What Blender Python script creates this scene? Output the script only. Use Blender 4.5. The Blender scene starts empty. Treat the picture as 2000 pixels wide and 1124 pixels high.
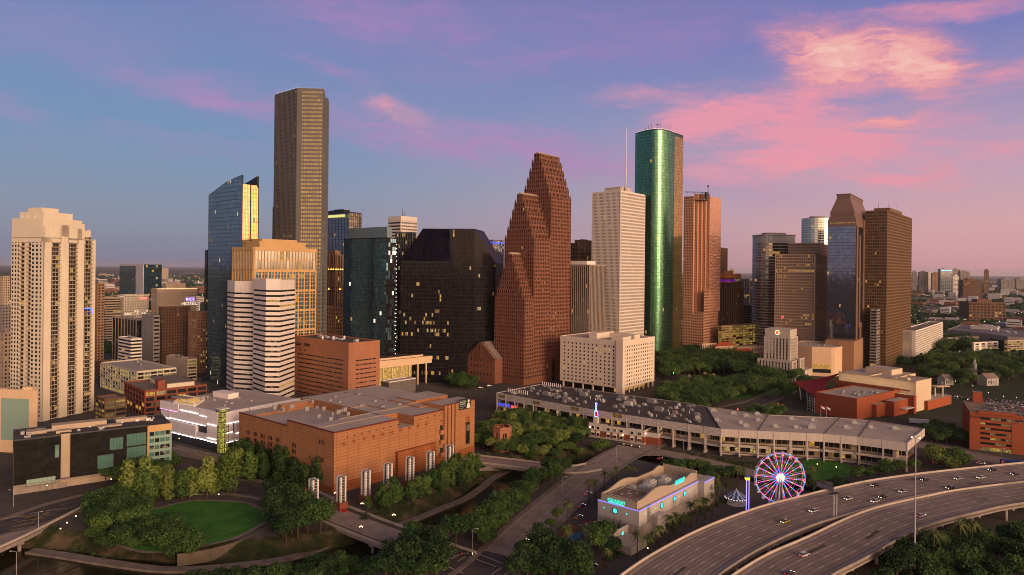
import bpy,math,random
from mathutils import Vector
RND = random.Random(11)
D = bpy.data
C = bpy.context.scene.collection
SC = bpy.context.scene
F,HX,HY,SR,CZ = 1332.0,1000.0,526.7,0.0108,120.0   # focal length, principal point and roll of the survey
def uv(px,py):
 u = px - HX; v = py - HY
 return u + v * SR,v - u * SR
def P(px,py,Y):                       # survey helper: bearing + distance -> point
 u,v = uv(px,py)
 return Vector((u / F * Y,Y,CZ - v / F * Y))
def G(px,py,z=0.0):                   # bearing -> point on the level z
 u,v = uv(px,py)
 Y = (CZ - z) * F / v
 return Vector((u / F * Y,Y,z))
def G2(px,py,z=0.0):
 g = G(px,py,z); return Vector((g.x,g.y))
# ------------------------------------------------------------------ camera
cam = D.objects.new('camera',D.cameras.new('camera'))
C.objects.link(cam)
cam.location = (0,0,CZ)
cam.rotation_euler = (math.radians(90),-math.atan(SR),0)
cam.data.sensor_width = 36.0
cam.data.lens = 36.0 * F / 2000.0
cam.data.shift_y = -(562 - HY) / 2000.0
cam.data.clip_start = 1.0
cam.data.clip_end = 90000.0
SC.camera = cam
SC.view_settings.view_transform = 'Standard'
SC.view_settings.look = 'None'
SC.view_settings.exposure = EXPOSURE = 0.0
SC.view_settings.gamma = 1.0
SC.cycles.max_bounces = 5
SC.cycles.diffuse_bounces = 2
SC.cycles.glossy_bounces = 3
SC.cycles.transmission_bounces = 2
SC.cycles.volume_bounces = 0
SC.cycles.use_denoising = True
SC.cycles.filter_width = 1.0
SC.cycles.sample_clamp_indirect = 4.0
SC.cycles.caustics_reflective = False
SC.cycles.caustics_refractive = False
# ------------------------------------------------------------------ sky
SUN_AZ = math.radians(142)       # clockwise from +Y: the sun has gone down behind the camera, to the right
SUN_EL = math.radians(4)
world = D.worlds.new('World'); SC.world = world
world.use_nodes = True
NT = world.node_tree; NT.nodes.clear()
class NG:
 def __init__(s,nt): s.nt = nt
 def new(s,t,**k):
  n = s.nt.nodes.new(t)
  for a,b in k.items(): setattr(n,a,b)
  return n
 def put(s,sock,v):
  if isinstance(v,bpy.types.NodeSocket): s.nt.links.new(v,sock)
  else: sock.default_value = v
 def m(s,op,a,b=0.0,c=0.0):
  n = s.new('ShaderNodeMath',operation=op)
  s.put(n.inputs[0],a); s.put(n.inputs[1],b); s.put(n.inputs[2],c)
  return n.outputs[0]
 def mix(s,f,a,b,mode='MIX'):
  n = s.new('ShaderNodeMix',data_type='RGBA',blend_type=mode)
  s.put(n.inputs[0],f)
  s.put(n.inputs[6],a if isinstance(a,bpy.types.NodeSocket) else (*a,1)); s.put(n.inputs[7],b if isinstance(b,bpy.types.NodeSocket) else (*b,1))
  return n.outputs[2]
 def ss(s,x,a,b):
  n = s.new('ShaderNodeMapRange',interpolation_type='SMOOTHSTEP')
  s.put(n.inputs[0],x); n.inputs[1].default_value = a; n.inputs[2].default_value = b
  return n.outputs[0]
 def noise(s,vec,scale,detail=4.0,rough=0.55,dist=0.0,dims='3D'):
  n = s.new('ShaderNodeTexNoise',noise_dimensions=dims)
  if vec is not None: s.put(n.inputs['Vector'],vec)
  n.inputs['Scale'].default_value = scale; n.inputs['Detail'].default_value = detail
  n.inputs['Roughness'].default_value = rough; n.inputs['Distortion'].default_value = dist
  return n
 def comb(s,x,y,z):
  n = s.new('ShaderNodeCombineXYZ')
  s.put(n.inputs[0],x); s.put(n.inputs[1],y); s.put(n.inputs[2],z)
  return n.outputs[0]
 def ramp(s,x,stops):
  n = s.new('ShaderNodeValToRGB'); s.put(n.inputs[0],x)
  el = n.color_ramp.elements
  while len(el) < len(stops): el.new(0.5)
  for e,(p,c) in zip(el,stops):
   e.position = p; e.color = (*c,1)
  return n.outputs[0]
def srgb(r,g,b):
 def f(c):
  c /= 255.0
  return c / 12.92 if c <= 0.04045 else ((c + 0.055) / 1.055) ** 2.4
 return (f(r),f(g),f(b))
N = NG(NT)
tc = N.new('ShaderNodeTexCoord')
sep = N.new('ShaderNodeSeparateXYZ'); NT.links.new(tc.outputs['Generated'],sep.inputs[0])
dx,dy,dz = sep.outputs
az = N.m('ARCTAN2',dx,dy)                   # 0 = view axis, + to the right (west)
el = N.m('ARCSINE',dz)
# fbm that bends the cloud shapes
w0 = N.noise(N.comb(N.m('MULTIPLY',az,1.0),N.m('MULTIPLY',el,2.4),0.0),4.0,6.0,0.6)
w1 = N.noise(N.comb(N.m('MULTIPLY',az,1.0),N.m('MULTIPLY',el,3.0),3.3),11.0,5.0,0.62)
wx = N.m('SUBTRACT',w0.outputs[0],0.5)
sepc = N.new('ShaderNodeSeparateColor'); NT.links.new(w1.outputs[1],sepc.inputs[0])
wz = N.m('SUBTRACT',sepc.outputs[0],0.5); wy = N.m('SUBTRACT',sepc.outputs[1],0.5)
caz = N.m('ADD',az,N.m('ADD',N.m('MULTIPLY',wx,0.14),N.m('MULTIPLY',wy,0.07)))
cel = N.m('ADD',el,N.m('ADD',N.m('MULTIPLY',wx,-0.07),N.m('MULTIPLY',wz,0.055)))
def blob(px,py,hw,hh,tilt,amp,soft=1.0):
 u,v = uv(px,py)
 a0 = math.atan(u / F); e0 = math.atan(-v / math.hypot(F,u))
 k = math.cos(a0) / F * 1.0
 ca,sa = math.cos(math.radians(tilt)),math.sin(math.radians(tilt))
 x = N.m('SUBTRACT',caz,a0); y = N.m('SUBTRACT',cel,e0)
 xr = N.m('ADD',N.m('MULTIPLY',x,ca / (hw * k)),N.m('MULTIPLY',y,sa / (hw * k)))
 yr = N.m('ADD',N.m('MULTIPLY',x,-sa / (hh * k)),N.m('MULTIPLY',y,ca / (hh * k)))
 q = N.m('ADD',N.m('MULTIPLY',xr,xr),N.m('MULTIPLY',yr,yr))
 return N.m('MULTIPLY',N.m('EXPONENT',N.m('MULTIPLY',q,-soft)),amp)
def addup(L):
 s = L[0]
 for b in L[1:]: s = N.m('ADD',s,b)
 return s
# clear-sky gradient: blue dusk to the left, rose towards the set sun on the right
gl = N.ramp(N.m('MULTIPLY',el,1.0),[(0.0,srgb(132,134,160)),(0.05,srgb(134,140,168)),(0.17,srgb(104,134,174)),(0.30,srgb(108,124,176)),(0.42,srgb(104,110,170)),(0.62,srgb(88,86,120)),(0.95,srgb(84,78,92))])
gr = N.ramp(N.m('MULTIPLY',el,1.0),[(0.0,srgb(222,162,168)),(0.06,srgb(220,166,174)),(0.16,srgb(184,154,184)),(0.30,srgb(116,118,184)),(0.42,srgb(112,110,172)),(0.62,srgb(100,90,122)),(0.95,srgb(96,84,92))])
base = N.mix(N.ss(az,-0.45,0.72),gl,gr)
# sunset glow, brightest where the sun went down (out of frame, to the right)
sdir = (math.sin(SUN_AZ) * math.cos(SUN_EL),math.cos(SUN_AZ) * math.cos(SUN_EL),math.sin(SUN_EL))
dot = N.m('ADD',N.m('ADD',N.m('MULTIPLY',dx,sdir[0]),N.m('MULTIPLY',dy,sdir[1])),N.m('MULTIPLY',N.m('MULTIPLY',dz,1.0),sdir[2]))
low = N.m('EXPONENT',N.m('MULTIPLY',N.m('MULTIPLY',el,el),-7.0))
low2 = N.m('EXPONENT',N.m('MULTIPLY',N.m('MULTIPLY',el,el),-1.6))
glow = N.m('MULTIPLY',N.ss(dot,0.30,1.0),low)
wide = N.m('MULTIPLY',N.ss(dot,-0.25,0.75),low2)
base = N.mix(1.0,base,N.mix(wide,(0,0,0),(0.66,0.40,0.25)),'ADD')
base = N.mix(1.0,base,N.mix(glow,(0,0,0),(3.2,1.85,0.72)),'ADD')
# clouds
w2 = N.noise(N.comb(N.m('ADD',caz,N.m('MULTIPLY',cel,0.8)),N.m('MULTIPLY',cel,5.0),7.7),13.0,9.0,0.68,0.25)
grain = N.m('ADD',N.m('MULTIPLY',w1.outputs[0],0.8),N.m('ADD',N.m('MULTIPLY',w2.outputs[0],2.7),-0.80))
faint = addup([blob(740,30,260,60,-4,0.50),blob(430,190,180,26,-8,0.62),blob(1060,120,300,30,6,0.26),blob(30,228,70,26,-14,0.4),blob(400,285,200,22,2,0.2),
    blob(905,275,320,40,-6,0.55),blob(1190,330,300,34,-10,0.34),blob(640,135,70,12,-10,0.32),blob(110,60,200,50,0,0.22),blob(1290,50,300,60,-8,0.25),blob(1060,258,46,18,-20,0.3)])
pink = addup([blob(745,196,55,30,-10,0.50),blob(810,238,90,34,-18,0.42),blob(1270,185,160,20,-2,0.7),blob(1440,225,140,34,4,0.72),blob(1620,185,170,36,6,0.85),blob(1480,285,210,56,-6,0.95),blob(1340,330,130,26,-8,0.4),blob(1330,235,90,26,0,0.5),
    blob(1720,290,210,44,2,0.85),blob(1880,335,120,30,6,0.6),blob(1740,350,110,16,-6,0.5),blob(1930,165,110,34,16,0.75),blob(1860,10,150,40,-6,0.8),blob(1990,270,70,40,0,0.5),blob(1380,30,60,30,50,0.2),blob(1600,255,140,26,0,0.5)])
brite = addup([blob(1700,105,120,52,-14,0.9),blob(1800,128,56,46,-30,0.8),blob(1590,120,70,60,-30,0.55),blob(1725,246,70,16,2,0.7),blob(748,190,30,14,-10,0.3),blob(1950,130,60,18,18,0.4),blob(1780,8,60,14,-6,0.3)])
col = N.mix(N.m('MINIMUM',N.m('MULTIPLY',faint,grain),1.0),base,srgb(180,122,178))
w3 = N.noise(N.comb(N.m('ADD',az,N.m('MULTIPLY',el,1.1)),N.m('MULTIPLY',el,4.2),1.7),6.5,6.0,0.6,0.6)
gap = N.ss(w3.outputs[0],0.33,0.62)
pm = N.m('MULTIPLY',N.m('MINIMUM',pink,1.25),N.m('ADD',N.m('MULTIPLY',grain,0.45),N.m('MULTIPLY',gap,0.62)))
col = N.mix(N.m('MULTIPLY',N.ss(pm,0.08,1.30),0.90),col,srgb(242,146,164))
bm = N.m('MULTIPLY',N.m('ADD',brite,0.0),grain)
col = N.mix(N.m('MULTIPLY',N.ss(bm,0.02,0.85),0.85),col,srgb(254,152,150))
col = N.mix(N.m('MULTIPLY',N.ss(bm,0.42,1.6),0.9),col,srgb(255,206,184))
sky = N.new('ShaderNodeTexSky',sky_type='NISHITA',sun_disc=False)
sky.sun_elevation = SUN_EL; sky.sun_rotation = SUN_AZ
sky.dust_density = 3.0; sky.ozone_density = 2.0
bg0 = N.new('ShaderNodeBackground'); N.put(bg0.inputs[0],sky.outputs[0]); bg0.inputs[1].default_value = 0.05
bg1 = N.new('ShaderNodeBackground'); N.put(bg1.inputs[0],col); bg1.inputs[1].default_value = 0.9
ash = N.new('ShaderNodeAddShader'); NT.links.new(bg0.outputs[0],ash.inputs[0]); NT.links.new(bg1.outputs[0],ash.inputs[1])
wo = N.new('ShaderNodeOutputWorld'); NT.links.new(ash.outputs[0],wo.inputs[0])
# ------------------------------------------------------------------ the low, soft evening sun
sun = D.objects.new('sun',D.lights.new('sun','SUN')); C.objects.link(sun)
sun.data.energy = 3.0
sun.data.angle = math.radians(28)
sun.data.color = (1.0,0.70,0.47)
sd = Vector((math.sin(SUN_AZ) * math.cos(0.2),math.cos(SUN_AZ) * math.cos(0.2),math.sin(0.2)))
sun.rotation_euler = sd.to_track_quat('Z','Y').to_euler()
# ------------------------------------------------------------------ materials
def M_new(name):
 m = D.materials.new(name); m.use_nodes = True
 m.node_tree.nodes.clear()
 g = NG(m.node_tree)
 o = g.new('ShaderNodeOutputMaterial')
 b = g.new('ShaderNodeBsdfPrincipled')
 m.node_tree.links.new(b.outputs[0],o.inputs[0])
 return m,g,b
def wall(name,col,rough=0.85,var=0.25,sc=0.12,streak=0.15,metal=0.0,bump=0.0):
 """weathered mineral surface: cloudy variation plus run-down streaks"""
 m,g,b = M_new(name)
 t = g.new('ShaderNodeTexCoord').outputs['Object']
 n1 = g.noise(t,sc,5,0.6)
 mp = g.new('ShaderNodeMapping'); g.put(mp.inputs[0],t); mp.inputs['Scale'].default_value = (1.0,1.0,0.06)
 n2 = g.noise(mp.outputs[0],0.7,3,0.6)
 n3 = g.noise(t,sc * 14,2,0.5)
 f = g.m('ADD',g.m('MULTIPLY',g.m('SUBTRACT',n1.outputs[0],0.5),var * 2),g.m('MULTIPLY',g.m('SUBTRACT',n2.outputs[0],0.5),streak * 2))
 f = g.m('ADD',f,g.m('MULTIPLY',g.m('SUBTRACT',n3.outputs[0],0.5),var * 0.7))
 f = g.m('ADD',f,1.0)
 c = g.new('ShaderNodeVectorMath',operation='SCALE'); c.inputs[0].default_value = col; g.put(c.inputs['Scale'],f)
 g.put(b.inputs['Base Color'],c.outputs[0]); b.inputs['Roughness'].default_value = rough; b.inputs['Metallic'].default_value = metal; b.inputs['Specular IOR Level'].default_value = 0.15
 if bump:
  bp = g.new('ShaderNodeBump'); bp.inputs['Strength'].default_value = bump; bp.inputs['Distance'].default_value = 0.1
  g.put(bp.inputs['Height'],n3.outputs[0]); g.put(b.inputs['Normal'],bp.outputs[0])
 return m
def brick(name,c1,c2,mortar,bw,bh,ms,th,rough=0.85,var=0.2):
 """coursed panels; th = bearing of the walls, so that the courses run along both of them"""
 m,g,b = M_new(name)
 t = g.new('ShaderNodeTexCoord').outputs['Object']
 s = g.new('ShaderNodeSeparateXYZ'); g.put(s.inputs[0],t)
 a = math.radians(th)
 kx,ky = math.sin(a) - math.cos(a),math.cos(a) + math.sin(a)
 u = g.m('ADD',g.m('MULTIPLY',s.outputs[0],kx),g.m('MULTIPLY',s.outputs[1],ky))
 br = g.new('ShaderNodeTexBrick'); g.put(br.inputs['Vector'],g.comb(u,s.outputs[2],0.0))
 br.offset = 0.0 if bw > 5 else 0.5; br.inputs['Scale'].default_value = 1.0; br.inputs['Brick Width'].default_value = bw; br.inputs['Row Height'].default_value = bh
 br.inputs['Mortar Size'].default_value = ms; br.inputs['Color1'].default_value = (*c1,1); br.inputs['Color2'].default_value = (*c2,1)
 br.inputs['Mortar'].default_value = (*mortar,1); br.inputs['Mortar Smooth'].default_value = 0.2
 mp = g.new('ShaderNodeMapping'); g.put(mp.inputs[0],t); mp.inputs['Scale'].default_value = (1.0,1.0,0.05)
 n1 = g.noise(t,0.09,5,0.6); n2 = g.noise(mp.outputs[0],0.8,4,0.65)
 f = g.m('ADD',1.0,g.m('ADD',g.m('MULTIPLY',g.m('SUBTRACT',n1.outputs[0],0.5),var * 2),g.m('MULTIPLY',g.m('SUBTRACT',n2.outputs[0],0.5),var)))
 c = g.new('ShaderNodeVectorMath',operation='SCALE'); g.put(c.inputs[0],br.outputs[0]); g.put(c.inputs['Scale'],f)
 g.put(b.inputs['Base Color'],c.outputs[0]); b.inputs['Roughness'].default_value = rough; b.inputs['Specular IOR Level'].default_value = 0.12
 bp = g.new('ShaderNodeBump'); bp.inputs['Strength'].default_value = 0.4; bp.inputs['Distance'].default_value = 0.05
 g.put(bp.inputs['Height'],g.m('SUBTRACT',1.0,br.outputs[1])); g.put(b.inputs['Normal'],bp.outputs[0])
 return m
def glass(name,col,metal=0.9,rough=0.06,blind=0.0,spec=0.5):
 m,g,b = M_new(name)
 t = g.new('ShaderNodeTexCoord').outputs['Object']
 n1 = g.noise(t,0.22,3,0.5)
 c = g.new('ShaderNodeVectorMath',operation='SCALE'); c.inputs[0].default_value = col
 g.put(c.inputs['Scale'],g.m('ADD',0.75,g.m('MULTIPLY',n1.outputs[0],0.5)))
 g.put(b.inputs['Base Color'],c.outputs[0]); b.inputs['Metallic'].default_value = metal; b.inputs['Roughness'].default_value = rough
 b.inputs['Specular IOR Level'].default_value = spec
 if blind:       # drawn blinds behind some panes
  sn = g.new('ShaderNodeVectorMath',operation='SNAP'); g.put(sn.inputs[0],t); sn.inputs[1].default_value = (2.9,2.9,4.0)
  wn = g.new('ShaderNodeTexWhiteNoise'); g.put(wn.inputs['Vector'],sn.outputs[0])
  g.put(b.inputs['Base Color'],g.mix(g.m('MULTIPLY',g.m('GREATER_THAN',wn.outputs[0],1 - blind),g.ss(wn.outputs[0],0.6,1.1)),c.outputs[0],(0.17,0.14,0.11)))
 return m
def lamp(name,col,s,sample=False):
 m,g,b = M_new(name)
 b.inputs['Base Color'].default_value = (*[min(1,c) * 0.5 for c in col],1); b.inputs['Roughness'].default_value = 0.4
 b.inputs['Emission Color'].default_value = (*col,1); b.inputs['Emission Strength'].default_value = s
 m.cycles.emission_sampling = 'AUTO' if sample else 'NONE'
 return m
def litwin(name,col,s):
 """a lit room behind glass: brightness differs from patch to patch"""
 m,g,b = M_new(name)
 t = g.new('ShaderNodeTexCoord').outputs['Object']
 n = g.noise(t,0.8,3,0.7)
 b.inputs['Base Color'].default_value = (0.05,0.05,0.05,1); b.inputs['Roughness'].default_value = 0.1
 b.inputs['Emission Color'].default_value = (*col,1)
 g.put(b.inputs['Emission Strength'],g.m('MULTIPLY',g.ss(n.outputs[0],0.25,0.75),s))
 m.cycles.emission_sampling = 'NONE'
 return m
def paint(name,col,rough=0.35,metal=0.0,coat=0.0):
 m,g,b = M_new(name)
 t = g.new('ShaderNodeTexCoord').outputs['Object']
 n = g.noise(t,2.5,3,0.6)
 c = g.new('ShaderNodeVectorMath',operation='SCALE'); c.inputs[0].default_value = col
 g.put(c.inputs['Scale'],g.m('ADD',0.85,g.m('MULTIPLY',n.outputs[0],0.3)))
 g.put(b.inputs['Base Color'],c.outputs[0]); b.inputs['Roughness'].default_value = rough
 b.inputs['Metallic'].default_value = metal; b.inputs['Coat Weight'].default_value = coat; b.inputs['Specular IOR Level'].default_value = 0.2
 return m
# ------------------------------------------------------------------ mesh building
def v3(p,z=None): return Vector((p[0],p[1],(p[2] if len(p) > 2 else 0.0) if z is None else z))
class MB:
 def __init__(s): s.v = []; s.f = []; s.m = []
 def poly(s,pts,m=0):
  i = len(s.v); s.v += [tuple(p) for p in pts]; s.f.append(tuple(range(i,i + len(pts)))); s.m.append(m)
 def prism(s,poly,z0,z1,m=0,top=None,bot=False):
  n = len(poly)
  f0 = z0 if callable(z0) else (lambda p: z0); f1 = z1 if callable(z1) else (lambda p: z1)
  for i in range(n):
   a,b = poly[i],poly[(i + 1) % n]
   s.poly([v3(a,f0(a)),v3(b,f0(b)),v3(b,f1(b)),v3(a,f1(a))],m)
  s.poly([v3(p,f1(p)) for p in poly],m if top is None else top)
  if bot: s.poly([v3(p,f0(p)) for p in reversed(poly)],m)
 def box(s,c,lx,ly,z0,z1,ang=0.0,m=0,top=None):
  ca,sa = math.cos(ang),math.sin(ang)
  s.prism([(c[0] + x * ca - y * sa,c[1] + x * sa + y * ca) for x,y in ((-lx / 2,-ly / 2),(lx / 2,-ly / 2),(lx / 2,ly / 2),(-lx / 2,ly / 2))],z0,z1,m,top,True)
 def fbox(s,p,d,n,a0,a1,z0,z1,o0,o1,m=0):
  """box on a facade: a along the wall, z up, o outwards; no back face"""
  q = lambda a,z,o: (p[0] + d[0] * a + n[0] * o,p[1] + d[1] * a + n[1] * o,z)
  A,B,Cc,Dd = q(a0,z0,o1),q(a1,z0,o1),q(a1,z1,o1),q(a0,z1,o1)
  a,b,c,e = q(a0,z0,o0),q(a1,z0,o0),q(a1,z1,o0),q(a0,z1,o0)
  for f in ((A,B,Cc,Dd),(B,b,c,Cc),(a,A,Dd,e),(Dd,Cc,c,e),(a,b,B,A)): s.poly(f,m)
 def tube(s,pts,r,n=6,m=0,caps=True):
  pts = [Vector(p) for p in pts]
  rr = r if isinstance(r,(list,tuple)) else [r] * len(pts)
  rings = []
  for k,p in enumerate(pts):
   t = (pts[min(k + 1,len(pts) - 1)] - pts[max(k - 1,0)]).normalized()
   a = t.cross(Vector((0,0,1)) if abs(t.z) < 0.9 else Vector((1,0,0))).normalized(); b = t.cross(a)
   i = len(s.v)
   for j in range(n):
    q = p + (a * math.cos(2 * math.pi * j / n) + b * math.sin(2 * math.pi * j / n)) * rr[k]
    s.v.append(tuple(q))
   rings.append(i)
  for i,k in zip(rings,rings[1:]):
   for j in range(n):
    j2 = (j + 1) % n
    s.f.append((i + j,i + j2,k + j2,k + j)); s.m.append(m)
  if caps:
   s.f.append(tuple(rings[0] + j for j in reversed(range(n)))); s.m.append(m)
   s.f.append(tuple(rings[-1] + j for j in range(n))); s.m.append(m)
 def ball(s,c,r,m=0,n=6,k=4,sz=1.0):
  i0 = len(s.v)
  for a in range(k + 1):
   th = math.pi * a / k
   for b in range(n):
    ph = 2 * math.pi * b / n
    s.v.append((c[0] + r * math.sin(th) * math.cos(ph),c[1] + r * math.sin(th) * math.sin(ph),c[2] + r * sz * math.cos(th)))
  for a in range(k):
   for b in range(n):
    s.f.append((i0 + a * n + b,i0 + (a + 1) * n + b,i0 + (a + 1) * n + (b + 1) % n,i0 + a * n + (b + 1) % n)); s.m.append(m)
 def octa(s,c,r,m=0):
  i = len(s.v)
  for d in ((1,0,0),(0,1,0),(-1,0,0),(0,-1,0),(0,0,1),(0,0,-1)): s.v.append((c[0] + d[0] * r,c[1] + d[1] * r,c[2] + d[2] * r))
  for f in ((0,1,4),(1,2,4),(2,3,4),(3,0,4),(1,0,5),(2,1,5),(3,2,5),(0,3,5)): s.f.append(tuple(i + q for q in f)); s.m.append(m)
 def build(s,name,mats,parent=None,smooth=False):
  me = D.meshes.new(name)
  off = WORLD_OFF(parent)
  me.from_pydata([(x - off[0],y - off[1],z - off[2]) for x,y,z in s.v],[],s.f)
  for mm in (mats if isinstance(mats,(list,tuple)) else [mats]): me.materials.append(mm)
  if any(s.m): me.polygons.foreach_set('material_index',s.m)
  if smooth: me.polygons.foreach_set('use_smooth',[True] * len(s.f))
  me.update()
  o = D.objects.new(name,me); C.objects.link(o)
  if parent is not None: o.parent = parent
  return o
def WORLD_OFF(p):
 x = y = z = 0.0
 while p is not None:
  x += p.location[0]; y += p.location[1]; z += p.location[2]; p = p.parent
 return (x,y,z)
def tag(o,label,cat=None,group=None,kind=None):
 if label: o['label'] = label
 if cat: o['category'] = cat
 if group: o['group'] = group
 if kind: o['kind'] = kind
 return o
def thing(name,label,cat,loc=(0,0,0),group=None):
 o = D.objects.new(name,None); C.objects.link(o); o.location = loc; o.empty_display_size = 0.5
 return tag(o,label,cat,group)
def dup(root,loc,rot=0.0,sc=1.0,label=None,group=None):
 r = root.copy(); C.objects.link(r); r.location = loc; r.rotation_euler = (0,0,rot)
 r.scale = (sc,sc,sc) if not isinstance(sc,tuple) else sc
 if label: r['label'] = label
 if group: r['group'] = group
 for ch in list(root.children):
  c = ch.copy(); C.objects.link(c); c.parent = r
  for g in ch.children:
   d = g.copy(); C.objects.link(d); d.parent = c
 return r
# ------------------------------------------------------------------ plan geometry
def axes(th):
 a = math.radians(th)
 return Vector((math.sin(a),math.cos(a))),Vector((-math.cos(a),math.sin(a)))
def solve(c,e,px,py):
 u = uv(px,py)[0] / F
 return (u * c.y - c.x) / (e.x - u * e.y)
def foot(xl,xc,xr,py,Y,th=40.0):
 """four corners left, near, right, back of a right-angled plan whose near corner stands at distance Y"""
 e1,e2 = axes(th); c = P(xc,py,Y).to_2d()
 l = c + e2 * solve(c,e2,xl,py); r = c + e1 * solve(c,e1,xr,py)
 return [l,c,r,l + r - c]
def inset(poly,d):
 n = len(poly); out = []
 for i in range(n):
  a,b,c = Vector(poly[i - 1][:2]),Vector(poly[i][:2]),Vector(poly[(i + 1) % n][:2])
  d1 = (b - a).normalized(); d2 = (c - b).normalized()
  n1 = Vector((-d1.y,d1.x)); n2 = Vector((-d2.y,d2.x))
  k = 1 + n1.dot(n2)
  out.append(b + (n1 + n2) * (d / max(k,0.2)))
 return out
def cen(poly):
 return sum((Vector(p[:2]) for p in poly),Vector((0,0))) / len(poly)
CAM = Vector((0,0,CZ))
# ------------------------------------------------------------------ facades
def facade(fr,wins,p,q,z0,z1,bw,fh,pier=0.8,span=1.2,dep=0.35,lit=0.05,mats=(0,0,1),litmats=(2,3),fm=0,tilt=0.0,m0=0.0,m1=0.0,ztop=None,litf=None,off=0.0,base_span=True):
 """a wall from p to q (left to right seen from outside): piers and spandrels stand out from the plane of the panes.
 fr: MB that takes the frame, wins: list that takes the panes"""
 p = Vector(p[:2]); q = Vector(q[:2]); L = (q - p).length
 if L < 0.05: return
 d = (q - p) / L; n = Vector((d.y,-d.x))
 W = L - m0 - m1
 nb = max(1,round(W / bw)); nf = max(1,round((z1 - z0) / fh))
 bw = W / nb; fh = (z1 - z0) / nf
 zt = (lambda s: z1) if ztop is None else ztop
 if m0 > 0.01: fr.fbox(p,d,n,0,m0,z0,zt(0),off,off + dep,fm)
 if m1 > 0.01: fr.fbox(p,d,n,L - m1,L,z0,zt(1),off,off + dep,fm)
 if pier > 0:
  for i in range(nb + 1):
   a = m0 + i * bw
   a0 = max(a - pier / 2,0 if m0 < 0.01 else m0 - 0.01); a1 = min(a + pier / 2,L if m1 < 0.01 else L - m1 + 0.01)
   fr.fbox(p,d,n,a0,a1,z0,zt(min(1,max(0,a / L))),off,off + dep,fm)
 if span > 0:
  for j in range(nf + 1):
   z = z0 + j * fh
   h0 = max(z0,z - span * 0.45); h1 = min(z1,z + span * 0.55)
   if ztop is None:
    if h1 > h0: fr.fbox(p,d,n,m0,L - m1,h0,h1,off,off + dep - 0.05,fm)
   else:
    for i in range(nb):
     t = min(zt((m0 + i * bw) / L),zt((m0 + (i + 1) * bw) / L))
     if h1 < t: fr.fbox(p,d,n,m0 + i * bw,m0 + (i + 1) * bw,h0,h1,off,off + dep - 0.05,fm)
 for j in range(nf):
  za = z0 + j * fh + span * 0.55; zb = z0 + (j + 1) * fh - span * 0.45
  fl = 0.0
  for i in range(nb):
   a0 = m0 + i * bw + pier / 2; a1 = m0 + (i + 1) * bw - pier / 2
   t = zb if ztop is None else min(zb,min(zt(a0 / L),zt(a1 / L)))
   if t - za < 0.2: continue
   o = [off] * 4
   if tilt:
    tx = RND.gauss(0,tilt) * (a1 - a0) / 2; tz = RND.gauss(0,tilt) * (t - za) / 2
    o = [off - tx - tz,off + tx - tz,off + tx + tz,off - tx + tz]
   pr = lit if litf is None else litf(i / max(1,nb - 1),j / max(1,nf - 1),i,j)
   pr *= 0.6
   if fl > 0: pr = max(pr,min(0.65,pr * 9)); fl -= 1
   r = RND.random()
   mi = RND.choice(litmats) if r < pr else RND.choice(mats)
   if r < pr and RND.random() < 0.4: fl = RND.randint(1,4)
   pts = [(p.x + d.x * a + n.x * oo,p.y + d.y * a + n.y * oo,z) for a,z,oo in ((a0,za,o[0]),(a1,za,o[1]),(a1,t,o[2]),(a0,t,o[3]))]
   cx = (pts[0][0] + pts[2][0]) / 2; cy = (pts[0][1] + pts[2][1]) / 2
   face = n.x * (0 - cx) + n.y * (0 - cy)
   dist = math.hypot(cx,cy,(za + zb) / 2 - CZ) + (0 if face > 0 else 1e5)
   wins.append((dist,pts,mi))
def put_windows(root,wins,mats,name='window',lim=100):
 wins = sorted(wins,key=lambda w: w[0])
 for w in wins[:lim]:
  b = MB(); b.poly(w[1],0); b.build(name,mats[w[2]],root)
 if len(wins) > lim:
  b = MB()
  for w in wins[lim:]: b.poly(w[1],w[2])
  o = b.build(name,mats,root);
  if lim: o['kind'] = 'stuff'
def put_glazing(root,wins,mats,name='glazing'):
 b = MB()
 for w in wins: b.poly(w[1],w[2])
 return b.build(name,mats,root)
def roof_kit(root,poly,z,mroof,mpar,ph=1.1,pent=None,units=6,munit=None,seed=1):
 """parapet ring, roof deck, penthouse and small plant"""
 r = random.Random(seed)
 ins = inset(poly,0.45); b = MB(); n = len(poly)
 for i in range(n):
  a,c = poly[i],poly[(i + 1) % n]; ai,ci = ins[i],ins[(i + 1) % n]
  b.poly([v3(a,z),v3(c,z),v3(c,z + ph),v3(a,z + ph)]); b.poly([v3(ci,z),v3(ai,z),v3(ai,z + ph),v3(ci,z + ph)])
  b.poly([v3(a,z + ph),v3(c,z + ph),v3(ci,z + ph),v3(ai,z + ph)])
 b.build('parapet',mpar,root)
 b = MB(); b.poly([v3(p,z + 0.05) for p in ins]); b.build('roof',mroof,root)
 c = cen(poly); e = (Vector(poly[1]) - Vector(poly[0])); ang = math.atan2(e.y,e.x)
 if pent:
  fx,fy,h = pent
  lx = e.length * fx; ly = (Vector(poly[2]) - Vector(poly[1])).length * fy
  b = MB(); b.box(c,lx,ly,z + 0.05,z + h,ang); b.box(c,lx * 0.5,ly * 0.4,z + h,z + h + 1.2,ang); b.build('penthouse',mpar,root)
 for k in range(units):
  s,t = r.uniform(-0.38,0.38),r.uniform(-0.36,0.36)
  e2 = Vector(poly[2]) - Vector(poly[1])
  q = c + e * s + e2 * t
  b = MB(); lx,ly,h = r.uniform(1.6,4),r.uniform(1.5,3),r.uniform(1.0,2.2)
  b.box(q,lx,ly,z + 0.06,z + 0.4 + h,ang); b.box(q,lx * 0.55,ly * 0.6,z + 0.4 + h,z + 0.65 + h,ang)
  b.build('rooftop_unit',munit or mpar,root)
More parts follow.
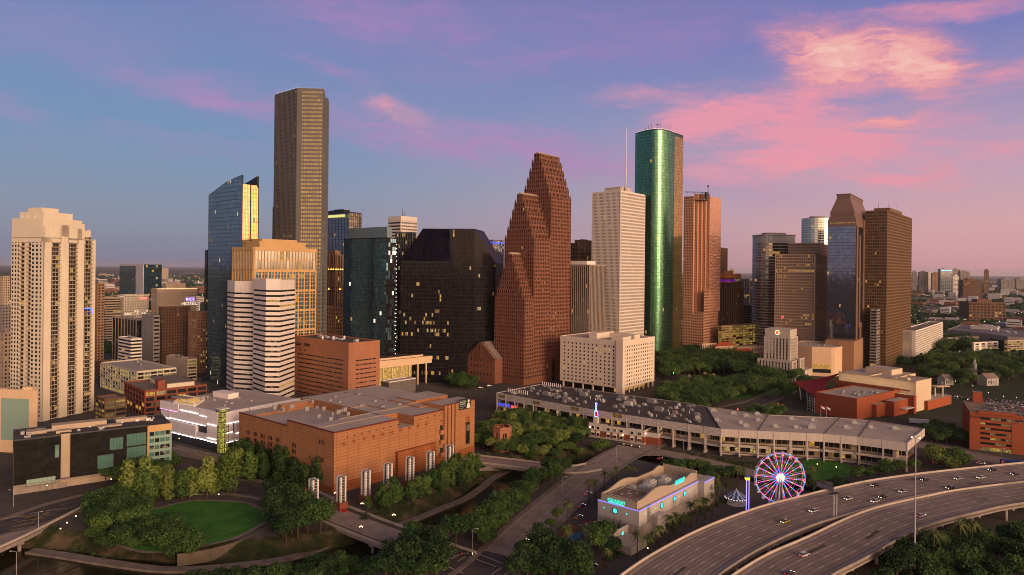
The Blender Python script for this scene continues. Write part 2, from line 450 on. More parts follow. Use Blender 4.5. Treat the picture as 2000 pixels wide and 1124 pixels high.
def tower(name,label,cat,poly,z1,wallm,wmats,z0=0.0,edges=(0,1),glaz=False,lim=100,roofm=None,pent=None,units=4,ph=1.1,spec=None,specs=None,group=None,seed=1,base=None,wname='window',root=None):
 root = root or thing(name,label,cat,v3(cen(poly),z0),group)
 b = MB(); b.prism(inset(poly,0.06),z0,z1,0);
 wins = []
 for k in range(len(poly)):
  sp = dict(spec or {})
  if specs and k in specs: sp.update(specs[k])
  if k in edges and sp:
   zz = z0 if base is None else base
   facade(b,wins,poly[k],poly[(k + 1) % len(poly)],zz,z1,**sp)
   if base is not None:
    p = Vector(poly[k]); q = Vector(poly[(k + 1) % len(poly)]); d = (q - p).normalized(); b.fbox(p,d,Vector((d.y,-d.x)),0,(q - p).length,z0,base,0,sp.get('dep',0.35))
  else:
   p = Vector(poly[k]); q = Vector(poly[(k + 1) % len(poly)]); d = (q - p).normalized(); b.fbox(p,d,Vector((d.y,-d.x)),0,(q - p).length,z0,z1,0,0.2)
 b.build('wall',wallm,root)
 if glaz: put_glazing(root,wins,wmats)
 elif wins: put_windows(root,wins,wmats,wname,lim)
 roof_kit(root,poly,z1 + 0.003,roofm or M['roof_grey'],wallm if not isinstance(wallm,list) else wallm[0],ph,pent,units,M['metal_grey'],seed)
 return root
# ------------------------------------------------------------------ palette
M = {}
M['roof_grey'] = wall('roof_grey',(0.19,0.15,0.125),0.9,0.35,0.06,0.0)
M['roof_light'] = wall('roof_light',(0.40,0.325,0.27),0.9,0.3,0.05,0.0)
M['roof_dark'] = wall('roof_dark',(0.075,0.063,0.06),0.9,0.6,0.06,0.0)
M['metal_grey'] = paint('metal_grey',(0.30,0.28,0.27),0.5,0.3)
M['metal_dark'] = paint('metal_dark',(0.05,0.05,0.055),0.5,0.4)
M['steel'] = paint('steel',(0.40,0.39,0.40),0.45,0.25)
M['white_paint'] = paint('white_paint',(0.62,0.58,0.56),0.5)
M['black'] = paint('black',(0.012,0.012,0.014),0.5)
M['glass_dark'] = glass('glass_dark',(0.05,0.05,0.055),0.0,0.08,0,0.8)
M['glass_mid'] = glass('glass_mid',(0.10,0.10,0.11),0.3,0.1)
M['lit_warm'] = litwin('lit_warm',(1.0,0.50,0.08),0.9)
M['lit_pale'] = litwin('lit_pale',(1.0,0.66,0.22),0.75)
M['lit_dim'] = litwin('lit_dim',(1.0,0.5,0.14),0.3)
M['lit_white'] = lamp('lit_white',(1.0,0.9,0.72),1.0)
M['lamp_warm'] = lamp('lamp_warm',(1.0,0.70,0.34),4.0)
M['lamp_white'] = lamp('lamp_white',(1.0,0.90,0.75),3.0)
M['red_light'] = lamp('red_light',(1.0,0.03,0.03),10.0)
M['green_light'] = lamp('green_light',(0.1,1.0,0.25),6.0)
def ground_mat():
 m,g,b = M_new('city_ground')
 t = g.new('ShaderNodeTexCoord').outputs['Object']
 s = g.new('ShaderNodeSeparateXYZ'); g.put(s.inputs[0],t)
 far = g.ss(s.outputs[1],900,1500)
 # downtown: paving, dust, patched asphalt
 n1 = g.noise(t,0.02,6,0.6); n2 = g.noise(t,0.3,4,0.6)
 near = g.ramp(g.m('ADD',g.m('MULTIPLY',n1.outputs[0],0.7),g.m('MULTIPLY',n2.outputs[0],0.3)),[(0.3,(0.045,0.040,0.036)),(0.5,(0.085,0.072,0.064)),(0.68,(0.13,0.11,0.095))])
 # suburbs: crowns, roofs and streets
 v = g.new('ShaderNodeTexVoronoi'); g.put(v.inputs['Vector'],t); v.inputs['Scale'].default_value = 0.028
 n3 = g.noise(t,0.0035,5,0.62); n4 = g.noise(t,0.05,4,0.65)
 tree = g.ramp(n4.outputs[0],[(0.35,(0.012,0.018,0.008)),(0.65,(0.05,0.055,0.024))])
 roof = g.mix(g.ss(n4.outputs[0],0.4,0.6),(0.10,0.085,0.08),(0.26,0.22,0.21))
 vs = g.new('ShaderNodeSeparateColor'); g.put(vs.inputs[0],v.outputs['Color'])
 pick = g.m('ADD',g.m('MULTIPLY',vs.outputs[0],0.6),g.m('MULTIPLY',n3.outputs[0],0.8))
 fc = g.mix(g.ss(pick,0.72,0.8),tree,roof)
 # green belt west of downtown
 gx = g.m('MULTIPLY',g.ss(s.outputs[0],190,330),g.ss(s.outputs[1],480,620))
 nn = g.mix(g.m('MULTIPLY',gx,0.85),near,(0.03,0.042,0.016))
 g.put(b.inputs['Base Color'],g.mix(far,nn,fc)); b.inputs['Roughness'].default_value = 0.95; b.inputs['Specular IOR Level'].default_value = 0.1
 return m
M['ground'] = ground_mat()
def bank_mat():
 m,g,b = M_new('bank')
 t = g.new('ShaderNodeTexCoord').outputs['Object']
 n = g.noise(t,0.12,6,0.62); n2 = g.noise(t,1.2,4,0.65)
 c = g.ramp(g.m('ADD',g.m('MULTIPLY',n.outputs[0],0.7),g.m('MULTIPLY',n2.outputs[0],0.3)),[(0.36,(0.016,0.024,0.008)),(0.5,(0.04,0.045,0.016)),(0.58,(0.10,0.07,0.042)),(0.75,(0.14,0.10,0.065))])
 g.put(b.inputs['Base Color'],c); b.inputs['Roughness'].default_value = 0.95; b.inputs['Specular IOR Level'].default_value = 0.1
 return m
M['bank'] = bank_mat()
def road_mat(name,c0,c1,sc=0.12):
 m,g,b = M_new(name)
 t = g.new('ShaderNodeTexCoord').outputs['Object']
 n = g.noise(t,sc,6,0.62); n2 = g.noise(t,3.0,3,0.6)
 c = g.ramp(g.m('ADD',g.m('MULTIPLY',n.outputs[0],0.75),g.m('MULTIPLY',n2.outputs[0],0.25)),[(0.36,c0),(0.64,c1)])
 g.put(b.inputs['Base Color'],c); b.inputs['Roughness'].default_value = 0.85; b.inputs['Specular IOR Level'].default_value = 0.15
 return m
M['asphalt'] = road_mat('asphalt',(0.05,0.042,0.038),(0.10,0.082,0.072))
M['street'] = road_mat('street_concrete',(0.20,0.15,0.12),(0.33,0.25,0.20))
M['hwy'] = road_mat('highway_concrete',(0.215,0.16,0.125),(0.33,0.25,0.195),0.06)
M['pave'] = road_mat('pavement',(0.14,0.11,0.09),(0.24,0.19,0.155),0.2)
M['conc'] = wall('concrete',(0.26,0.21,0.175),0.85,0.3,0.15,0.3)
M['conc_pale'] = wall('concrete_pale',(0.42,0.35,0.29),0.85,0.22,0.12,0.2)
M['line_white'] = paint('line_white',(0.5,0.46,0.42),0.7)
M['line_yellow'] = paint('line_yellow',(0.55,0.30,0.05),0.7)
M['brick_red'] = brick('brick_red',(0.22,0.055,0.03),(0.27,0.07,0.038),(0.2,0.1,0.07),0.9,0.3,0.03,40)
M['lawn'] = road_mat('lawn',(0.022,0.100,0.012),(0.065,0.180,0.026),0.12)
def water_mat():
 m,g,b = M_new('bayou_water')
 t = g.new('ShaderNodeTexCoord').outputs['Object']
 n = g.noise(t,0.5,4,0.6); bp = g.new('ShaderNodeBump'); bp.inputs['Strength'].default_value = 0.12; bp.inputs['Distance'].default_value = 0.3
 g.put(bp.inputs['Height'],n.outputs[0]); g.put(b.inputs['Normal'],bp.outputs[0])
 b.inputs['Base Color'].default_value = (0.018,0.017,0.008,1); b.inputs['Roughness'].default_value = 0.12; b.inputs['IOR'].default_value = 1.33
 b.inputs['Specular IOR Level'].default_value = 0.25
 return m
M['water'] = water_mat()
# ------------------------------------------------------------------ curves in plan
def catmull(pts,step=4.0):
 pts = [Vector(p[:2]) for p in pts]; out = []
 for i in range(len(pts) - 1):
  p0 = pts[max(i - 1,0)]; p1 = pts[i]; p2 = pts[i + 1]; p3 = pts[min(i + 2,len(pts) - 1)]
  n = max(1,int((p2 - p1).length / step))
  for k in range(n):
   t = k / n
   out.append(0.5 * ((2 * p1) + (p2 - p0) * t + (2 * p0 - 5 * p1 + 4 * p2 - p3) * t * t + (3 * p1 - p0 - 3 * p2 + p3) * t ** 3))
 out.append(pts[-1]); return out
def normals(pl):
 out = []
 for i in range(len(pl)):
  t = (pl[min(i + 1,len(pl) - 1)] - pl[max(i - 1,0)]).normalized()
  out.append(Vector((-t.y,t.x)))
 return out
def offset(pl,d): return [p + n * d for p,n in zip(pl,normals(pl))]
def ribbon(mb,pl,d0,d1,z,m=0):
 a,b = offset(pl,d0),offset(pl,d1)
 zz = z if callable(z) else (lambda p: z)
 for i in range(len(pl) - 1): mb.poly([v3(a[i],zz(a[i])),v3(a[i + 1],zz(a[i + 1])),v3(b[i + 1],zz(b[i + 1])),v3(b[i],zz(b[i]))][::1 if d1 > d0 else -1],m)
def rail(mb,pl,d,w,z0,z1,m=0):
 a,b = offset(pl,d - w / 2),offset(pl,d + w / 2)
 for i in range(len(pl) - 1):
  mb.poly([v3(a[i],z1),v3(a[i + 1],z1),v3(b[i + 1],z1),v3(b[i],z1)],m)
  mb.poly([v3(a[i + 1],z0),v3(a[i],z0),v3(a[i],z1),v3(a[i + 1],z1)][::-1],m)
  mb.poly([v3(b[i],z0),v3(b[i + 1],z0),v3(b[i + 1],z1),v3(b[i],z1)][::-1],m)
 for i in (0,-1): mb.poly([v3(a[i],z0),v3(b[i],z0),v3(b[i],z1),v3(a[i],z1)],m)
def dashes(mb,pl,d,z,w=0.18,on=3.0,gap=9.0,m=0):
 q = offset(pl,d); acc = 0.0
 for a,b in zip(q,q[1:]):
  L = (b - a).length; t = 0.0
  if L < 1e-6: continue
  u = (b - a) / L; n = Vector((-u.y,u.x)) * w / 2
  while t < L:
   ph = (acc + t) % (on + gap)
   if ph < on:
    e = min(L,t + on - ph)
    s0 = a + u * t; s1 = a + u * e
    mb.poly([v3(s0 - n,z),v3(s1 - n,z),v3(s1 + n,z),v3(s0 + n,z)],m); t = e + 1e-4
   else: t += on + gap - ph + 1e-4
  acc += L
# ------------------------------------------------------------------ ground with the bayou channel
BAY = catmull([(-420,300)] + [tuple(G2(px,py,-5.5)) for px,py in ((0,1098),(150,1116),(330,1130),(500,1124),(640,1104),(760,1068),(850,1026),(935,983),(990,943),(1065,920),(1150,905),(1235,898),(1330,915),(1430,932),(1520,950),(1600,962))],5.0)
BAYW = []
for p in BAY: BAYW.append(13.0 if p.x < 5 else max(7.0,13.0 - (p.x - 5) * 0.1))
def bay_d(x,y):
 best = 1e9; k = 0
 for i,p in enumerate(BAY):
  d = (p.x - x) ** 2 + (p.y - y) ** 2
  if d < best: best = d; k = i
 return math.sqrt(best) - BAYW[k]
def gz(x,y):
 d = bay_d(x,y)
 if d > 12: return 0.0
 if d > 0:
  t = 1 - d / 12; return -6.0 * t * t * (3 - 2 * t)
 return -6.0 - min(2.0,-d * 0.4)
def make_ground():
 x0,x1,y0,y1,st = -340,340,150,470,3.2
 nx = int((x1 - x0) / st); ny = int((y1 - y0) / st)
 xs = [x0 + (x1 - x0) * i / nx for i in range(nx + 1)]; ys = [y0 + (y1 - y0) * j / ny for j in range(ny + 1)]
 b = MB()
 for y in ys:
  for x in xs:
   e = x in (xs[0],xs[-1]) or y in (ys[0],ys[-1])
   b.v.append((x,y,0.0 if e else gz(x,y)))
 for j in range(ny):
  for i in range(nx):
   k = j * (nx + 1) + i
   b.f.append((k,k + 1,k + nx + 2,k + nx + 1))
   b.m.append(1 if min(b.v[q][2] for q in b.f[-1]) < -0.15 else 0)
 B = 60000.0
 for (a,c,d,e) in ((-B,x0,-B,B),(x1,B,-B,B),(x0,x1,-B,y0),(x0,x1,y1,B)): b.poly([(a,d,0),(c,d,0),(c,e,0),(a,e,0)])
 o = b.build('ground',[M['ground'],M['bank']]); tag(o,'dusky city ground stretching flat to the horizon',kind='structure')
make_ground()
b = MB(); ribbon(b,BAY,-15,15,-5.6); tag(b.build('bayou_water',M['water']),'dark green still water of the bayou',kind='structure')
# ------------------------------------------------------------------ streets
def street(name,label,px,w,mat,z=0.02,step=5.0,side=2.6,lanes=(0.0,),yellow=(),solid=(),kerb=True,world=False):
 pl = catmull([tuple(G2(*p)) for p in px] if not world else px,step)
 b = MB(); ribbon(b,pl,-w / 2,w / 2,z); o = b.build(name,mat); tag(o,label,kind='structure')
 if kerb:
  b = MB()
  for sgn in (-1,1):
   rail(b,pl,sgn * (w / 2 + side / 2),side,-0.4,z + 0.13)
  tag(b.build('pavement',M['pave']),'raised pavement along the street',kind='structure')
 b = MB()
 for d in lanes: dashes(b,pl,d,z + 0.006)
 for d in solid: ribbon(b,pl,d - 0.08,d + 0.08,z + 0.006)
 for d in yellow: ribbon(b,pl,d - 0.08,d + 0.08,z + 0.006,1)
 if b.f: tag(b.build('road_markings',[M['line_white'],M['line_yellow']]),'painted lane lines on the street',kind='structure')
 return pl
S1 = street('street','pale concrete avenue running diagonally past the palms',[(905,1150),(960,1110),(1018,1048),(1085,986),(1145,936),(1190,902),(1240,876),(1310,850),(1370,822)],19,M['street'],lanes=(-4.8,4.8),solid=(0.0,8.6,-8.6))
S2 = street('street','pale street crossing the bayou behind the theater',[(1188,908),(1110,919),(1010,907),(920,896),(870,886),(800,860)],11,M['street'],z=0.012,side=1.6,lanes=(0.0,))
S3 = street('street','pale street curving right from the junction',[(1232,884),(1290,884),(1360,898),(1440,917),(1520,934),(1640,950)],12,M['street'],z=0.015,side=1.5,lanes=(0.0,))
S4 = street('street','dark asphalt street in front of the black building',[(-160,1075),(-40,1040),(40,1020),(120,992),(190,975),(300,958),(450,950),(560,966),(612,985)],21,M['asphalt'],z=0.018,lanes=(4.0,-4.0),solid=(9.5,),side=3.0)
S5 = street('street','grey avenue with buses beside the brick garage',[(1640,846),(1740,858),(1815,872),(1900,890),(2010,912),(2140,940)],17,M['street'],z=0.014,lanes=(-4,4),side=3)
S6 = street('street','street passing the brick theater',[(1360,838),(1400,806),(1480,786),(1560,752),(1630,722),(1720,690)],16,M['asphalt'],z=0.022,lanes=(-4,4),side=3)
S7 = street('street','dark street behind the garages',[(150,800),(330,765),(470,720),(600,690)],16,M['asphalt'],z=0.02,lanes=(-4,4),side=3)
# the wide junction at the bottom of the picture
b = MB(); b.poly([v3(G(px,py),0.030) for px,py in ((862,1140),(880,1082),(905,1066),(985,1085),(1010,1110),(1040,1150))][::-1][::-1]); tag(b.build('road',M['asphalt']),'dark asphalt junction by the bayou',kind='structure')
b = MB()
def ln(p,q,w=0.35,z=0.036,m=0):
 a = G(*p); c = G(*q); d = (c - a).normalized(); n = Vector((-d.y,d.x,0)) * w / 2
 b.poly([v3(a - n,z),v3(c - n,z),v3(c + n,z),v3(a + n,z)],m)
for p,q in (((868,1100),(897,1083)),((893,1097),(910,1087)),((916,1087),(968,1107)),((928,1080),(985,1102)),((877,1108),(905,1120)),((960,1122),(980,1109)),((932,1082),(955,1072)),((985,1123),(999,1116))): ln(p,q)
for p,q in (((936,1077),(952,1068)),((943,1078),(950,1074))): ln(p,q,0.5,0.036,1)
# hatching on the left street
for p,q in (((30,1010),(62,1008)),((48,1013),(75,1004)),((33,1019),(90,1012)),((22,1030),(72,1020)),((17,1036),(48,1031)),((5,1046),(30,1041)),((0,1054),(12,1050)),((65,1017),(95,1001))): ln(p,q,0.4,0.027,1)
for p,q in (((0,1016),(70,1001)),((0,1014),(120,993)),((70,1001),(140,992))): ln(p,q,0.25,0.027,0)
tag(b.build('road_markings',[M['line_white'],M['line_yellow']]),'white and yellow junction markings',kind='structure')
# downtown block streets between the towers (they follow the street grid)
e1,e2 = axes(40)
# ------------------------------------------------------------------ bridges
def bridge(label,pl,w,rails,piers,rm,depth=1.3,z=0.0):
 root = thing('bridge',label,'bridge',v3(pl[len(pl) // 2],-6))
 b = MB(); rail(b,pl,0,w,z - depth,z - 0.06); b.build('deck',M['conc'],root)
 for d in rails:
  b = MB(); rail(b,pl,d,0.45,z + 0.05,z + 1.0); rail(b,pl,d,0.6,z + 1.0,z + 1.12); b.build('parapet',rm,root)
 for i in piers:
  t = normals(pl)[i]; ang = math.atan2(t.y,t.x)
  b = MB(); b.box(pl[i],w * 0.96,1.6,-depth - 1.1 + z,-depth + z,ang); b.build('crossbeam',M['conc'],root)
  for s in (-0.4,0.0,0.4):
   c = pl[i] + t * w * s
   b = MB(); b.tube([(c.x,c.y,-8),(c.x,c.y,-depth - 1.1 + z)],0.75,8); b.build('column',M['conc'],root,True)
 return root
BA = catmull([tuple(G2(*p)) for p in ((590,972),(612,985),(650,1003),(720,1031),(790,1057),(850,1080),(900,1098))],5)
b = MB(); ribbon(b,BA,-9.3,9.3,0.024); tag(b.build('road',M['street']),'grey concrete roadway over the bayou bridge',kind='structure')
b = MB(); dashes(b,BA,-3,0.032); dashes(b,BA,3,0.032); tag(b.build('road_markings',M['line_white']),'white lane dashes on the bayou bridge',kind='structure')
bridge('concrete bridge with lamp posts beside the brick theater',BA,20.5,(-9.9,9.9),(4,8,12),M['conc_pale'])
b = MB(); rail(b,BA,-8.1,2.2,-0.04,0.16); rail(b,BA,8.1,2.2,-0.04,0.16); tag(b.build('pavement',M['asphalt']),'raised walkways on the bayou bridge',kind='structure')
BB = catmull([tuple(G2(*p)) for p in ((1160,913),(1110,919),(1010,907),(920,896),(890,889))],5)
bridge('low concrete bridge in front of the hexagonal brick tower',BB,15.5,(-7.2,7.2),(3,6),M['conc_pale'])
BC = catmull([tuple(G2(*p)) for p in ((-160,1112),(-60,1092),(20,1060),(90,1026),(157,992))],5)
BCo = offset(BC,8)
bridge('wide street viaduct with pale parapet at the left edge',BCo,20,(-9.0,),(3,7,11,14),M['conc_pale'],1.6)
# ------------------------------------------------------------------ highway
HZ = 9.0
def hwy(label,px,w,lanes,rootname='highway'):
 edge = catmull([tuple(G2(px_,py_,HZ)) for px_,py_ in px],6)
 pl = offset(edge,-w / 2)
 root = thing('highway_viaduct',label,'viaduct',v3(pl[len(pl) // 2],0))
 b = MB(); ribbon(b,pl,-w / 2,w / 2,HZ); b.build('roadway',M['hwy'],root)
 b = MB(); rail(b,pl,0,w,HZ - 1.6,HZ - 0.05); b.build('girder',M['conc'],root)
 for s in (-1,1):
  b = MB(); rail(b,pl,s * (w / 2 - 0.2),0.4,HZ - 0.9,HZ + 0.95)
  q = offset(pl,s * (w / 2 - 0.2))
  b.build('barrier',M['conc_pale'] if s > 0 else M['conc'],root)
 b = MB()
 L = w - 4.6
 for k in range(1,lanes): dashes(b,pl,-w / 2 + 2.3 + L * k / lanes,HZ + 0.008,0.28,3.6,8.6)
 ribbon(b,pl,w / 2 - 2.3,w / 2 - 2.05,HZ + 0.008); ribbon(b,pl,-w / 2 + 2.05,-w / 2 + 2.3,HZ + 0.008)
 b.build('lane_marking',M['line_white'],root)
 b = MB()
 for k in range(lanes):            # tyre-darkened wheel tracks
  c = -w / 2 + 2.3 + L * (k + 0.5) / lanes
  for o in (-0.8,0.8): ribbon(b,pl,c + o - 0.42,c + o + 0.42,HZ + 0.004)
 b.build('wheel_track',M['track'],root)
 for i in range(2,len(pl),4):
  t = normals(pl)[i]
  b = MB(); b.box(pl[i],w * 0.9,1.6,HZ - 3.0,HZ - 1.6,math.atan2(t.y,t.x)); b.build('crossbeam',M['conc'],root)
  for s in (-0.3,0.3):
   c = pl[i] + t * w * s
   b = MB(); b.tube([(c.x,c.y,-1),(c.x,c.y,HZ - 3.0)],0.8,8); b.build('column',M['conc'],root,True)
 for k in range(12):
  i = RND.randrange(2,len(pl) - 3); t = RND.uniform(-.42,.38) * w; a,e = offset(pl,t),offset(pl,t + RND.uniform(1.2,3.2)); b = MB(); n_ = RND.choice((1,1,2))
  for j in range(n_): b.poly([v3(a[i + j],HZ + .005),v3(e[i + j],HZ + .005),v3(e[i + j + 1],HZ + .005),v3(a[i + j + 1],HZ + .005)][::-1])
  b.build('repair_patch',M['asphalt'] if k % 3 == 0 else M['pave'],root)
 b = MB()
 nn = normals(pl)
 for i in range(1,len(pl) - 1,3):
  t = nn[i]; u = Vector((t.y,-t.x)) * 0.09
  a = pl[i] + t * (w / 2 - 0.6); c = pl[i] - t * (w / 2 - 0.6)
  b.poly([v3(a - u,HZ + 0.006),v3(c - u,HZ + 0.006),v3(c + u,HZ + 0.006),v3(a + u,HZ + 0.006)])
 b.build('expansion_joint',M['track'],root)
 return pl
M['track'] = road_mat('tyre_worn_concrete',(0.155,0.115,0.09),(0.25,0.185,0.145),0.06)
H1 = hwy('upper highway viaduct curving past the ferris wheel',[(1090,1240),(1150,1178),(1220,1120),(1290,1075),(1380,1030),(1480,993),(1560,972),(1620,957),(1700,940),(1800,926),(1900,915),(2000,905),(2120,893)],27.5,6)
H2 = hwy('lower highway viaduct curving along the bottom right corner',[(1310,1215),(1375,1165),(1440,1119),(1501,1083),(1573,1052),(1660,1011),(1726,989),(1816,969),(1873,958),(2000,942),(2140,927)],25,5)
# ------------------------------------------------------------------ park by the bayou
lc = G2(376,1022)
def disc(c,r,z,n=48,sx=1.0): return [(c.x + r * sx * math.cos(2 * math.pi * k / n),c.y + r * math.sin(2 * math.pi * k / n),z) for k in range(n)]
RL = [1 + .035 * math.sin(3 * k * .13 + 1) + .02 * math.sin(7 * k * .13) for k in range(48)]
b = MB(); b.poly([(lc.x + (x - lc.x) * q,lc.y + (y - lc.y) * q,z) for (x,y,z),q in zip(disc(lc,32.8,0.03),RL)]); tag(b.build('path',M['pave']),'pale ring path round the lawn',kind='structure')
b = MB(); b.poly([(lc.x + (x - lc.x) * q,lc.y + (y - lc.y) * q,z) for (x,y,z),q in zip(disc(lc,31.0,0.06),RL)]); tag(b.build('lawn',M['lawn']),'round dark green lawn',kind='structure')
arc = [Vector((lc.x + 36 * math.cos(math.radians(a)),lc.y + 36 * math.sin(math.radians(a)))) for a in range(-74,38,7)]
b = MB(); rail(b,arc,0,0.7,-5.0,0.15); tag(b.build('retaining_wall',wall('bank_wall',(0.14,0.105,0.075),.9,.3,.2,.4)),'curved concrete retaining wall below the round lawn','wall')
PATH = catmull([tuple(G2(*p,-5.0)) for p in ((60,1075),(130,1085),(210,1098),(330,1112),(460,1104),(560,1090),(640,1065),(700,1040))],4)
b = MB()
ribbon(b,PATH,-2.4,2.4,-4.9); rail(b,PATH,-2.6,0.4,-8,-4.6)
tag(b.build('path',M['pave']),'pale promenade along the water below the lawn',kind='structure')
PATH2 = catmull([tuple(G2(*p,-5.0)) for p in ((740,1040),(800,1018),(860,993),(905,975),(940,952),(965,932),(1000,915))],4)
b = MB(); ribbon(b,PATH2,-2,2,-4.85); rail(b,PATH2,-2.2,0.4,-8,-4.5); tag(b.build('path',M['pave']),'curving promenade at the foot of the brick bank wall',kind='structure')
WL = catmull([tuple(G2(*p,-1.0)) for p in ((690,1012),(760,990),(830,962),(890,937),(930,918),(990,905))],4)
b = MB(); rail(b,WL,0,0.7,-6.5,-0.9); b2 = b.build('retaining_wall',M['conc']); tag(b2,'long stained retaining wall above the bayou below the theater','wall')
ramp_wall = catmull([tuple(G2(*p,0)) for p in ((342,880),(380,890),(430,899),(490,902),(540,905))],4)
b = MB(); rail(b,ramp_wall,0,0.6,-0.3,3.6); rail(b,ramp_wall,-5.0,0.6,-0.3,3.6); ribbon(b,ramp_wall,-4.8,-0.2,2.4); tag(b.build('ramp',M['conc']),'curved concrete ramp wall in front of the glowing white building','ramp')
# green patches and ground cover
def patch(name,label,px,mat,z=0.05,kind='structure'):
 bb = MB(); bb.poly([v3(G(*p),z) for p in px]); return tag(bb.build(name,mat),label,kind=kind)
def grassland(name,label,px,z):
 return patch(name,label,px,M['lawn'],z)
grassland('lawn','strip of grass in front of the long market hall',[(1500,905),(1620,895),(1700,925),(1560,945)][::-1],0.05)
grassland('lawn','grass patch between the plaza trees',[(1385,762),(1500,748),(1560,765),(1400,785)][::-1],0.04)
# ------------------------------------------------------------------ facade materials
M['cream'] = wall('cream_stucco',(0.62,0.535,0.41),0.85,0.14,0.05,0.14)
M['granite_grey'] = wall('grey_granite',(0.118,0.108,0.102),0.6,0.2,0.05,0.1)
M['tan'] = wall('tan_stone',(0.50,0.31,0.14),0.7,0.18,0.05,0.12)
M['white_panel'] = wall('white_panel',(0.72,0.63,0.56),0.75,0.12,0.06,0.14)
M['stone_white'] = wall('white_travertine',(0.64,0.55,0.48),0.75,0.12,0.05,0.1)
M['red_granite'] = wall('red_granite',(0.185,0.074,0.046),0.6,0.2,0.04,0.08)
M['pink_granite'] = wall('pink_granite',(0.52,0.265,0.165),0.6,0.16,0.04,0.08)
M['brown_stone'] = wall('brown_stone',(0.30,0.17,0.10),0.75,0.2,0.06,0.14)
M['brown_dark'] = wall('dark_brown_brick',(0.14,0.075,0.045),0.85,0.25,0.08,0.14)
M['beige'] = wall('beige_stone',(0.42,0.32,0.23),0.8,0.2,0.07,0.16)
M['grey_conc'] = wall('grey_concrete',(0.25,0.215,0.20),0.85,0.22,0.07,0.2)
M['bronze'] = paint('bronze_metal',(0.10,0.055,0.03),0.45,0.6)
M['gold_frame'] = paint('gold_anodised_frame',(0.34,0.22,0.09),0.45,0.5)
M['mull_dark'] = paint('dark_mullion',(0.03,0.035,0.04),0.4,0.5)
M['mull_grey'] = paint('grey_mullion',(0.16,0.17,0.18),0.4,0.5)
GL = {}
def gset(key,col,metal,rough,n=2,spread=0.25):
 GL[key] = [glass('%s_glass' % key,tuple(c * k for c in col),metal,rough,0.08 if key in ('window','winwarm') else 0,{'black': 0.1,'window': 0.25}.get(key,0.5)) for k in ([1.0] if n == 1 else [1.0 - spread,1.0 + spread])]
gset('blue',(0.36,0.54,0.70),0.95,0.05,2,0.1); gset('gold',(0.64,0.49,0.27),0.95,0.08,2,0.05); gset('teal',(0.27,0.54,0.70),0.95,0.05,2,0.12)  # gold panes: reflected sunset put into the glass colour
gset('black',(0.012,0.010,0.012),0.0,0.06); gset('green',(0.11,0.25,0.145),0.95,0.26,2,0.10); gset('smoke',(0.16,0.14,0.12),0.8,0.08)
gset('bronze_reflection',(0.72,0.42,0.16),0.9,0.1,2,0.12); gset('slate',(0.24,0.26,0.32),0.95,0.05,2,0.08); gset('pale',(0.42,0.44,0.40),0.95,0.08,2,0.08)  # bronze panes carry the warm sky reflection in their colour
gset('pink_reflection',(0.80,0.48,0.34),0.9,0.14,2,0.06); gset('window',(0.022,0.021,0.022),0.0,0.12); gset('winwarm',(0.045,0.030,0.022),0.15,0.1); gset('dimgold_reflection',(0.30,0.235,0.12),0.9,0.1,2,0.12); gset('purple_reflection',(0.045,0.03,0.042),0.9,0.12)  # pink, dim gold and purple panes: sky reflections painted as glass colour
def WM(key,*lit): return GL[key] + [M[l] for l in (lit or ('lit_warm','lit_pale'))]
DARK = WM('window')
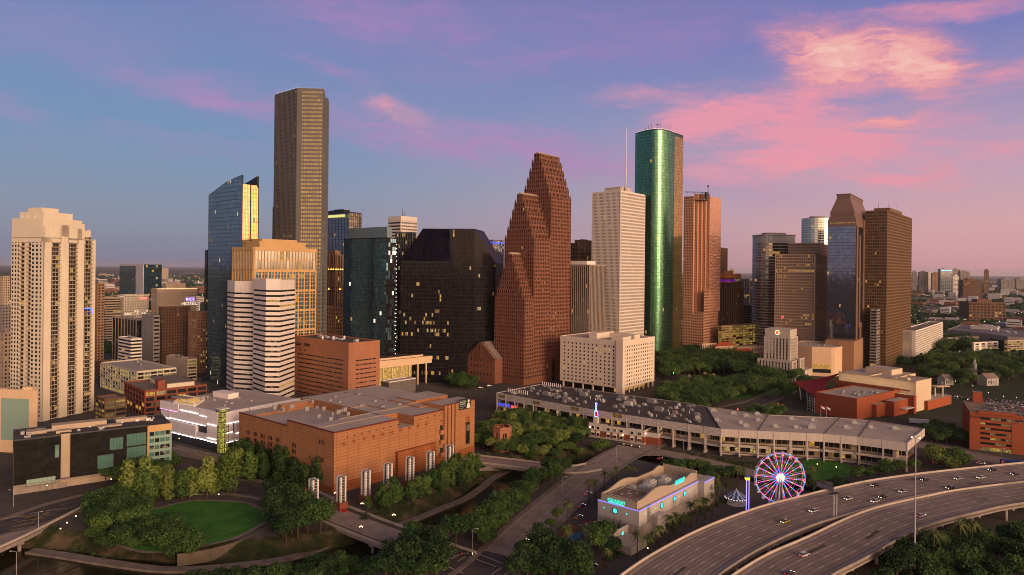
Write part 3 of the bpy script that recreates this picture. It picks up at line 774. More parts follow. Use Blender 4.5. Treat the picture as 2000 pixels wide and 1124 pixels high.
# ------------------------------------------------------------------ cream apartment tower, far left
def cream_tower():
 Y = 520; e1 = Vector((0.31,0.95)); e2 = Vector((-0.95,0.31)); c = P(84,480,Y).to_2d()
 l = c + e2 * solve(c,e2,22,480); r = c + e1 * solve(c,e1,187,480)
 poly = [l,c,r,l + r - c]
 root = thing('apartment_tower','tall cream apartment tower with three dark columns of balconies at far left','apartment tower',v3(cen(poly)))
 LT,RT = (c - l).length,(r - c).length
 dl,dr = (c - l) / LT,(r - c) / RT
 nl,nr = Vector((dl.y,-dl.x)),Vector((dr.y,-dr.x))
 z1 = 137.0; b = MB(); b.prism(inset(poly,1.6),0,z1 + 3,0)
 # right face: four piers, three balcony shafts
 cols = [(0.155,0.31),(0.475,0.635),(0.775,0.93)]
 edges = [0.0] + [x for cc in cols for x in cc] + [1.0]
 tops = [z1 + 3,z1 + 14,z1 + 12,z1 + 3]
 for i in range(0,8,2): b.fbox(c,dr,nr,edges[i] * RT,edges[i + 1] * RT,0,tops[i // 2],-1.6,0.0)
 for i in (0,1,2,3): b.fbox(c,dr,nr,(edges[2 * i] + 0.025) * RT,(edges[2 * i + 1] - 0.025) * RT,0,tops[i] - 9,0.0,0.45)
 # left face
 lc = [(0.0,0.27),(0.62,1.0)]
 for a,e in lc: b.fbox(l,dl,nl,a * LT,e * LT,0,z1 + (12 if a > 0.5 else 15),-1.6,-0.25)
 fh = 3.25; nf = int(z1 / fh)
 wins = []
 for a,e in lc:
  for j in range(1,nf + 2):
   for k in range(3):
    w = (e - a) * LT / 3
    x0 = a * LT + k * w + w * 0.25; x1 = x0 + w * 0.5
    pts = [(l.x + dl.x * x + nl.x * -0.22,l.y + dl.y * x + nl.y * -0.22,z) for x,z in ((x0,j * fh),(x1,j * fh),(x1,j * fh + 1.9),(x0,j * fh + 1.9))]
    wins.append((math.hypot(pts[0][0],pts[0][1]) + abs(j * fh - 60),pts,RND.choice((0,1,1,2)) if RND.random() < 0.05 else RND.choice((0,1))))
 # window strips of the shafts
 for (a,e) in cols:
  for j in range(nf + (2 if a > 0.4 else 1)):
   z = j * fh
   n_ = 3
   for k in range(n_):
    x0 = (a + (e - a) * k / n_) * RT + 0.12; x1 = (a + (e - a) * (k + 1) / n_) * RT - 0.12
    pts = [(c.x + dr.x * x + nr.x * -1.55,c.y + dr.y * x + nr.y * -1.55,zz) for x,zz in ((x0,z + 0.5),(x1,z + 0.5),(x1,z + fh - 0.35),(x0,z + fh - 0.35))]
    wins.append((1e4 + j,pts,RND.choice((2,3,4)) if RND.random() < 0.09 else RND.choice((0,1))))
 for a in (0.27,0.50):
  e = a + 0.12
  for j in range(nf):
   pts = [(l.x + dl.x * x + nl.x * -1.55,l.y + dl.y * x + nl.y * -1.55,zz) for x,zz in ((a * LT,j * fh + 0.5),(e * LT,j * fh + 0.5),(e * LT,j * fh + fh - 0.35),(a * LT,j * fh + fh - 0.35))]
   wins.append((2e4 + j,pts,RND.choice((0,0,1,1,2)) if RND.random() < 0.3 else 0))
 b.fbox(l,dl,nl,0.39 * LT,0.50 * LT,0,z1,-1.6,-0.9)
 # stepped crown
 for (x0,x1,y0,y1,za,zb) in ((0.0,0.72,0.02,1.0,z1,155.5),(0.7,0.93,0.12,0.95,z1,148),(0.06,0.6,0.15,0.9,155.5,160.5),(0.12,0.42,0.3,0.75,160.5,164)):
  q = [l + (c - l) * u + (r - c) * w for u,w in ((y0,x0),(y1,x0),(y1,x1),(y0,x1))]
  b.prism(q,za,zb,0)
 b.fbox(c,dr,nr,0.02 * RT,0.40 * RT,z1 + 3,156,-1.6,-0.1); b.fbox(c,dr,nr,0.40 * RT,0.78 * RT,z1 + 3,153,-1.6,-0.3)
 for (u,w) in ((0.06,0.62),(0.06,0.4),(0.06,0.22),(0.14,0.85),(0.3,0.85),(0.9,0.93),(0.6,0.95),(0.75,0.95)):
  q = l + (c - l) * (1 - w if False else w) * 1.0 + (r - c) * u
  b.box(q,0.9,0.9,z1 + 3,z1 + 21 if u < 0.3 else z1 + 12,math.atan2(dr.y,dr.x))
 b.build('wall',M['cream'],root)
 put_windows(root,wins,GL['window'] + [M['lit_warm'],M['lit_pale'],M['lit_dim']])
 # balconies: slab with a railing of thin bars
 m = MB(); nb = 0
 for (a,e) in cols:
  for j in range(1,nf + (2 if a > 0.4 else 1)):
   m.fbox(c,dr,nr,a * RT,e * RT + (0.9 if a > 0.7 else 0.5),j * fh - 0.12,j * fh + 0.12,-1.5,0.35)
   m.fbox(c,dr,nr,a * RT,e * RT + (0.9 if a > 0.7 else 0.5),j * fh + 1.0,j * fh + 1.1,0.25,0.33)
   for k in range(5): m.fbox(c,dr,nr,a * RT + (e - a) * RT * k / 4 - 0.04,a * RT + (e - a) * RT * k / 4 + 0.04,j * fh,j * fh + 1.0,0.26,0.32)
   if j in (nf // 2,):
    pass
 m.build('balcony',M['brown_dark'],root)['kind'] = 'stuff'
 m = MB()
 for a in (0.27,0.50):
  for j in range(1,nf):
   m.fbox(l,dl,nl,a * LT,(a + 0.12) * LT,j * fh - 0.12,j * fh + 0.95,-1.4,0.25)
 m.build('balcony',M['beige'],root)['kind'] = 'stuff'
 m = MB(); m.fbox(c,dr,nr,0.78 * RT,0.93 * RT,84,84.7,0.4,0.55); m.fbox(c,dr,nr,0.92 * RT,0.935 * RT,80,84,0.4,0.55); m.build('light_strip',lamp('blue_strip',(0.05,0.12,1.0),3.5),root)
 roof_kit(root,poly,z1 + 3.01,M['roof_grey'],M['cream'],0.9,None,4,M['metal_grey'],3)
cream_tower()
# ------------------------------------------------------------------ sloped-top blue glass tower
def sloped_tower():
 poly = foot(408,473,506,370,665)
 root = thing('glass_tower','blue glass tower with sloping top and one bright golden face','office tower',v3(cen(poly)))
 l,c,r,bk = poly
 zl = P(408,381,l.y).z; zm = P(445,355,(l.y + c.y) / 2).z; zc = P(475,341,c.y).z; zr = P(490,363,r.y).z
 def zt(s): return zl + (zm - zl) * s / 0.55 if s < 0.55 else zm + (zc - zm) * (s - 0.55) / 0.45
 b = MB(); wins = []
 d = (c - l).normalized()
 body = inset(poly,0.1)
 def ztop(p):
  s = max(0,min(1,(Vector(p[:2]) - l).dot(d) / (c - l).length)); return zt(s) - 0.2
 mid = body[0] + (body[1] - body[0]) * 0.55; mid2 = body[3] + (body[2] - body[3]) * 0.55
 # body in two prisms that step under the slope; the last part is lower behind the golden face
 b.prism([body[0],mid,mid2,body[3]],0,ztop)
 b.prism([mid,body[1],body[2],mid2],0,lambda p: min(ztop(p),zr - 0.5))
 # the blade that stands above the golden face
 n = Vector((d.y,-d.x))
 bl0 = mid - n * 0.0; b.prism([mid,body[1],body[1] - n * 1.2,mid - n * 1.2],zr - 1,ztop)
 e = (r - c).normalized()
 fin = [r - e * 2.2,r,r - d * 30,r - d * 30 - e * 2.2]
 b.prism([fin[3],fin[0],fin[1],fin[2]],zr - 3,lambda p: P(503,345,r.y).z if (Vector(p[:2]) - r).length < 4 else zr + 2)
 facade(b,wins,l,c,0,215,1.5,4.1,0.12,0.25,0.22,lit=0.012,mats=(0,0,1),litmats=(4,5),tilt=0.006,ztop=zt)
 facade(b,wins,c,r,0,zr,1.6,4.1,0.10,0.2,0.18,lit=0.01,mats=(2,3),litmats=(4,5),tilt=0.004,m0=0.6,m1=0.8)  # this face takes gold panes in place of the sunset it mirrors
 b.build('mullion',M['mull_dark'],root)
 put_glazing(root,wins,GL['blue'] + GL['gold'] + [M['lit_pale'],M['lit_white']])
 m = MB(); q = c + e * (r - c).length * 0.5; nn = Vector((e.y,-e.x)); m.fbox(q - e * 0.5,e,nn,0,1.0,60,zr,0,0.5); m.build('fin',M['mull_dark'],root)
sloped_tower()
# ------------------------------------------------------------------ the tallest tower: grey granite, cut corner
def tallest():
 Y = 690
 c1 = P(581,172,Y).to_2d(); c2 = c1 + Vector((26.4,2.0)); e1,e2 = axes(40)
 l = c1 + e2 * solve(c1,e2,537,181); r = c2 + e1 * 3.8
 bd = Vector((-0.22,0.975)); r = c2 + bd * 4; bk = l + bd * 48; br = r + bd * 44
 poly = [l,c1,c2,r,br,bk]
 sp = dict(bw=2.35,fh=4.05,pier=1.0,span=2.0,dep=0.35,lit=0.035,mats=(0,0,1),litmats=(4,5,6),m0=1.2,m1=1.2)
 z1 = P(581,172,Y).z - 2
 root = tower('granite_tower','tallest grey granite skyscraper with a cut-off corner and lights along its flat top','skyscraper',poly,z1,M['granite_grey'],GL['window'] + GL['dimgold_reflection'] + [M['lit_warm'],M['lit_pale'],M['lit_dim']],
     edges=(0,1,2),spec=sp,specs={1: dict(mats=(2,3,2),pier=0.85,span=1.75,tilt=0.004,m0=4.4,m1=1.4),2: dict(m0=0.2,m1=0.2,bw=1.8)},roofm=M['roof_dark'],pent=(0.4,0.4,4),units=3,lim=100,ph=2.0)  # cut corner: golden sky reflection painted into its panes
 q = [c2 + bd * 1.5,c2 + bd * 1.5 + Vector((4.0,.3)),c2 + bd * 22 + Vector((4.0,.3)),c2 + bd * 22]
 b = MB(); b.prism(q,0,P(636,193,695).z); wins = []
 facade(b,wins,q[0],q[1],0,P(636,193,695).z,1.8,4.05,0.5,1.0,0.2,lit=0.03,mats=(0,1),litmats=(2,3)); facade(b,wins,q[1],q[2],0,P(636,193,695).z,3,4.05,0.5,1.6,0.2,lit=0.02,mats=(0,1),litmats=(2,3))
 b.build('side_wing',M['granite_grey'],root); put_windows(root,wins,WM('blue'),'window',0)
 m = MB()
 for a,e in ((l,c1),(c1,c2)):
  k = int((e - a).length / 2.4)
  for i in range(k + 1):
   p = a + (e - a) * i / k; m.ball((p.x,p.y,z1 + 2.3),0.26,n=5,k=3)
 m.build('roof_light',M['lit_white'],root)
 m = MB(); p = cen(poly); m.tube([(p.x,p.y,z1),(p.x,p.y,z1 + 11)],[0.4,0.12],5); m.tube([(p.x - 22,p.y,z1),(p.x - 22,p.y,z1 + 7)],[0.3,0.1],5); m.tube([(p.x + 4,p.y,z1),(p.x + 4,p.y,z1 + 6)],[0.3,0.1],5); m.build('mast',M['metal_dark'],root)
tallest()
tower('office_block','dark slim tower peeping out left behind the tallest granite skyscraper','office tower',foot(533,541,560,405,760),P(536,405,760).z,M['granite_grey'],DARK,edges=(0,1),spec=dict(bw=3,fh=4,pier=1,span=2,lit=0.03,litmats=(2,3)),lim=0)
# ------------------------------------------------------------------ tan and gold office block
r_ = tower('tan_office_tower','tan stone office tower with gold framed greenish glass behind the striped white towers','office tower',foot(455,496,618,487,640),P(496,485,640).z,M['tan'],GL['pale'] + GL['teal'] + [M['lit_warm'],M['lit_pale']],
  edges=(),units=0,ph=1.2,lim=0)
def tan_faces(root,poly):
 z1 = P(496,485,640).z; b = MB(); wins = []
 for k,bw in ((0,5.6),(1,6.6)):
  p,q = poly[k],poly[k + 1]
  L = (q - p).length; d = (q - p) / L; n = Vector((d.y,-d.x))
  facade(b,wins,p,q,z1 - 20,z1 - 2,bw / 2,8.5,0.5,0.7,0.5,lit=0.05,mats=(0,1),litmats=(5,5,4),m0=1.0,m1=1.0,tilt=0.002,off=0.35)
  facade(b,wins,p,q,4,z1 - 20.5,bw / 2,3.9,0.45,0.6,0.45,lit=0.05,mats=(2,3,2),litmats=(4,5),m0=1.0,m1=1.0,tilt=0.002,off=0.35)
  nb = max(1,round((L - 2) / bw))
  for i in range(nb + 1): b.fbox(p,d,n,max(0,1 + i * (L - 2) / nb - 0.7),min(L,1 + i * (L - 2) / nb + 0.7),0,z1 - 20.4,0.2,1.1)
  for j in range(5): b.fbox(p,d,n,0,L,z1 - 21.2 - j * 19.5 - 1.0,z1 - 21.2 - j * 19.5 + 0.6,0.2,0.85)
  b.fbox(p,d,n,0,L,z1 - 2.2,z1 + 1.2,0.15,1.1)
 b.build('frame',M['tan'],root); put_glazing(root,wins,GL['pale'] + GL['teal'] + [M['lit_warm'],M['lit_pale']])
 pc = foot(475,507,598,472,652); b = MB(); b.prism(pc,z1 + 0.06,P(507,471,652).z); b.prism(inset(pc,6),P(507,471,652).z,P(507,466,652).z); b.build('penthouse',M['tan'],root)
tan_faces(r_,foot(455,496,618,487,640))
# ------------------------------------------------------------------ white striped towers
def striped():
 A = [(P(493,778,622)),P(517,788,600),P(545,788,600),P(575,774,634)]
 A = [Vector((p.x,p.y)) for p in A]; A += [Vector((-214,664)),Vector((-236,656))]
 Bp = [Vector((p.x,p.y)) for p in (P(442,770,662),P(456,775,640),P(493,775,634))]; Bp += [Vector((-222,668)),Vector((-262,690))]
 for poly,zt,lab in ((A,P(520,545,600).z,'front white striped octagonal tower with dark ribbon windows'),(Bp,P(465,551,640).z,'rear white striped tower standing half behind its octagonal twin')):
  root = thing('striped_tower',lab,'office tower',v3(cen(poly)),'twin white striped towers')
  b = MB(); b.prism(inset(poly,0.8),0,zt - 1.0,0); wins = []
  fh = 4.45; nf = int((zt - 10) / fh)
  for i in range(len(poly)):
   p,q = poly[i],poly[(i + 1) % len(poly)]
   L = (q - p).length; d = (q - p) / L; n = Vector((d.y,-d.x))
  def ring(z0,z1): b.prism(poly,z0,z1,0,bot=True)
  zw = zt - 11.5
  for j in range(nf + 1):
   top = zw - j * fh
   if top - fh < 0: ring(0,top); break
   ring(top - fh + 1.75,top - 0.0)
   for i in range(len(poly)):
    pl = inset(poly,0.5); p,q = pl[i],pl[(i + 1) % len(poly)]
    L = (q - p).length; d = (q - p) / L
    wins.append((j,[v3(p,top - fh),v3(q,top - fh),v3(q,top - fh + 1.8),v3(p,top - fh + 1.8)],RND.choice((0,0,0,1)) if RND.random() > 0.03 else 2))
  for i in range(len(poly)):
   pl = inset(poly,0.5); p,q = pl[i],pl[(i + 1) % len(poly)]; wins.append((-1,[v3(p,zw),v3(q,zw),v3(q,zw + 1.6),v3(p,zw + 1.6)],0))
  if poly is A:      # crown: a faceted hood that slopes down over the right-hand facet
   c = cen(poly)
   low = zw + 1.6
   b.prism(poly,low,lambda p: zt if (Vector(p[:2]) - A[3]).length > 2 and (Vector(p[:2]) - A[4]).length > 2 else low + 1.0,0,bot=True)
  else: b.prism(poly,zw + 1.6,zt,0,bot=True)
  b.build('wall',M['white_panel'],root); put_windows(root,wins,WM('window'),'ribbon_window',100)
  if poly is Bp: roof_kit(root,poly,zt + 0.01,M['roof_grey'],M['white_panel'],0.8,None,2,M['metal_grey'],5)
striped()
# ------------------------------------------------------------------ blue-green glass office tower and its neighbours
def bluegreen():
 poly = foot(672,755,774,466,700); z1 = P(755,466,700).z
 root = tower('glass_office_tower','blue green glass office tower with pale screen wall on top','office tower',poly,z1,M['mull_dark'],GL['teal'] + GL['black'] + [M['lit_warm'],M['lit_white'],M['lit_pale']],edges=(0,1),glaz=True,
  spec=dict(bw=3.2,fh=4.2,pier=0.22,span=0.25,dep=0.2,lit=0.012,mats=(0,0,1),litmats=(4,5,5),tilt=0.006),specs={1: dict(bw=2.4,mats=(2,3,0),lit=0.05)},units=2)
 q = foot(680,756,766,445,703); b = MB(); b.prism(q,z1 + 0.1,P(756,443,703).z); b.build('screen_wall',M['pale_screen'],root)
 b = MB();
 for k in (0,1):
  p,s = q[k],q[k + 1]; d = (s - p).normalized(); n = Vector((d.y,-d.x))
  for i in range(9): b.fbox(p,d,n,(s - p).length * i / 8 - 0.08,(s - p).length * i / 8 + 0.08,z1 + 0.1,P(756,443,703).z,0,0.12)
  b.fbox(p,d,n,0,(s - p).length,(z1 + P(756,443,703).z) / 2,(z1 + P(756,443,703).z) / 2 + 0.15,0,0.1)
 b.build('panel_joint',M['mull_grey'],root)
 m = MB()
 e = poly[2]
 for j in range(40): m.ball((e.x + 0.6,e.y - 0.8,z1 - 6 - j * 4.2 + RND.uniform(-.2,.2)),0.42,n=5,k=3)
 m.build('stair_light',M['lamp_white'],root)
M['pale_screen'] = paint('pale_blue_screen',(0.20,0.30,0.36),0.3,0.5)
bluegreen()
tower('glass_office_tower','dark grey glass tower standing right behind the blue green one','office tower',foot(772,806,812,461,745),P(790,455,745).z,M['mull_grey'],GL['smoke'] + GL['black'] + [M['lit_warm'],M['lit_pale']],glaz=True,
  spec=dict(bw=3,fh=4.1,pier=0.5,span=0.3,lit=0.05,mats=(0,1),litmats=(4,5),tilt=0.006),units=2)
tower('glass_office_tower','stepped blue glass tower with a lit yellow roof edge behind the tallest skyscraper','office tower',foot(620,682,706,416,840),P(682,416,840).z,M['mull_dark'],GL['slate'] + GL['smoke'] + [M['lit_warm'],M['lit_pale']],glaz=True,
  spec=dict(bw=3,fh=4.1,pier=0.2,span=0.3,lit=0.03,mats=(0,0,1),litmats=(4,5),tilt=0.005),specs={1: dict(mats=(2,3))},units=2,pent=(0.5,0.5,5))
b = MB(); q = foot(641,674,682,418,838); d = (q[1] - q[0]).normalized(); b.fbox(q[0],d,Vector((d.y,-d.x)),0,(q[1] - q[0]).length,P(674,424,838).z,P(674,419,838).z,0.3,0.6)
b.build('roof_light_band',lamp('yellow_band',(0.9,0.85,0.25),0.8),D.objects['glass_office_tower.002'])
def white_bg():
 poly = foot(758,783,815,422,900); z1 = P(783,422,900).z
 root = tower('office_tower','white concrete office tower with a mast behind the black trapezoid towers','office tower',poly,z1 - 7,M['white_panel'],DARK,spec=dict(bw=3.6,fh=4.2,pier=1.0,span=2.2,dep=0.3,lit=0.02,litmats=(2,3),m0=0.5,m1=0.5),specs={0: dict(pier=0.0)},units=0,lim=40)
 b = MB(); b.prism(poly,z1 - 6.9,z1); b.build('crown',M['white_panel'],root)
 p = cen(poly); b = MB(); b.tube([(p.x,p.y,z1),(p.x,p.y,z1 + 12)],[0.6,0.2],6); b.tube([(p.x + 2,p.y,z1),(p.x + 2,p.y,z1 + 7)],[0.5,0.2],6); b.build('mast',M['metal_dark'],root)
white_bg()
# ------------------------------------------------------------------ old tower with amber floodlit crown
M['uplight'] = lamp('amber_flood',(1.0,0.42,0.04),28.0,True)
def amber():
 poly = foot(633,655,673,500,800); z1 = P(655,500,800).z
 root = tower('setback_tower','brown stone setback tower with amber floodlit crown between two glass towers','office tower',poly,z1,M['brown_stone'],DARK,spec=dict(bw=3.2,fh=5,pier=1.5,span=0.5,dep=0.5,lit=0.03,litmats=(2,3)),units=1,pent=(0.6,0.6,6),lim=40)
 b = MB(); e1,e2 = axes(40)
 for zz in (P(655,527,800).z,P(655,566,800).z):
  q = inset(poly,-1.6)
  b2 = MB(); b2.prism(q,zz - 1.2,zz,bot=True); b2.build('ledge',M['brown_stone'],root)
  for k in (0,1):
   for t in (0.12,0.3,0.5,0.7,0.88):
    c = q[k] + (q[k + 1] - q[k]) * t; c2 = cen(q); c = c + (c2 - c).normalized() * 0.7
    if zz < P(655,540,800).z and t != 0.5: continue
    b.box(c,1.0,0.6,zz + 0.05,zz + 0.6,0)
 b.build('floodlight',M['uplight'],root)
 for k in (0,1):
  for t in (0.15,0.5,0.85):
   c = poly[k] + (poly[k + 1] - poly[k]) * t; d = (poly[k + 1] - poly[k]).normalized(); n = Vector((d.y,-d.x)); b = MB(); b.fbox(poly[k],d,n,(c - poly[k]).length - 0.9,(c - poly[k]).length + 0.9,P(655,560,800).z,z1 + 2,0.5,1.0); b.build('buttress',M['brown_stone'],root)
 low = foot(628,655,690,605,770); tower('office_block','low brown stone annex below the amber floodlit tower','office building',low,P(655,603,770).z,M['brown_stone'],DARK,spec=dict(bw=3.2,fh=4,pier=1.4,span=1.8,lit=0.04,litmats=(2,3)),lim=0,units=2)
amber()
# ------------------------------------------------------------------ black trapezoid twin towers
def trapezoids():
 Y = 720
 p783 = P(783,512,Y).to_2d(); p878 = P(878,512,Y - 4).to_2d()
 ze = P(830,511,Y).z; back = 34.0; zr = P(850,447.5,Y + back).z
 r0 = P(826,448,Y + back).to_2d(); r1 = P(878.5,447,Y + back).to_2d()
 root = thing('trapezoid_tower','left black glass tower with a steep sloping roof face and lit windows','office tower',v3(cen([p783,p878,r1,r0])),'twin black trapezoid towers')
 b = MB(); wins = []
 rb0 = r0 + Vector((10,40)); rb1 = r1 + Vector((4,40))
 b.poly([v3(p783,0),v3(p878,0),v3(p878,ze),v3(p783,ze)])
 b.poly([v3(p878,0),v3(r1,0),v3(r1,zr),v3(p878,ze)]); b.poly([v3(r0,0),v3(p783,0),v3(p783,ze),v3(r0,zr)])
 b.poly([v3(r1,0),v3(rb1,0),v3(rb1,zr),v3(r1,zr)]); b.poly([v3(rb0,0),v3(r0,0),v3(r0,zr),v3(rb0,zr)]); b.poly([v3(r0,zr),v3(r1,zr),v3(rb1,zr),v3(rb0,zr)])
 b.build('wall',M['black'],root)
 # the sloping roof face: panes coloured for the reflected purple sky, with fine ribs
 s = MB(); nr_ = 14; nc = 18
 up = lambda u,w: v3(p783,ze) + (v3(p878,ze) - v3(p783,ze)) * u * (1 - w) + (v3(r0,zr) - v3(p783,ze)) * w + (v3(r1,zr) - v3(r0,zr)) * u * w
 def pt(u,w):
  a = v3(p783,ze).lerp(v3(r0,zr),w); c = v3(p878,ze).lerp(v3(r1,zr),w); return a.lerp(c,u) + Vector((0,-0.25,0.25))
 for j in range(nr_):
  for i in range(nc): s.poly([pt(i / nc,j / nr_),pt((i + 1) / nc,j / nr_),pt((i + 1) / nc,(j + 1) / nr_),pt(i / nc,(j + 1) / nr_)],RND.choice((0,0,1)))
 s.build('sloping_roof',GL['purple_reflection'],root)
 fr = MB()
 def litf(u,w,i,j): return 0.0 if j < 9 else (0.26 if j in (12,13,14,20,21,19) else 0.05 if j < 22 else 0.10)
 facade(fr,wins,p783,p878,0,ze - 1.5,1.7,4.0,0.1,0.55,0.12,litf=lambda u,w,i,j: (0.0,0.02,0.3,0.02,0.03,0.03,0.3,0.05,0.05,0.04,0.2,0.25,0.16,0.3,0.12,0.25,0.2,0.12,0.22,0.12,0.05,0.2,0.1,0.04,0.02,0.1,0.03,0.02,0.01)[min(j,28)] * 0.55,mats=(0,0,1),litmats=(2,3,4),tilt=0.004,off=0.05)
 fr.fbox(p783,(p878 - p783).normalized(),Vector((0,-1)),0,(p878 - p783).length,ze - 1.6,ze + 0.5,0.05,0.5)
 fr.build('mullion',M['black'],root)
 put_glazing(root,wins,GL['black'] + [M['lit_warm'],M['lit_dim'],M['lit_pale']])
 # right tower
 Y2 = 735; a = P(878.8,447,Y2).to_2d(); c = P(927,447,Y2).to_2d(); z1 = P(900,447,Y2).z
 d0 = P(968,515,Y2 + 12).to_2d(); ze2 = P(968,514,Y2 + 12).z
 root = thing('trapezoid_tower','right black glass tower with its roof slanting down to the right','office tower',v3(cen([a,c,d0])),'twin black trapezoid towers')
 b = MB(); bk0 = a + Vector((5,45)); bk1 = c + Vector((8,45)); bk2 = d0 + Vector((8,45))
 b.prism([a,c,bk1,bk0],0,z1)
 b.poly([v3(c,0),v3(d0,0),v3(d0,ze2),v3(c,z1)]); b.poly([v3(d0,0),v3(bk2,0),v3(bk2,ze2),v3(d0,ze2)]); b.poly([v3(c,z1),v3(d0,ze2),v3(bk2,ze2),v3(bk1,z1)])
 b.build('wall',M['black'],root)
 fr = MB(); wins = []
 facade(fr,wins,a,c,0,z1 - 1,1.7,4.0,0.1,0.4,0.12,lit=0.022,mats=(0,1),litmats=(2,3,4),tilt=0.003,off=0.05)
 facade(fr,wins,c,d0,0,z1 - 1,1.7,4.0,0.1,0.4,0.12,lit=0.035,mats=(0,1),litmats=(2,3,4),tilt=0.003,off=0.05,ztop=lambda s: z1 - 1 + (ze2 - z1) * s)
 fr.build('mullion',M['black'],root); put_glazing(root,wins,GL['black'] + [M['lit_warm'],M['lit_dim'],M['lit_pale']])
 s = MB(); cc = P(927,448,Y2).to_2d(); zz = P(927,517,Y2).z
 s.poly([v3(c,zz) + Vector((0,-.6,0)),v3(d0,zz) + Vector((0,-.6,0)),v3(d0,ze2 + .2) + Vector((0,-.6,0)),v3(c,z1) + Vector((0,-.6,0))]); s.poly([v3(c,z1) + Vector((0,-.6,0)),v3(d0,ze2 + .2) + Vector((0,-.6,0)),v3(d0,ze2 + .2),v3(c,z1)]); s.build('sloping_roof',GL['black'][1],root)
trapezoids()
tower('office_tower','distant glass tower topped by a row of blue lights beside the red gabled tower','office tower',foot(940,963,984,470,1050),P(963,470,1050).z,M['mull_grey'],GL['slate'] + GL['smoke'] + [M['lit_warm'],M['lit_pale']],glaz=True,spec=dict(bw=3.5,fh=4.2,pier=0.3,span=0.5,lit=0.03,mats=(0,1),litmats=(4,5),tilt=0.005),units=1)
def bluelights():
 q = foot(940,963,984,470,1050); b = MB()
 for k in (0,1):
  for i in range(9):
   p = q[k] + (q[k + 1] - q[k]) * (0.06 + 0.11 * i); d = (q[k + 1] - q[k]).normalized(); b.fbox(q[k],d,Vector((d.y,-d.x)),(p - q[k]).length - 0.45,(p - q[k]).length + 0.45,P(963,476,1050).z,P(963,472.5,1050).z,0.3,0.6)
 b.build('light_strip',lamp('violet_blue',(0.10,0.12,1.0),1.6),D.objects['office_tower.001'])
bluelights()
tower('office_block','pale low office block squeezed between the black and the red gabled tower','office building',foot(968,976,996,560,900),P(976,527,900).z,M['grey_conc'],DARK,spec=dict(bw=3,fh=4,pier=1.2,span=1.6,lit=0.06,litmats=(2,3)),lim=0,units=1)
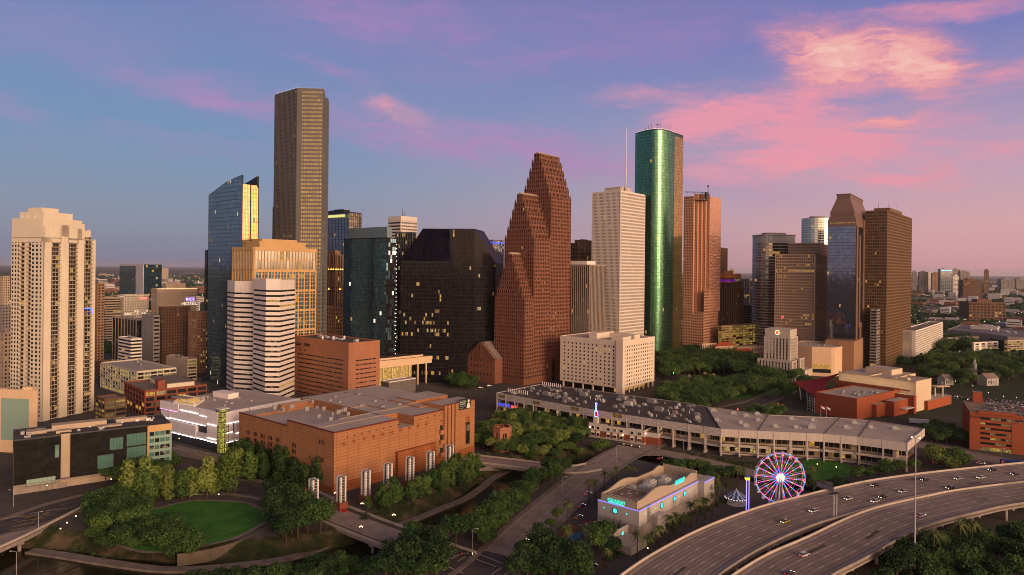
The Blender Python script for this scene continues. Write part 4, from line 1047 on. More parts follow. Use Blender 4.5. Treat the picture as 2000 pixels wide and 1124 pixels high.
# ------------------------------------------------------------------ red granite tower in three stepped gables
def gabled():
 e1,e2 = axes(40)
 Y = 704; c = P(1024.5,585,Y).to_2d(); W = 40.5
 root = thing('gabled_tower','red granite skyscraper rising in three stepped gables','skyscraper',v3(c + e2 * W / 2 + e1 * 40))
 segs = [(0,15,P(1024,585,704).z,P(1000,497,720).z),(15,44,P(1042,465,715).z,P(1013,381,735).z),(44,81,P(1074,383,737).z,P(1045,303,760).z)]
 cap = MB()
 M['cap'] = paint('pale_ridge_cap',(0.62,0.5,0.34),0.5,0.3)
 allw = []
 body = MB()
 for si,(a0,a1,zev,zpk) in enumerate(segs):
  NS = 5; st = (zpk - zev) / NS
  wins = []
  # the stepped prism: levels 0..NS, each narrower on both sides
  hw = W / 2; lo = 3.2 if si == 0 else 3.6
  for k in range(NS + 1):
   w = hw - (hw - lo) * k / NS
   z0 = 0 if k == 0 else zev + (k - 1) * st; z1 = zev + k * st
   m = c + e2 * hw
   poly = [m + e2 * w + e1 * a0,m - e2 * w + e1 * a0,m - e2 * w + e1 * a1,m + e2 * w + e1 * a1]
   body.prism(inset(poly,0.05),z0,z1)
   zf = z0 if k else 6.0
   bw = 2.9
   front0 = 0 if si == 0 else (segs[si - 1][2] if k == 0 else None)
   if si == 0 or k: facade(body,wins,poly[0],poly[1],zf,z1,bw,4.05 if k == 0 else st / max(1,round(st / 4.05)),1.15,1.75,0.5,lit=0.012,mats=(0,0,1),litmats=(2,3))
   else: facade(body,wins,poly[0],poly[1],segs[si - 1][2] - 0.5,z1,bw,4.05,1.15,1.75,0.5,lit=0.012,mats=(0,0,1),litmats=(2,3))
   facade(body,wins,poly[1],poly[2],zf,z1,bw,4.05 if k == 0 else st / max(1,round(st / 4.05)),1.15,1.75,0.5,lit=0.012,mats=(0,0,1),litmats=(2,3))
   if k: # little obelisks standing on every step
    for s_ in (-1,1):
     for aa in ([a0 + 0.7] if s_ > 0 else [a0 + 0.7 + (a1 - a0 - 1.4) * i / 5 for i in range(6)]):
      wprev = hw - (hw - lo) * (k - 1) / NS
      q = m + e2 * s_ * (wprev - 0.7) + e1 * aa
      body.tube([(q.x,q.y,z0 - 0.1),(q.x,q.y,z0 + 2.0),(q.x,q.y,z0 + 4.4)],[0.95,0.85,0.05],4)
  allw += wins
  m = c + e2 * hw
  nrib = max(4,int((a1 - a0) / 2.6))
  for i in range(nrib + 1):
   aa = a0 + (a1 - a0) * i / nrib
   q0 = m + e2 * (lo + 0.3) + e1 * aa; q1 = m - e2 * (lo + 0.3) + e1 * aa
   p = [v3(q0,zpk - 1.5),v3(m + e1 * aa,zpk + 2.2),v3(q1,zpk - 1.5)]
   cap.tube(p,0.28,4)
  for sg in (-1,1):
   q0 = m + e2 * sg * (lo + 0.2) + e1 * a0; q1 = m + e2 * sg * (lo + 0.2) + e1 * a1; r0 = m + e1 * a0; r1 = m + e1 * a1
   f = [v3(q0,zpk - 0.1),v3(q1,zpk - 0.1),v3(r1,zpk + 1.9),v3(r0,zpk + 1.9)]
   cap.poly(f if sg < 0 else f[::-1])
  cap.poly([v3(m + e2 * (lo + .2) + e1 * a0,zpk),v3(m - e2 * (lo + .2) + e1 * a0,zpk),v3(m + e1 * a0,zpk + 1.9)])
 # plain granite base band and the tall entrance arch on the right face
 d = e1; n = -e2
 body.fbox(c + e2 * 0,d,n,0,81,0,6,0,0.4); body.fbox(c + e2 * W,-e2,-e1,0,W,0,6,0,0.4)
 body.build('wall',M['red_granite'],root)
 cap.build('ridge_cap',M['cap'],root)
 put_windows(root,allw,GL['window'] + [M['lit_warm'],M['lit_pale']],'window',100)
 b = MB(); a = 50.0
 prof = [(a - 9,0),(a - 9,28)] + [(a + 9 * math.cos(math.pi - t * math.pi / 10),28 + 9 * math.sin(t * math.pi / 10)) for t in range(1,10)] + [(a + 9,28),(a + 9,0)]
 inn = [(a - 3,0),(a - 3,20)] + [(a + 3 * math.cos(math.pi - t * math.pi / 10),20 + 3 * math.sin(t * math.pi / 10)) for t in range(1,10)] + [(a + 3,20),(a + 3,0)]
 f = lambda p,o: v3(c + d * p[0] + n * o,p[1])
 for i in range(len(prof) - 1):
  b.poly([f(prof[i],1.6),f(inn[i],1.6),f(inn[i + 1],1.6),f(prof[i + 1],1.6)])
  b.poly([f(prof[i + 1],0.3),f(prof[i],0.3),f(prof[i],1.6),f(prof[i + 1],1.6)][::-1]); b.poly([f(inn[i],0.3),f(inn[i + 1],0.3),f(inn[i + 1],1.6),f(inn[i],1.6)][::-1])
 b.build('entrance_arch',M['red_granite'],root)
 b = MB(); b.poly([f(p,0.5) for p in inn]); b.build('entrance_glass',GL['window'][0],root)
 # banking hall with its steep gable, left of the tower
 hc = P(966,752,716).to_2d() - e2 * 0
 h0 = P(913,738,735).to_2d(); fr = P(966,752,712).to_2d(); dd = (fr - h0).normalized(); nn = Vector((dd.y,-dd.x)); L = (fr - h0).length
 root2 = thing('banking_hall','low red granite hall with a steep gable at the foot of the gabled tower','bank hall',v3((h0 + fr) / 2))
 b = MB(); zt = P(940,700,725).z; zp = P(937,669,722).z
 back = -nn * 34; mid = (h0 + fr) / 2
 b.poly([v3(h0,0),v3(fr,0),v3(fr,zt),v3(mid,zp),v3(h0,zt)]); b.poly([v3(fr,0),v3(fr + back,0),v3(fr + back,zt),v3(fr,zt)]); b.poly([v3(h0 + back,0),v3(h0,0),v3(h0,zt),v3(h0 + back,zt)])
 b.poly([v3(h0 + back,zt),v3(mid + back,zp),v3(fr + back,zt),v3(fr + back,0),v3(h0 + back,0)])
 for i in range(7):
  t = i / 7
  for s_ in (0,1):
   e_ = h0 if s_ == 0 else fr; q = e_.lerp(mid,t); b.box(q - nn * 0.8,1.6,1.6,zt - 1,zt + (zp - zt) * t + 2.2,math.atan2(dd.y,dd.x))
 b.build('wall',M['red_granite'],root2)
 b = MB(); b.poly([v3(fr,zt + .1),v3(fr + back,zt + .1),v3(mid + back,zp + .1),v3(mid,zp + .1)]); b.poly([v3(h0,zt + .1),v3(mid,zp + .1),v3(mid + back,zp + .1),v3(h0 + back,zt + .1)])
 for i in range(8):
  k = back * i / 7; b.tube([v3(fr + k,zt + .3),v3(mid + k,zp + .3)],0.35,4)
 b.build('roof',M['roof_grey'],root2)
 ws = []
 for zz in (8,16,22):
  for i in range(7):
   x = L * (0.12 + 0.12 * i); p = [v3(h0 + dd * (x + a_) + nn * 0.1,z_) for a_,z_ in ((0,zz),(1.6,zz),(1.6,zz + 2.6),(0,zz + 2.6))]; ws.append((0,p,RND.choice((0,1))))
 put_windows(root2,ws,GL['winwarm'])
gabled()
# ------------------------------------------------------------------ dark fluted block, white tower with spire
r_ = tower('fluted_tower','dark office block with pale vertical fins and a white plant room on top','office tower',foot(1113.5,1152,1183,519,770),P(1152,519,770).z,M['grey_fin'] if 'grey_fin' in M else M.setdefault('grey_fin',wall('grey_fin',(0.30,0.24,0.20),0.7,0.15,0.05,0.1)),WM('window'),glaz=True,spec=dict(bw=2.7,fh=4.2,pier=0.95,span=0.0,dep=0.9,lit=0.012,mats=(0,0,1),litmats=(2,3)),units=0)
q = foot(1113,1146,1163,510,776); b = MB(); b.prism(q,P(1152,519,770).z + .1,P(1146,510,776).z); b.build('plant_room',M['white_panel'],r_)
tower('office_block','black stepped office block behind the fluted building','office tower',foot(1110,1128,1170,476,1000),P(1128,476,1000).z,M['brown_dark'],DARK,spec=dict(bw=4,fh=6,pier=1.2,span=2.2,lit=0.01,litmats=(2,3)),units=1,pent=(0.6,0.6,6),lim=0)
def spire_tower():
 poly = foot(1157,1212.5,1260,378,837); z1 = P(1212,374.5,837).z
 root = tower('travertine_tower','white travertine skyscraper with tight window grid and a tall white spire','skyscraper',poly,z1,M['stone_white'],GL['winwarm'] + GL['pink_reflection'] + [M['lit_warm'],M['lit_pale']],
  spec=dict(bw=1.75,fh=4.1,pier=0.8,span=1.55,dep=0.5,lit=0.03,mats=(0,1),litmats=(4,5),m0=0.8,m1=0.8),specs={1: dict(mats=(0,1,2),pier=0.6)},units=0,lim=100,ph=1.5)  # right face mixes in panes coloured like the reflected sunset
 q = foot(1181,1212,1234,370,845); b = MB(); zp = P(1212,365,845).z; b.prism(inset(q,.4),z1,zp - 1.2); wins = []
 facade(b,wins,q[0],q[1],z1,zp,3.2,zp - z1,1.0,1.2,0.4); facade(b,wins,q[1],q[2],z1,zp,3.2,zp - z1,1.0,1.2,0.4); b.prism(q,zp - 0.6,zp); b.build('penthouse',M['stone_white'],root)
 for w in wins: pass
 s = P(1222,366,850); t = P(1222,245,850)
 b = MB(); b.tube([(s.x,s.y,z1),(s.x,s.y,z1 + 30),(s.x,s.y,z1 + 32),(s.x,s.y,t.z - 10),(s.x,s.y,t.z)],[1.2,1.0,0.7,0.45,0.12],8)
 b.build('spire',M['white_paint'],root,True)
spire_tower()
# ------------------------------------------------------------------ curved green glass skyscraper
def green_tower():
 Y0 = 905
 l = P(1241,262,Y0 + 12).to_2d(); r = P(1318,262,Y0 + 6).to_2d(); z1 = P(1290,258,Y0 - 5).z
 # bowed front: an arc from l to r, then a flat return
 mid = (l + r) / 2; ch = r - l; n = Vector((ch.y,-ch.x)).normalized()
 pts = []
 K = 26
 for i in range(K + 1):
  t = i / K; a = -1 + 2 * t
  pts.append(l + ch * t + n * (27.0 * math.cos(a * math.pi / 2) ** 0.85))
 r2 = P(1334.5,267,Y0 + 26).to_2d()
 back = [r2 + Vector((-6,40)),l + Vector((8,40))]
 poly = pts + [r2] + back
 root = thing('curved_glass_tower','very tall green mirror glass skyscraper with a bowed front','skyscraper',v3(cen(poly)))
 fr = MB(); wins = []; fr.prism(inset(poly,0.15),0,z1)
 nf = 71
 for i in range(K): facade(fr,wins,pts[i],pts[i + 1],0,z1,9,4.2,0.10,0.30,0.10,lit=0.004,mats=(0,0,1),litmats=(4,5),tilt=0.0035)
 facade(fr,wins,pts[-1],r2,0,z1 - 3,1.9,4.2,0.12,0.35,0.12,lit=0.006,mats=(2,2,3),litmats=(4,5),tilt=0.003)  # flat return: orange sky reflection put into the pane colour
 fr.build('mullion',M['mull_green'],root)
 put_glazing(root,wins,GL['green'] + GL['bronze_reflection'] + [M['lit_warm'],M['lit_pale']])
 roof_kit(root,poly,z1 + .01,M['roof_dark'],M['metal_dark'],1.6,None,5,M['metal_dark'],8)
 b = MB(); c = cen(pts)
 for i in range(9): b.tube([(c.x - 14 + i * 4,c.y,z1),(c.x - 14 + i * 4,c.y,z1 + 4 + 3 * (i % 3))],0.25,4)
 b.tube([(c.x + 2,c.y,z1),(c.x + 2,c.y,z1 + 12)],[0.5,0.2],5); b.tube([(c.x - 1,c.y,z1 + 9),(c.x + 5,c.y,z1 + 9)],0.25,4); b.build('mast',M['metal_dark'],root)
 b = MB()
 for i in range(K): b.tube([v3(pts[i],z1 + 1.6),v3(pts[i + 1],z1 + 1.6)],0.25,4)
 b.build('roof_light',lamp('pale_edge',(1.0,0.85,0.85),0.8),root)
M['mull_green'] = paint('green_mullion',(0.04,0.10,0.06),0.4,0.5)
green_tower()
# ------------------------------------------------------------------ pink granite tower with a saw-tooth corner
def sawtooth():
 poly = foot(1336,1377,1405,385,960); l,c,r,bk = poly; z1 = P(1377,382,960).z
 e1,e2 = axes(40); T = 4; s = 4.0
 zig = [l]
 L = (c - l).length
 zig.append(l - e2 * (L - T * 4.2))
 p = zig[-1]
 for k in range(T):
  p = p + e1 * s; zig.append(p); p = p - e2 * 4.2; zig.append(p)
 # keep the right face behind the zigzag
 off = zig[-1] - c
 r3 = r + off * 0.4
 poly2 = zig + [r3,bk]
 zz = P(1377,610,960).z
 root = thing('sawtooth_tower','pink granite skyscraper with saw-tooth corner and mirror-smooth right face','skyscraper',v3(cen(poly)))
 b = MB(); wins = []
 b.prism(inset(poly,0.3),0,zz); b.prism(inset(poly2,0.05),zz,z1 - 6)
 b.prism(poly2,z1 - 6,z1 - 5.9)
 facade(b,wins,l,zig[1],0,z1,2.6,4.0,1.1,1.8,0.4,lit=0.01,mats=(0,1),litmats=(4,5))
 for i in range(1,len(zig) - 1):
  (facade(b,wins,zig[i],zig[i + 1],zz,z1 + 3,2.1,4.0,0.8,1.6,0.25,lit=0.01,mats=(0,1),litmats=(4,5)) if i % 2 == 0 else None); q,w = zig[i],zig[i + 1]; b.poly([v3(q,zz),v3(w,zz),v3(w,z1 + 3),v3(q,z1 + 3)])
 facade(b,wins,zig[1],c,0,zz,2.6,4.0,1.1,1.8,0.4,lit=0.01,mats=(0,1),litmats=(4,5))
 facade(b,wins,c,r,0,zz + 30,2.4,4.0,0.6,1.7,0.3,lit=0.01,mats=(0,1),litmats=(4,5),tilt=0.003)
 facade(b,wins,zig[-1],r3,zz + 30,z1,2.4,4.0,0.25,0.8,0.12,lit=0.004,mats=(2,3),litmats=(4,5),tilt=0.003)  # upper right face: pink sky reflection painted into the panes
 b.poly([v3(zig[-1],zz),v3(r3,zz),v3(r3,z1),v3(zig[-1],z1)])
 b.build('wall',M['pink_granite'],root)
 put_windows(root,wins,GL['winwarm'] + GL['pink_reflection'] + [M['lit_warm'],M['lit_pale']],'window',100)
 roof_kit(root,inset(poly,1),z1 - 5.8,M['roof_grey'],M['pink_granite'],1.2,(0.4,0.4,5),3,M['metal_grey'],9)
 m = P(1383,385,965); b = MB(); b.tube([(m.x,m.y,z1 - 6),(m.x,m.y,P(1383,362,965).z)],[0.6,0.4],5); b.box((m.x,m.y),2.4,1.2,P(1383,366,965).z,P(1383,362,965).z,0.3); b.box((m.x - 2,m.y),5,3,z1 - 6,z1 + 5,0.6); b.build('mast',M['metal_dark'],root)
 a = P(1338,375,965); e = P(1376,376,970); b = MB(); b.tube([a,e],0.35,4); b.tube([a + Vector((0,0,-1.5)),e + Vector((0,0,-1.5))],0.2,4)
 for t in (0.1,0.5,0.9): q = a.lerp(e,t); b.tube([q,(q.x,q.y,z1 - 6)],0.3,4)
 for t in range(12): q = a.lerp(e,t / 12); q2 = a.lerp(e,(t + 1) / 12); b.tube([q,q2 + Vector((0,0,-1.5))],0.12,3)
 b.build('window_cleaning_crane',M['metal_dark'],root)
sawtooth()
tower('office_tower','slim dark brown tower behind the pink saw-tooth skyscraper','office tower',foot(1392,1404,1421,486,1150),P(1404,485,1150).z,M['brown_dark'],DARK,spec=dict(bw=3,fh=5,pier=1.6,span=0.4,lit=0.01,litmats=(2,3)),units=1,lim=0)
# round-topped hotel
def hotel():
 poly = foot(1402,1438,1452,560,1010); root = tower('hotel_tower','dark brown hotel tower with a round drum on its roof and purple lights','hotel',poly,P(1438,553,1010).z,M['brown_dark'],DARK,spec=dict(bw=3.5,fh=3.6,pier=1.6,span=0.6,lit=0.01,litmats=(2,3)),units=2,lim=0)
 c = P(1420,545,1025); z = P(1438,553,1010).z
 b = MB(); b.tube([(c.x,c.y,z),(c.x,c.y,z + 6)],11,24); b.tube([(c.x,c.y,z + 6),(c.x,c.y,z + 7),(c.x,c.y,z + 13),(c.x,c.y,z + 13.4)],[18,20,20,19],28); b.tube([(c.x,c.y,z + 13.4),(c.x,c.y,z + 18)],9,20); b.build('roof_drum',M['drum'],root)
 b = MB(); b.tube([(c.x,c.y,z + 1),(c.x,c.y,z + 5)],11.3,24,caps=False); b.build('purple_light',lamp('purple_glow',(0.45,0.02,0.8),0.15),root)
M['drum'] = wall('copper_brown',(0.36,0.15,0.05),0.6)
hotel()
tower('apartment_tower','pale striped apartment slab far behind the hotel with a white end wall','apartment tower',foot(1440,1464,1476,547,1300),P(1464,546,1300).z,M['grey_conc'],DARK,spec=dict(bw=4.5,fh=3.2,pier=1.2,span=1.0,dep=0.8,lit=0.05,litmats=(2,3)),specs={1: dict(pier=0,bw=40,fh=60,span=5)},units=1,lim=0)
tower('office_block','low dark flat-roofed block beside the hotel tower','office building',foot(1440,1490,1512,600,1080),P(1490,599,1080).z,M['brown_dark'],DARK,spec=dict(bw=5,fh=4.2,pier=0.3,span=2.0,lit=0.05,litmats=(2,3)),units=5,lim=0)
# ------------------------------------------------------------------ round-ended glass towers on the right
def round_tower(label,xl,xr,yt,Y,mats,cap,flat=0.6,seed=2):
 l = P(xl,yt,Y).to_2d(); r = P(xr,yt,Y).to_2d(); w = (r - l).length; c = (l + r) / 2 + Vector((0,w * 0.35)); z1 = P((xl + xr) / 2,yt,Y).z
 K = 32; poly = [c + Vector((w / 2 * math.copysign(abs(math.cos(t)) ** flat,math.cos(t)),w * 0.42 * math.copysign(abs(math.sin(t)) ** flat,math.sin(t)))) for t in [2 * math.pi * k / K for k in range(K)]]
 root = thing('round_glass_tower',label,'office tower',v3(c)); b = MB(); wins = []
 b.prism(inset(poly,0.1),0,z1)
 for i in range(K):
  p,q = poly[i],poly[(i + 1) % K]; d = (q - p).normalized()
  if d.x > -0.3: facade(b,wins,p,q,0,z1 - cap,30,4.1,0.15,1.2,0.35,lit=0.015,mats=(0,1),litmats=(2,3),tilt=0.004)
 b.build('wall',M['white_band'],root); put_glazing(root,wins,mats)
 if cap:
  b = MB(); b.prism(inset(poly,1.2),z1 - cap,z1 - 1); b.build('crown_glass',GL['pale'][0],root); b = MB()
  b.prism(inset(poly,-1.5),z1 - 1,z1 + 0.3,bot=True)
  for i in range(0,K,2): b.box(poly[i],0.6,0.6,z1 - cap,z1 - 1)
  b.build('crown',M['white_band'],root)
 b = MB(); b.prism(inset(poly,w * 0.22),z1,z1 + 3.5); b.build('penthouse',M['grey_conc'],root)
M['white_band'] = paint('pale_metal_band',(0.40,0.39,0.38),0.4,0.3)
round_tower('round-ended glass tower with a pale crown behind the brown grid building',1484,1558,459,1000,GL['smoke'] + [M['lit_warm'],M['lit_pale']],12)
round_tower('plain rounded pale glass tower rising behind the grid buildings',1577,1640,426,1150,GL['pale'] + [M['lit_warm'],M['lit_pale']],0,1.0)
# ------------------------------------------------------------------ brown grid towers
r_ = tower('grid_tower','brown stone office tower with a square window grid and a dark top storey','office tower',foot(1514,1592,1616,500,890,32),P(1592,498,890).z,M['pink_stone'] if 'pink_stone' in M else M.setdefault('pink_stone',wall('pink_brown_stone',(0.60,0.40,0.25),0.75,0.14,0.05,0.1)),DARK,base=None,
  spec=dict(bw=2.7,fh=3.9,pier=1.15,span=1.5,dep=0.6,lit=0.12,mats=(0,0,1),litmats=(2,2,3),litf=lambda u,w,i,j: 0.45 if w > 0.86 and w < 0.93 else (0.9 if 0.02 < w < 0.09 else 0.14 if 0.35 < w < 0.48 else 0.03),m0=0.7,m1=0.7),units=3,lim=100)
tower('grid_tower','paler stone office tower half hidden behind the brown grid tower','office tower',foot(1540,1600,1640,478,960,32),P(1600,476,960).z,M['pink_stone'],DARK,spec=dict(bw=2.7,fh=3.9,pier=1.1,span=1.5,dep=0.5,lit=0.015,litmats=(2,3)),units=2,lim=0)
# ------------------------------------------------------------------ slate glass tower with a stepped granite hood
def hooded():
 poly = foot(1617,1672,1700,430,830,36); l,c,r,bk = poly; e1,e2 = axes(36)
 z1 = P(1672,432,830).z
 root = thing('hooded_glass_tower','slate blue glass skyscraper with a stepped brown granite temple top','skyscraper',v3(cen(poly)))
 b = MB(); wins = []; b.prism(inset(poly,0.2),0,z1)
 facade(b,wins,l,c,22,z1 - 6,2.0,4.0,0.10,0.28,0.12,lit=0.012,mats=(0,0,1),litmats=(4,5),tilt=0.002)
 # right face: glass with granite piers that step towards the middle
 facade(b,wins,c,r,22,z1 - 6,2.0,4.0,0.12,0.35,0.12,lit=0.008,mats=(0,1),litmats=(4,5),tilt=0.005)
 b.build('mullion',M['mull_dark'],root)
 g = MB(); LR = (r - c).length; d = (r - c) / LR; n = Vector((d.y,-d.x))
 for (a0,a1,za,zb,o) in ((0.03,0.12,0,z1 - 4,0.8),(0.22,0.30,0,z1 - 16,0.6),(0.88,0.97,0,z1 - 4,0.8),(0.70,0.78,0,z1 - 20,0.6),(0.46,0.54,22,z1 + 4,1.0)): g.fbox(c,d,n,a0 * LR,a1 * LR,za,zb,0.1,o)
 # granite portal at the foot
 for i,(a0,a1,zt) in enumerate(((-0.05,0.30,24),(0.1,0.30,38),(0.22,0.32,52),(0.68,1.02,30),(0.68,0.86,44),(0.66,0.76,54))): g.fbox(c,d,n,a0 * LR,a1 * LR,0,zt,0.1,1.5 + 0.15 * i)
 g.fbox(c,d,n,0.2 * LR,0.8 * LR,52,58,0.1,1.2)
 # stepped hood
 zt = P(1655,377,835).z
 lev = [(0.0,z1 - 6,z1 + 3),(1.0,z1 + 3,z1 + 6),(2.2,z1 + 6,z1 + 12)]
 for k,z0_,z1_ in lev: g.prism(inset(poly,k),z0_,z1_,bot=True)
 q0 = inset(poly,2.2); q1 = inset(poly,8.5); za = z1 + 12; zb = zt - 5
 for i in range(4):
  a_,b_ = q0[i],q0[(i + 1) % 4]; c_,d_ = q1[(i + 1) % 4],q1[i]; g.poly([v3(a_,za),v3(b_,za),v3(c_,zb),v3(d_,zb)])
 g.prism(inset(poly,8.2),zb,zt - 1); g.prism(inset(poly,7.6),zt - 1,zt,bot=True)
 for f in (0.36,0.5,0.64):   # the ladder-like dormer stack on the right slope
  for k in range(5):
   p = c + d * LR * f + (-n) * (1.2 + k * 1.6); g.box(p,2.4,2.0,z1 - 2,z1 + 6 + k * 5.2 * (1 if f == 0.5 else 0.8),math.atan2(d.y,d.x))
 g.build('granite_hood',M['brown_dark2'],root)
 sash = MB()
 for i in range(10): sash.fbox(l,(c - l).normalized(),-e1,3 + i * (c - l).length / 11,3 + i * (c - l).length / 11 + 1.6,z1 - 2.6,z1 - 1.2,0.1,0.16)
 sash.build('window',M['lit_warm'],root)
 put_glazing(root,wins,GL['slate'] + GL['smoke'] + [M['lit_warm'],M['lit_pale']])
 base = foot(1612,1668,1700,660,810,36)
 b = MB(); b.prism(base,0,P(1668,668,810).z); b.build('podium',M['brown_stone'],root)
M['brown_dark2'] = wall('brown_granite',(0.17,0.105,0.085),0.6,0.18,0.05,0.1)
hooded()
# ------------------------------------------------------------------ brown tower with gold windows
r_ = tower('bronze_tower','brown granite tower with gold reflection coloured into its windows, rightmost of the skyscrapers','skyscraper',foot(1690,1733,1781,416,860,40),P(1733,412,860).z,M['bronze_stone'] if 'bronze_stone' in M else M.setdefault('bronze_stone',wall('bronze_granite',(0.165,0.095,0.05),0.55,0.15,0.05,0.08)),GL['winwarm'] + GL['bronze_reflection'] + [M['lit_warm'],M['lit_dim']],
  spec=dict(bw=2.6,fh=3.95,pier=0.8,span=1.55,dep=0.3,lit=0.03,mats=(0,1),litmats=(4,5),m0=0.6,m1=0.6),specs={1: dict(mats=(2,3,2),lit=0.03,tilt=0.003)},units=2,lim=100)  # right face only: gold of the mirrored sunset put into the panes
q = foot(1707,1738,1762,408,866); b = MB(); b.prism(q,P(1733,412,860).z + .1,P(1738,406,866).z); b.build('penthouse',M['bronze_stone'],r_)
b = MB()
for px in (1716,1736,1752): p = P(px,406,880); b.tube([(p.x,p.y,p.z - 8),(p.x,p.y,p.z + 6)],0.2,4)
b.build('mast',M['metal_dark'],r_)
tower('office_block','narrow grey concrete block between the hooded tower and the bronze tower','office building',foot(1700,1712,1735,608,850),P(1712,607,850).z,M['grey_conc'],DARK,spec=dict(bw=6,fh=3.6,pier=0.4,span=1.6,lit=0.04,litmats=(2,3)),units=1,lim=0)
# ================================================================== buildings of the middle and the foreground
def stp(o,e1,e2,px,py,z):
 g = G2(px,py,z) - Vector(o[:2]); return g.dot(e1),g.dot(e2)
def blockgrid(mb,o,e1,e2,ss,ts,H,mw=0,mt=1,zb=0.0):
 """rectangular plan cut into cells; H[j][i] is the roof level of cell (ss[i]..ss[i+1], ts[j]..ts[j+1])"""
 pt = lambda s,t,z: (o[0] + e1.x * s + e2.x * t,o[1] + e1.y * s + e2.y * t,z)
 ni,nj = len(ss) - 1,len(ts) - 1
 h = lambda i,j: H[j][i] if 0 <= i < ni and 0 <= j < nj else zb
 for j in range(nj):
  for i in range(ni):
   z = H[j][i]; s0,s1,t0,t1 = ss[i],ss[i + 1],ts[j],ts[j + 1]
   mb.poly([pt(s0,t0,z),pt(s1,t0,z),pt(s1,t1,z),pt(s0,t1,z)],mt)
   for (a,b_,di,dj) in (((s0,t0),(s1,t0),0,-1),((s1,t0),(s1,t1),1,0),((s1,t1),(s0,t1),0,1),((s0,t1),(s0,t0),-1,0)):
    q = h(i + di,j + dj)
    if q < z - 1e-4: mb.poly([pt(*a,q),pt(*b_,q),pt(*b_,z),pt(*a,z)],mw)
class Face:
 """drawing helper on one wall: a along the wall, z up"""
 def __init__(s,p,q): s.p = Vector(p[:2]); q = Vector(q[:2]); s.L = (q - s.p).length; s.d = (q - s.p) / s.L; s.n = Vector((s.d.y,-s.d.x))
 def pt(s,a,z,o=0.0): return Vector((s.p.x + s.d.x * a + s.n.x * o,s.p.y + s.d.y * a + s.n.y * o,z))
 def box(s,mb,a0,a1,z0,z1,o0=0.0,o1=0.3,m=0): mb.fbox(s.p,s.d,s.n,a0,a1,z0,z1,o0,o1,m)
 def rect(s,a0,a1,z0,z1,o=0.02): return [s.pt(a0,z0,o),s.pt(a1,z0,o),s.pt(a1,z1,o),s.pt(a0,z1,o)]
 def disc(s,mb,a,z,r,o,n=16,m=0): mb.poly([s.pt(a + r * math.cos(2 * math.pi * k / n),z + r * math.sin(2 * math.pi * k / n),o) for k in range(n)],m)
 def at(s,px,py):      # bearing -> (a, z) on this wall
  u,v = uv(px,py); u /= F
  a = (u * s.p.y - s.p.x) / (s.d.x - u * s.d.y)
  return a,CZ - v / F * (s.p.y + s.d.y * a)
def winpart(root,fc,a0,a1,z0,z1,mat,frame=None,name='window',o=0.05,mull=0,label=None):
 b = MB(); b.poly(fc.rect(a0,a1,z0,z1,o)); w = b.build(name,mat,root)
 if label: w['label'] = label
 if frame:
  b = MB(); t = 0.18
  for (x0,x1,y0,y1) in ((a0 - t,a1 + t,z0 - t,z0),(a0 - t,a1 + t,z1,z1 + t),(a0 - t,a0,z0,z1),(a1,a1 + t,z0,z1)): fc.box(b,x0,x1,y0,y1,0,o + 0.12)
  for k in range(1,mull + 1): x = a0 + (a1 - a0) * k / (mull + 1); fc.box(b,x - 0.06,x + 0.06,z0,z1,0,o + 0.08)
  b.build('frame',frame,w if False else root)
 return w
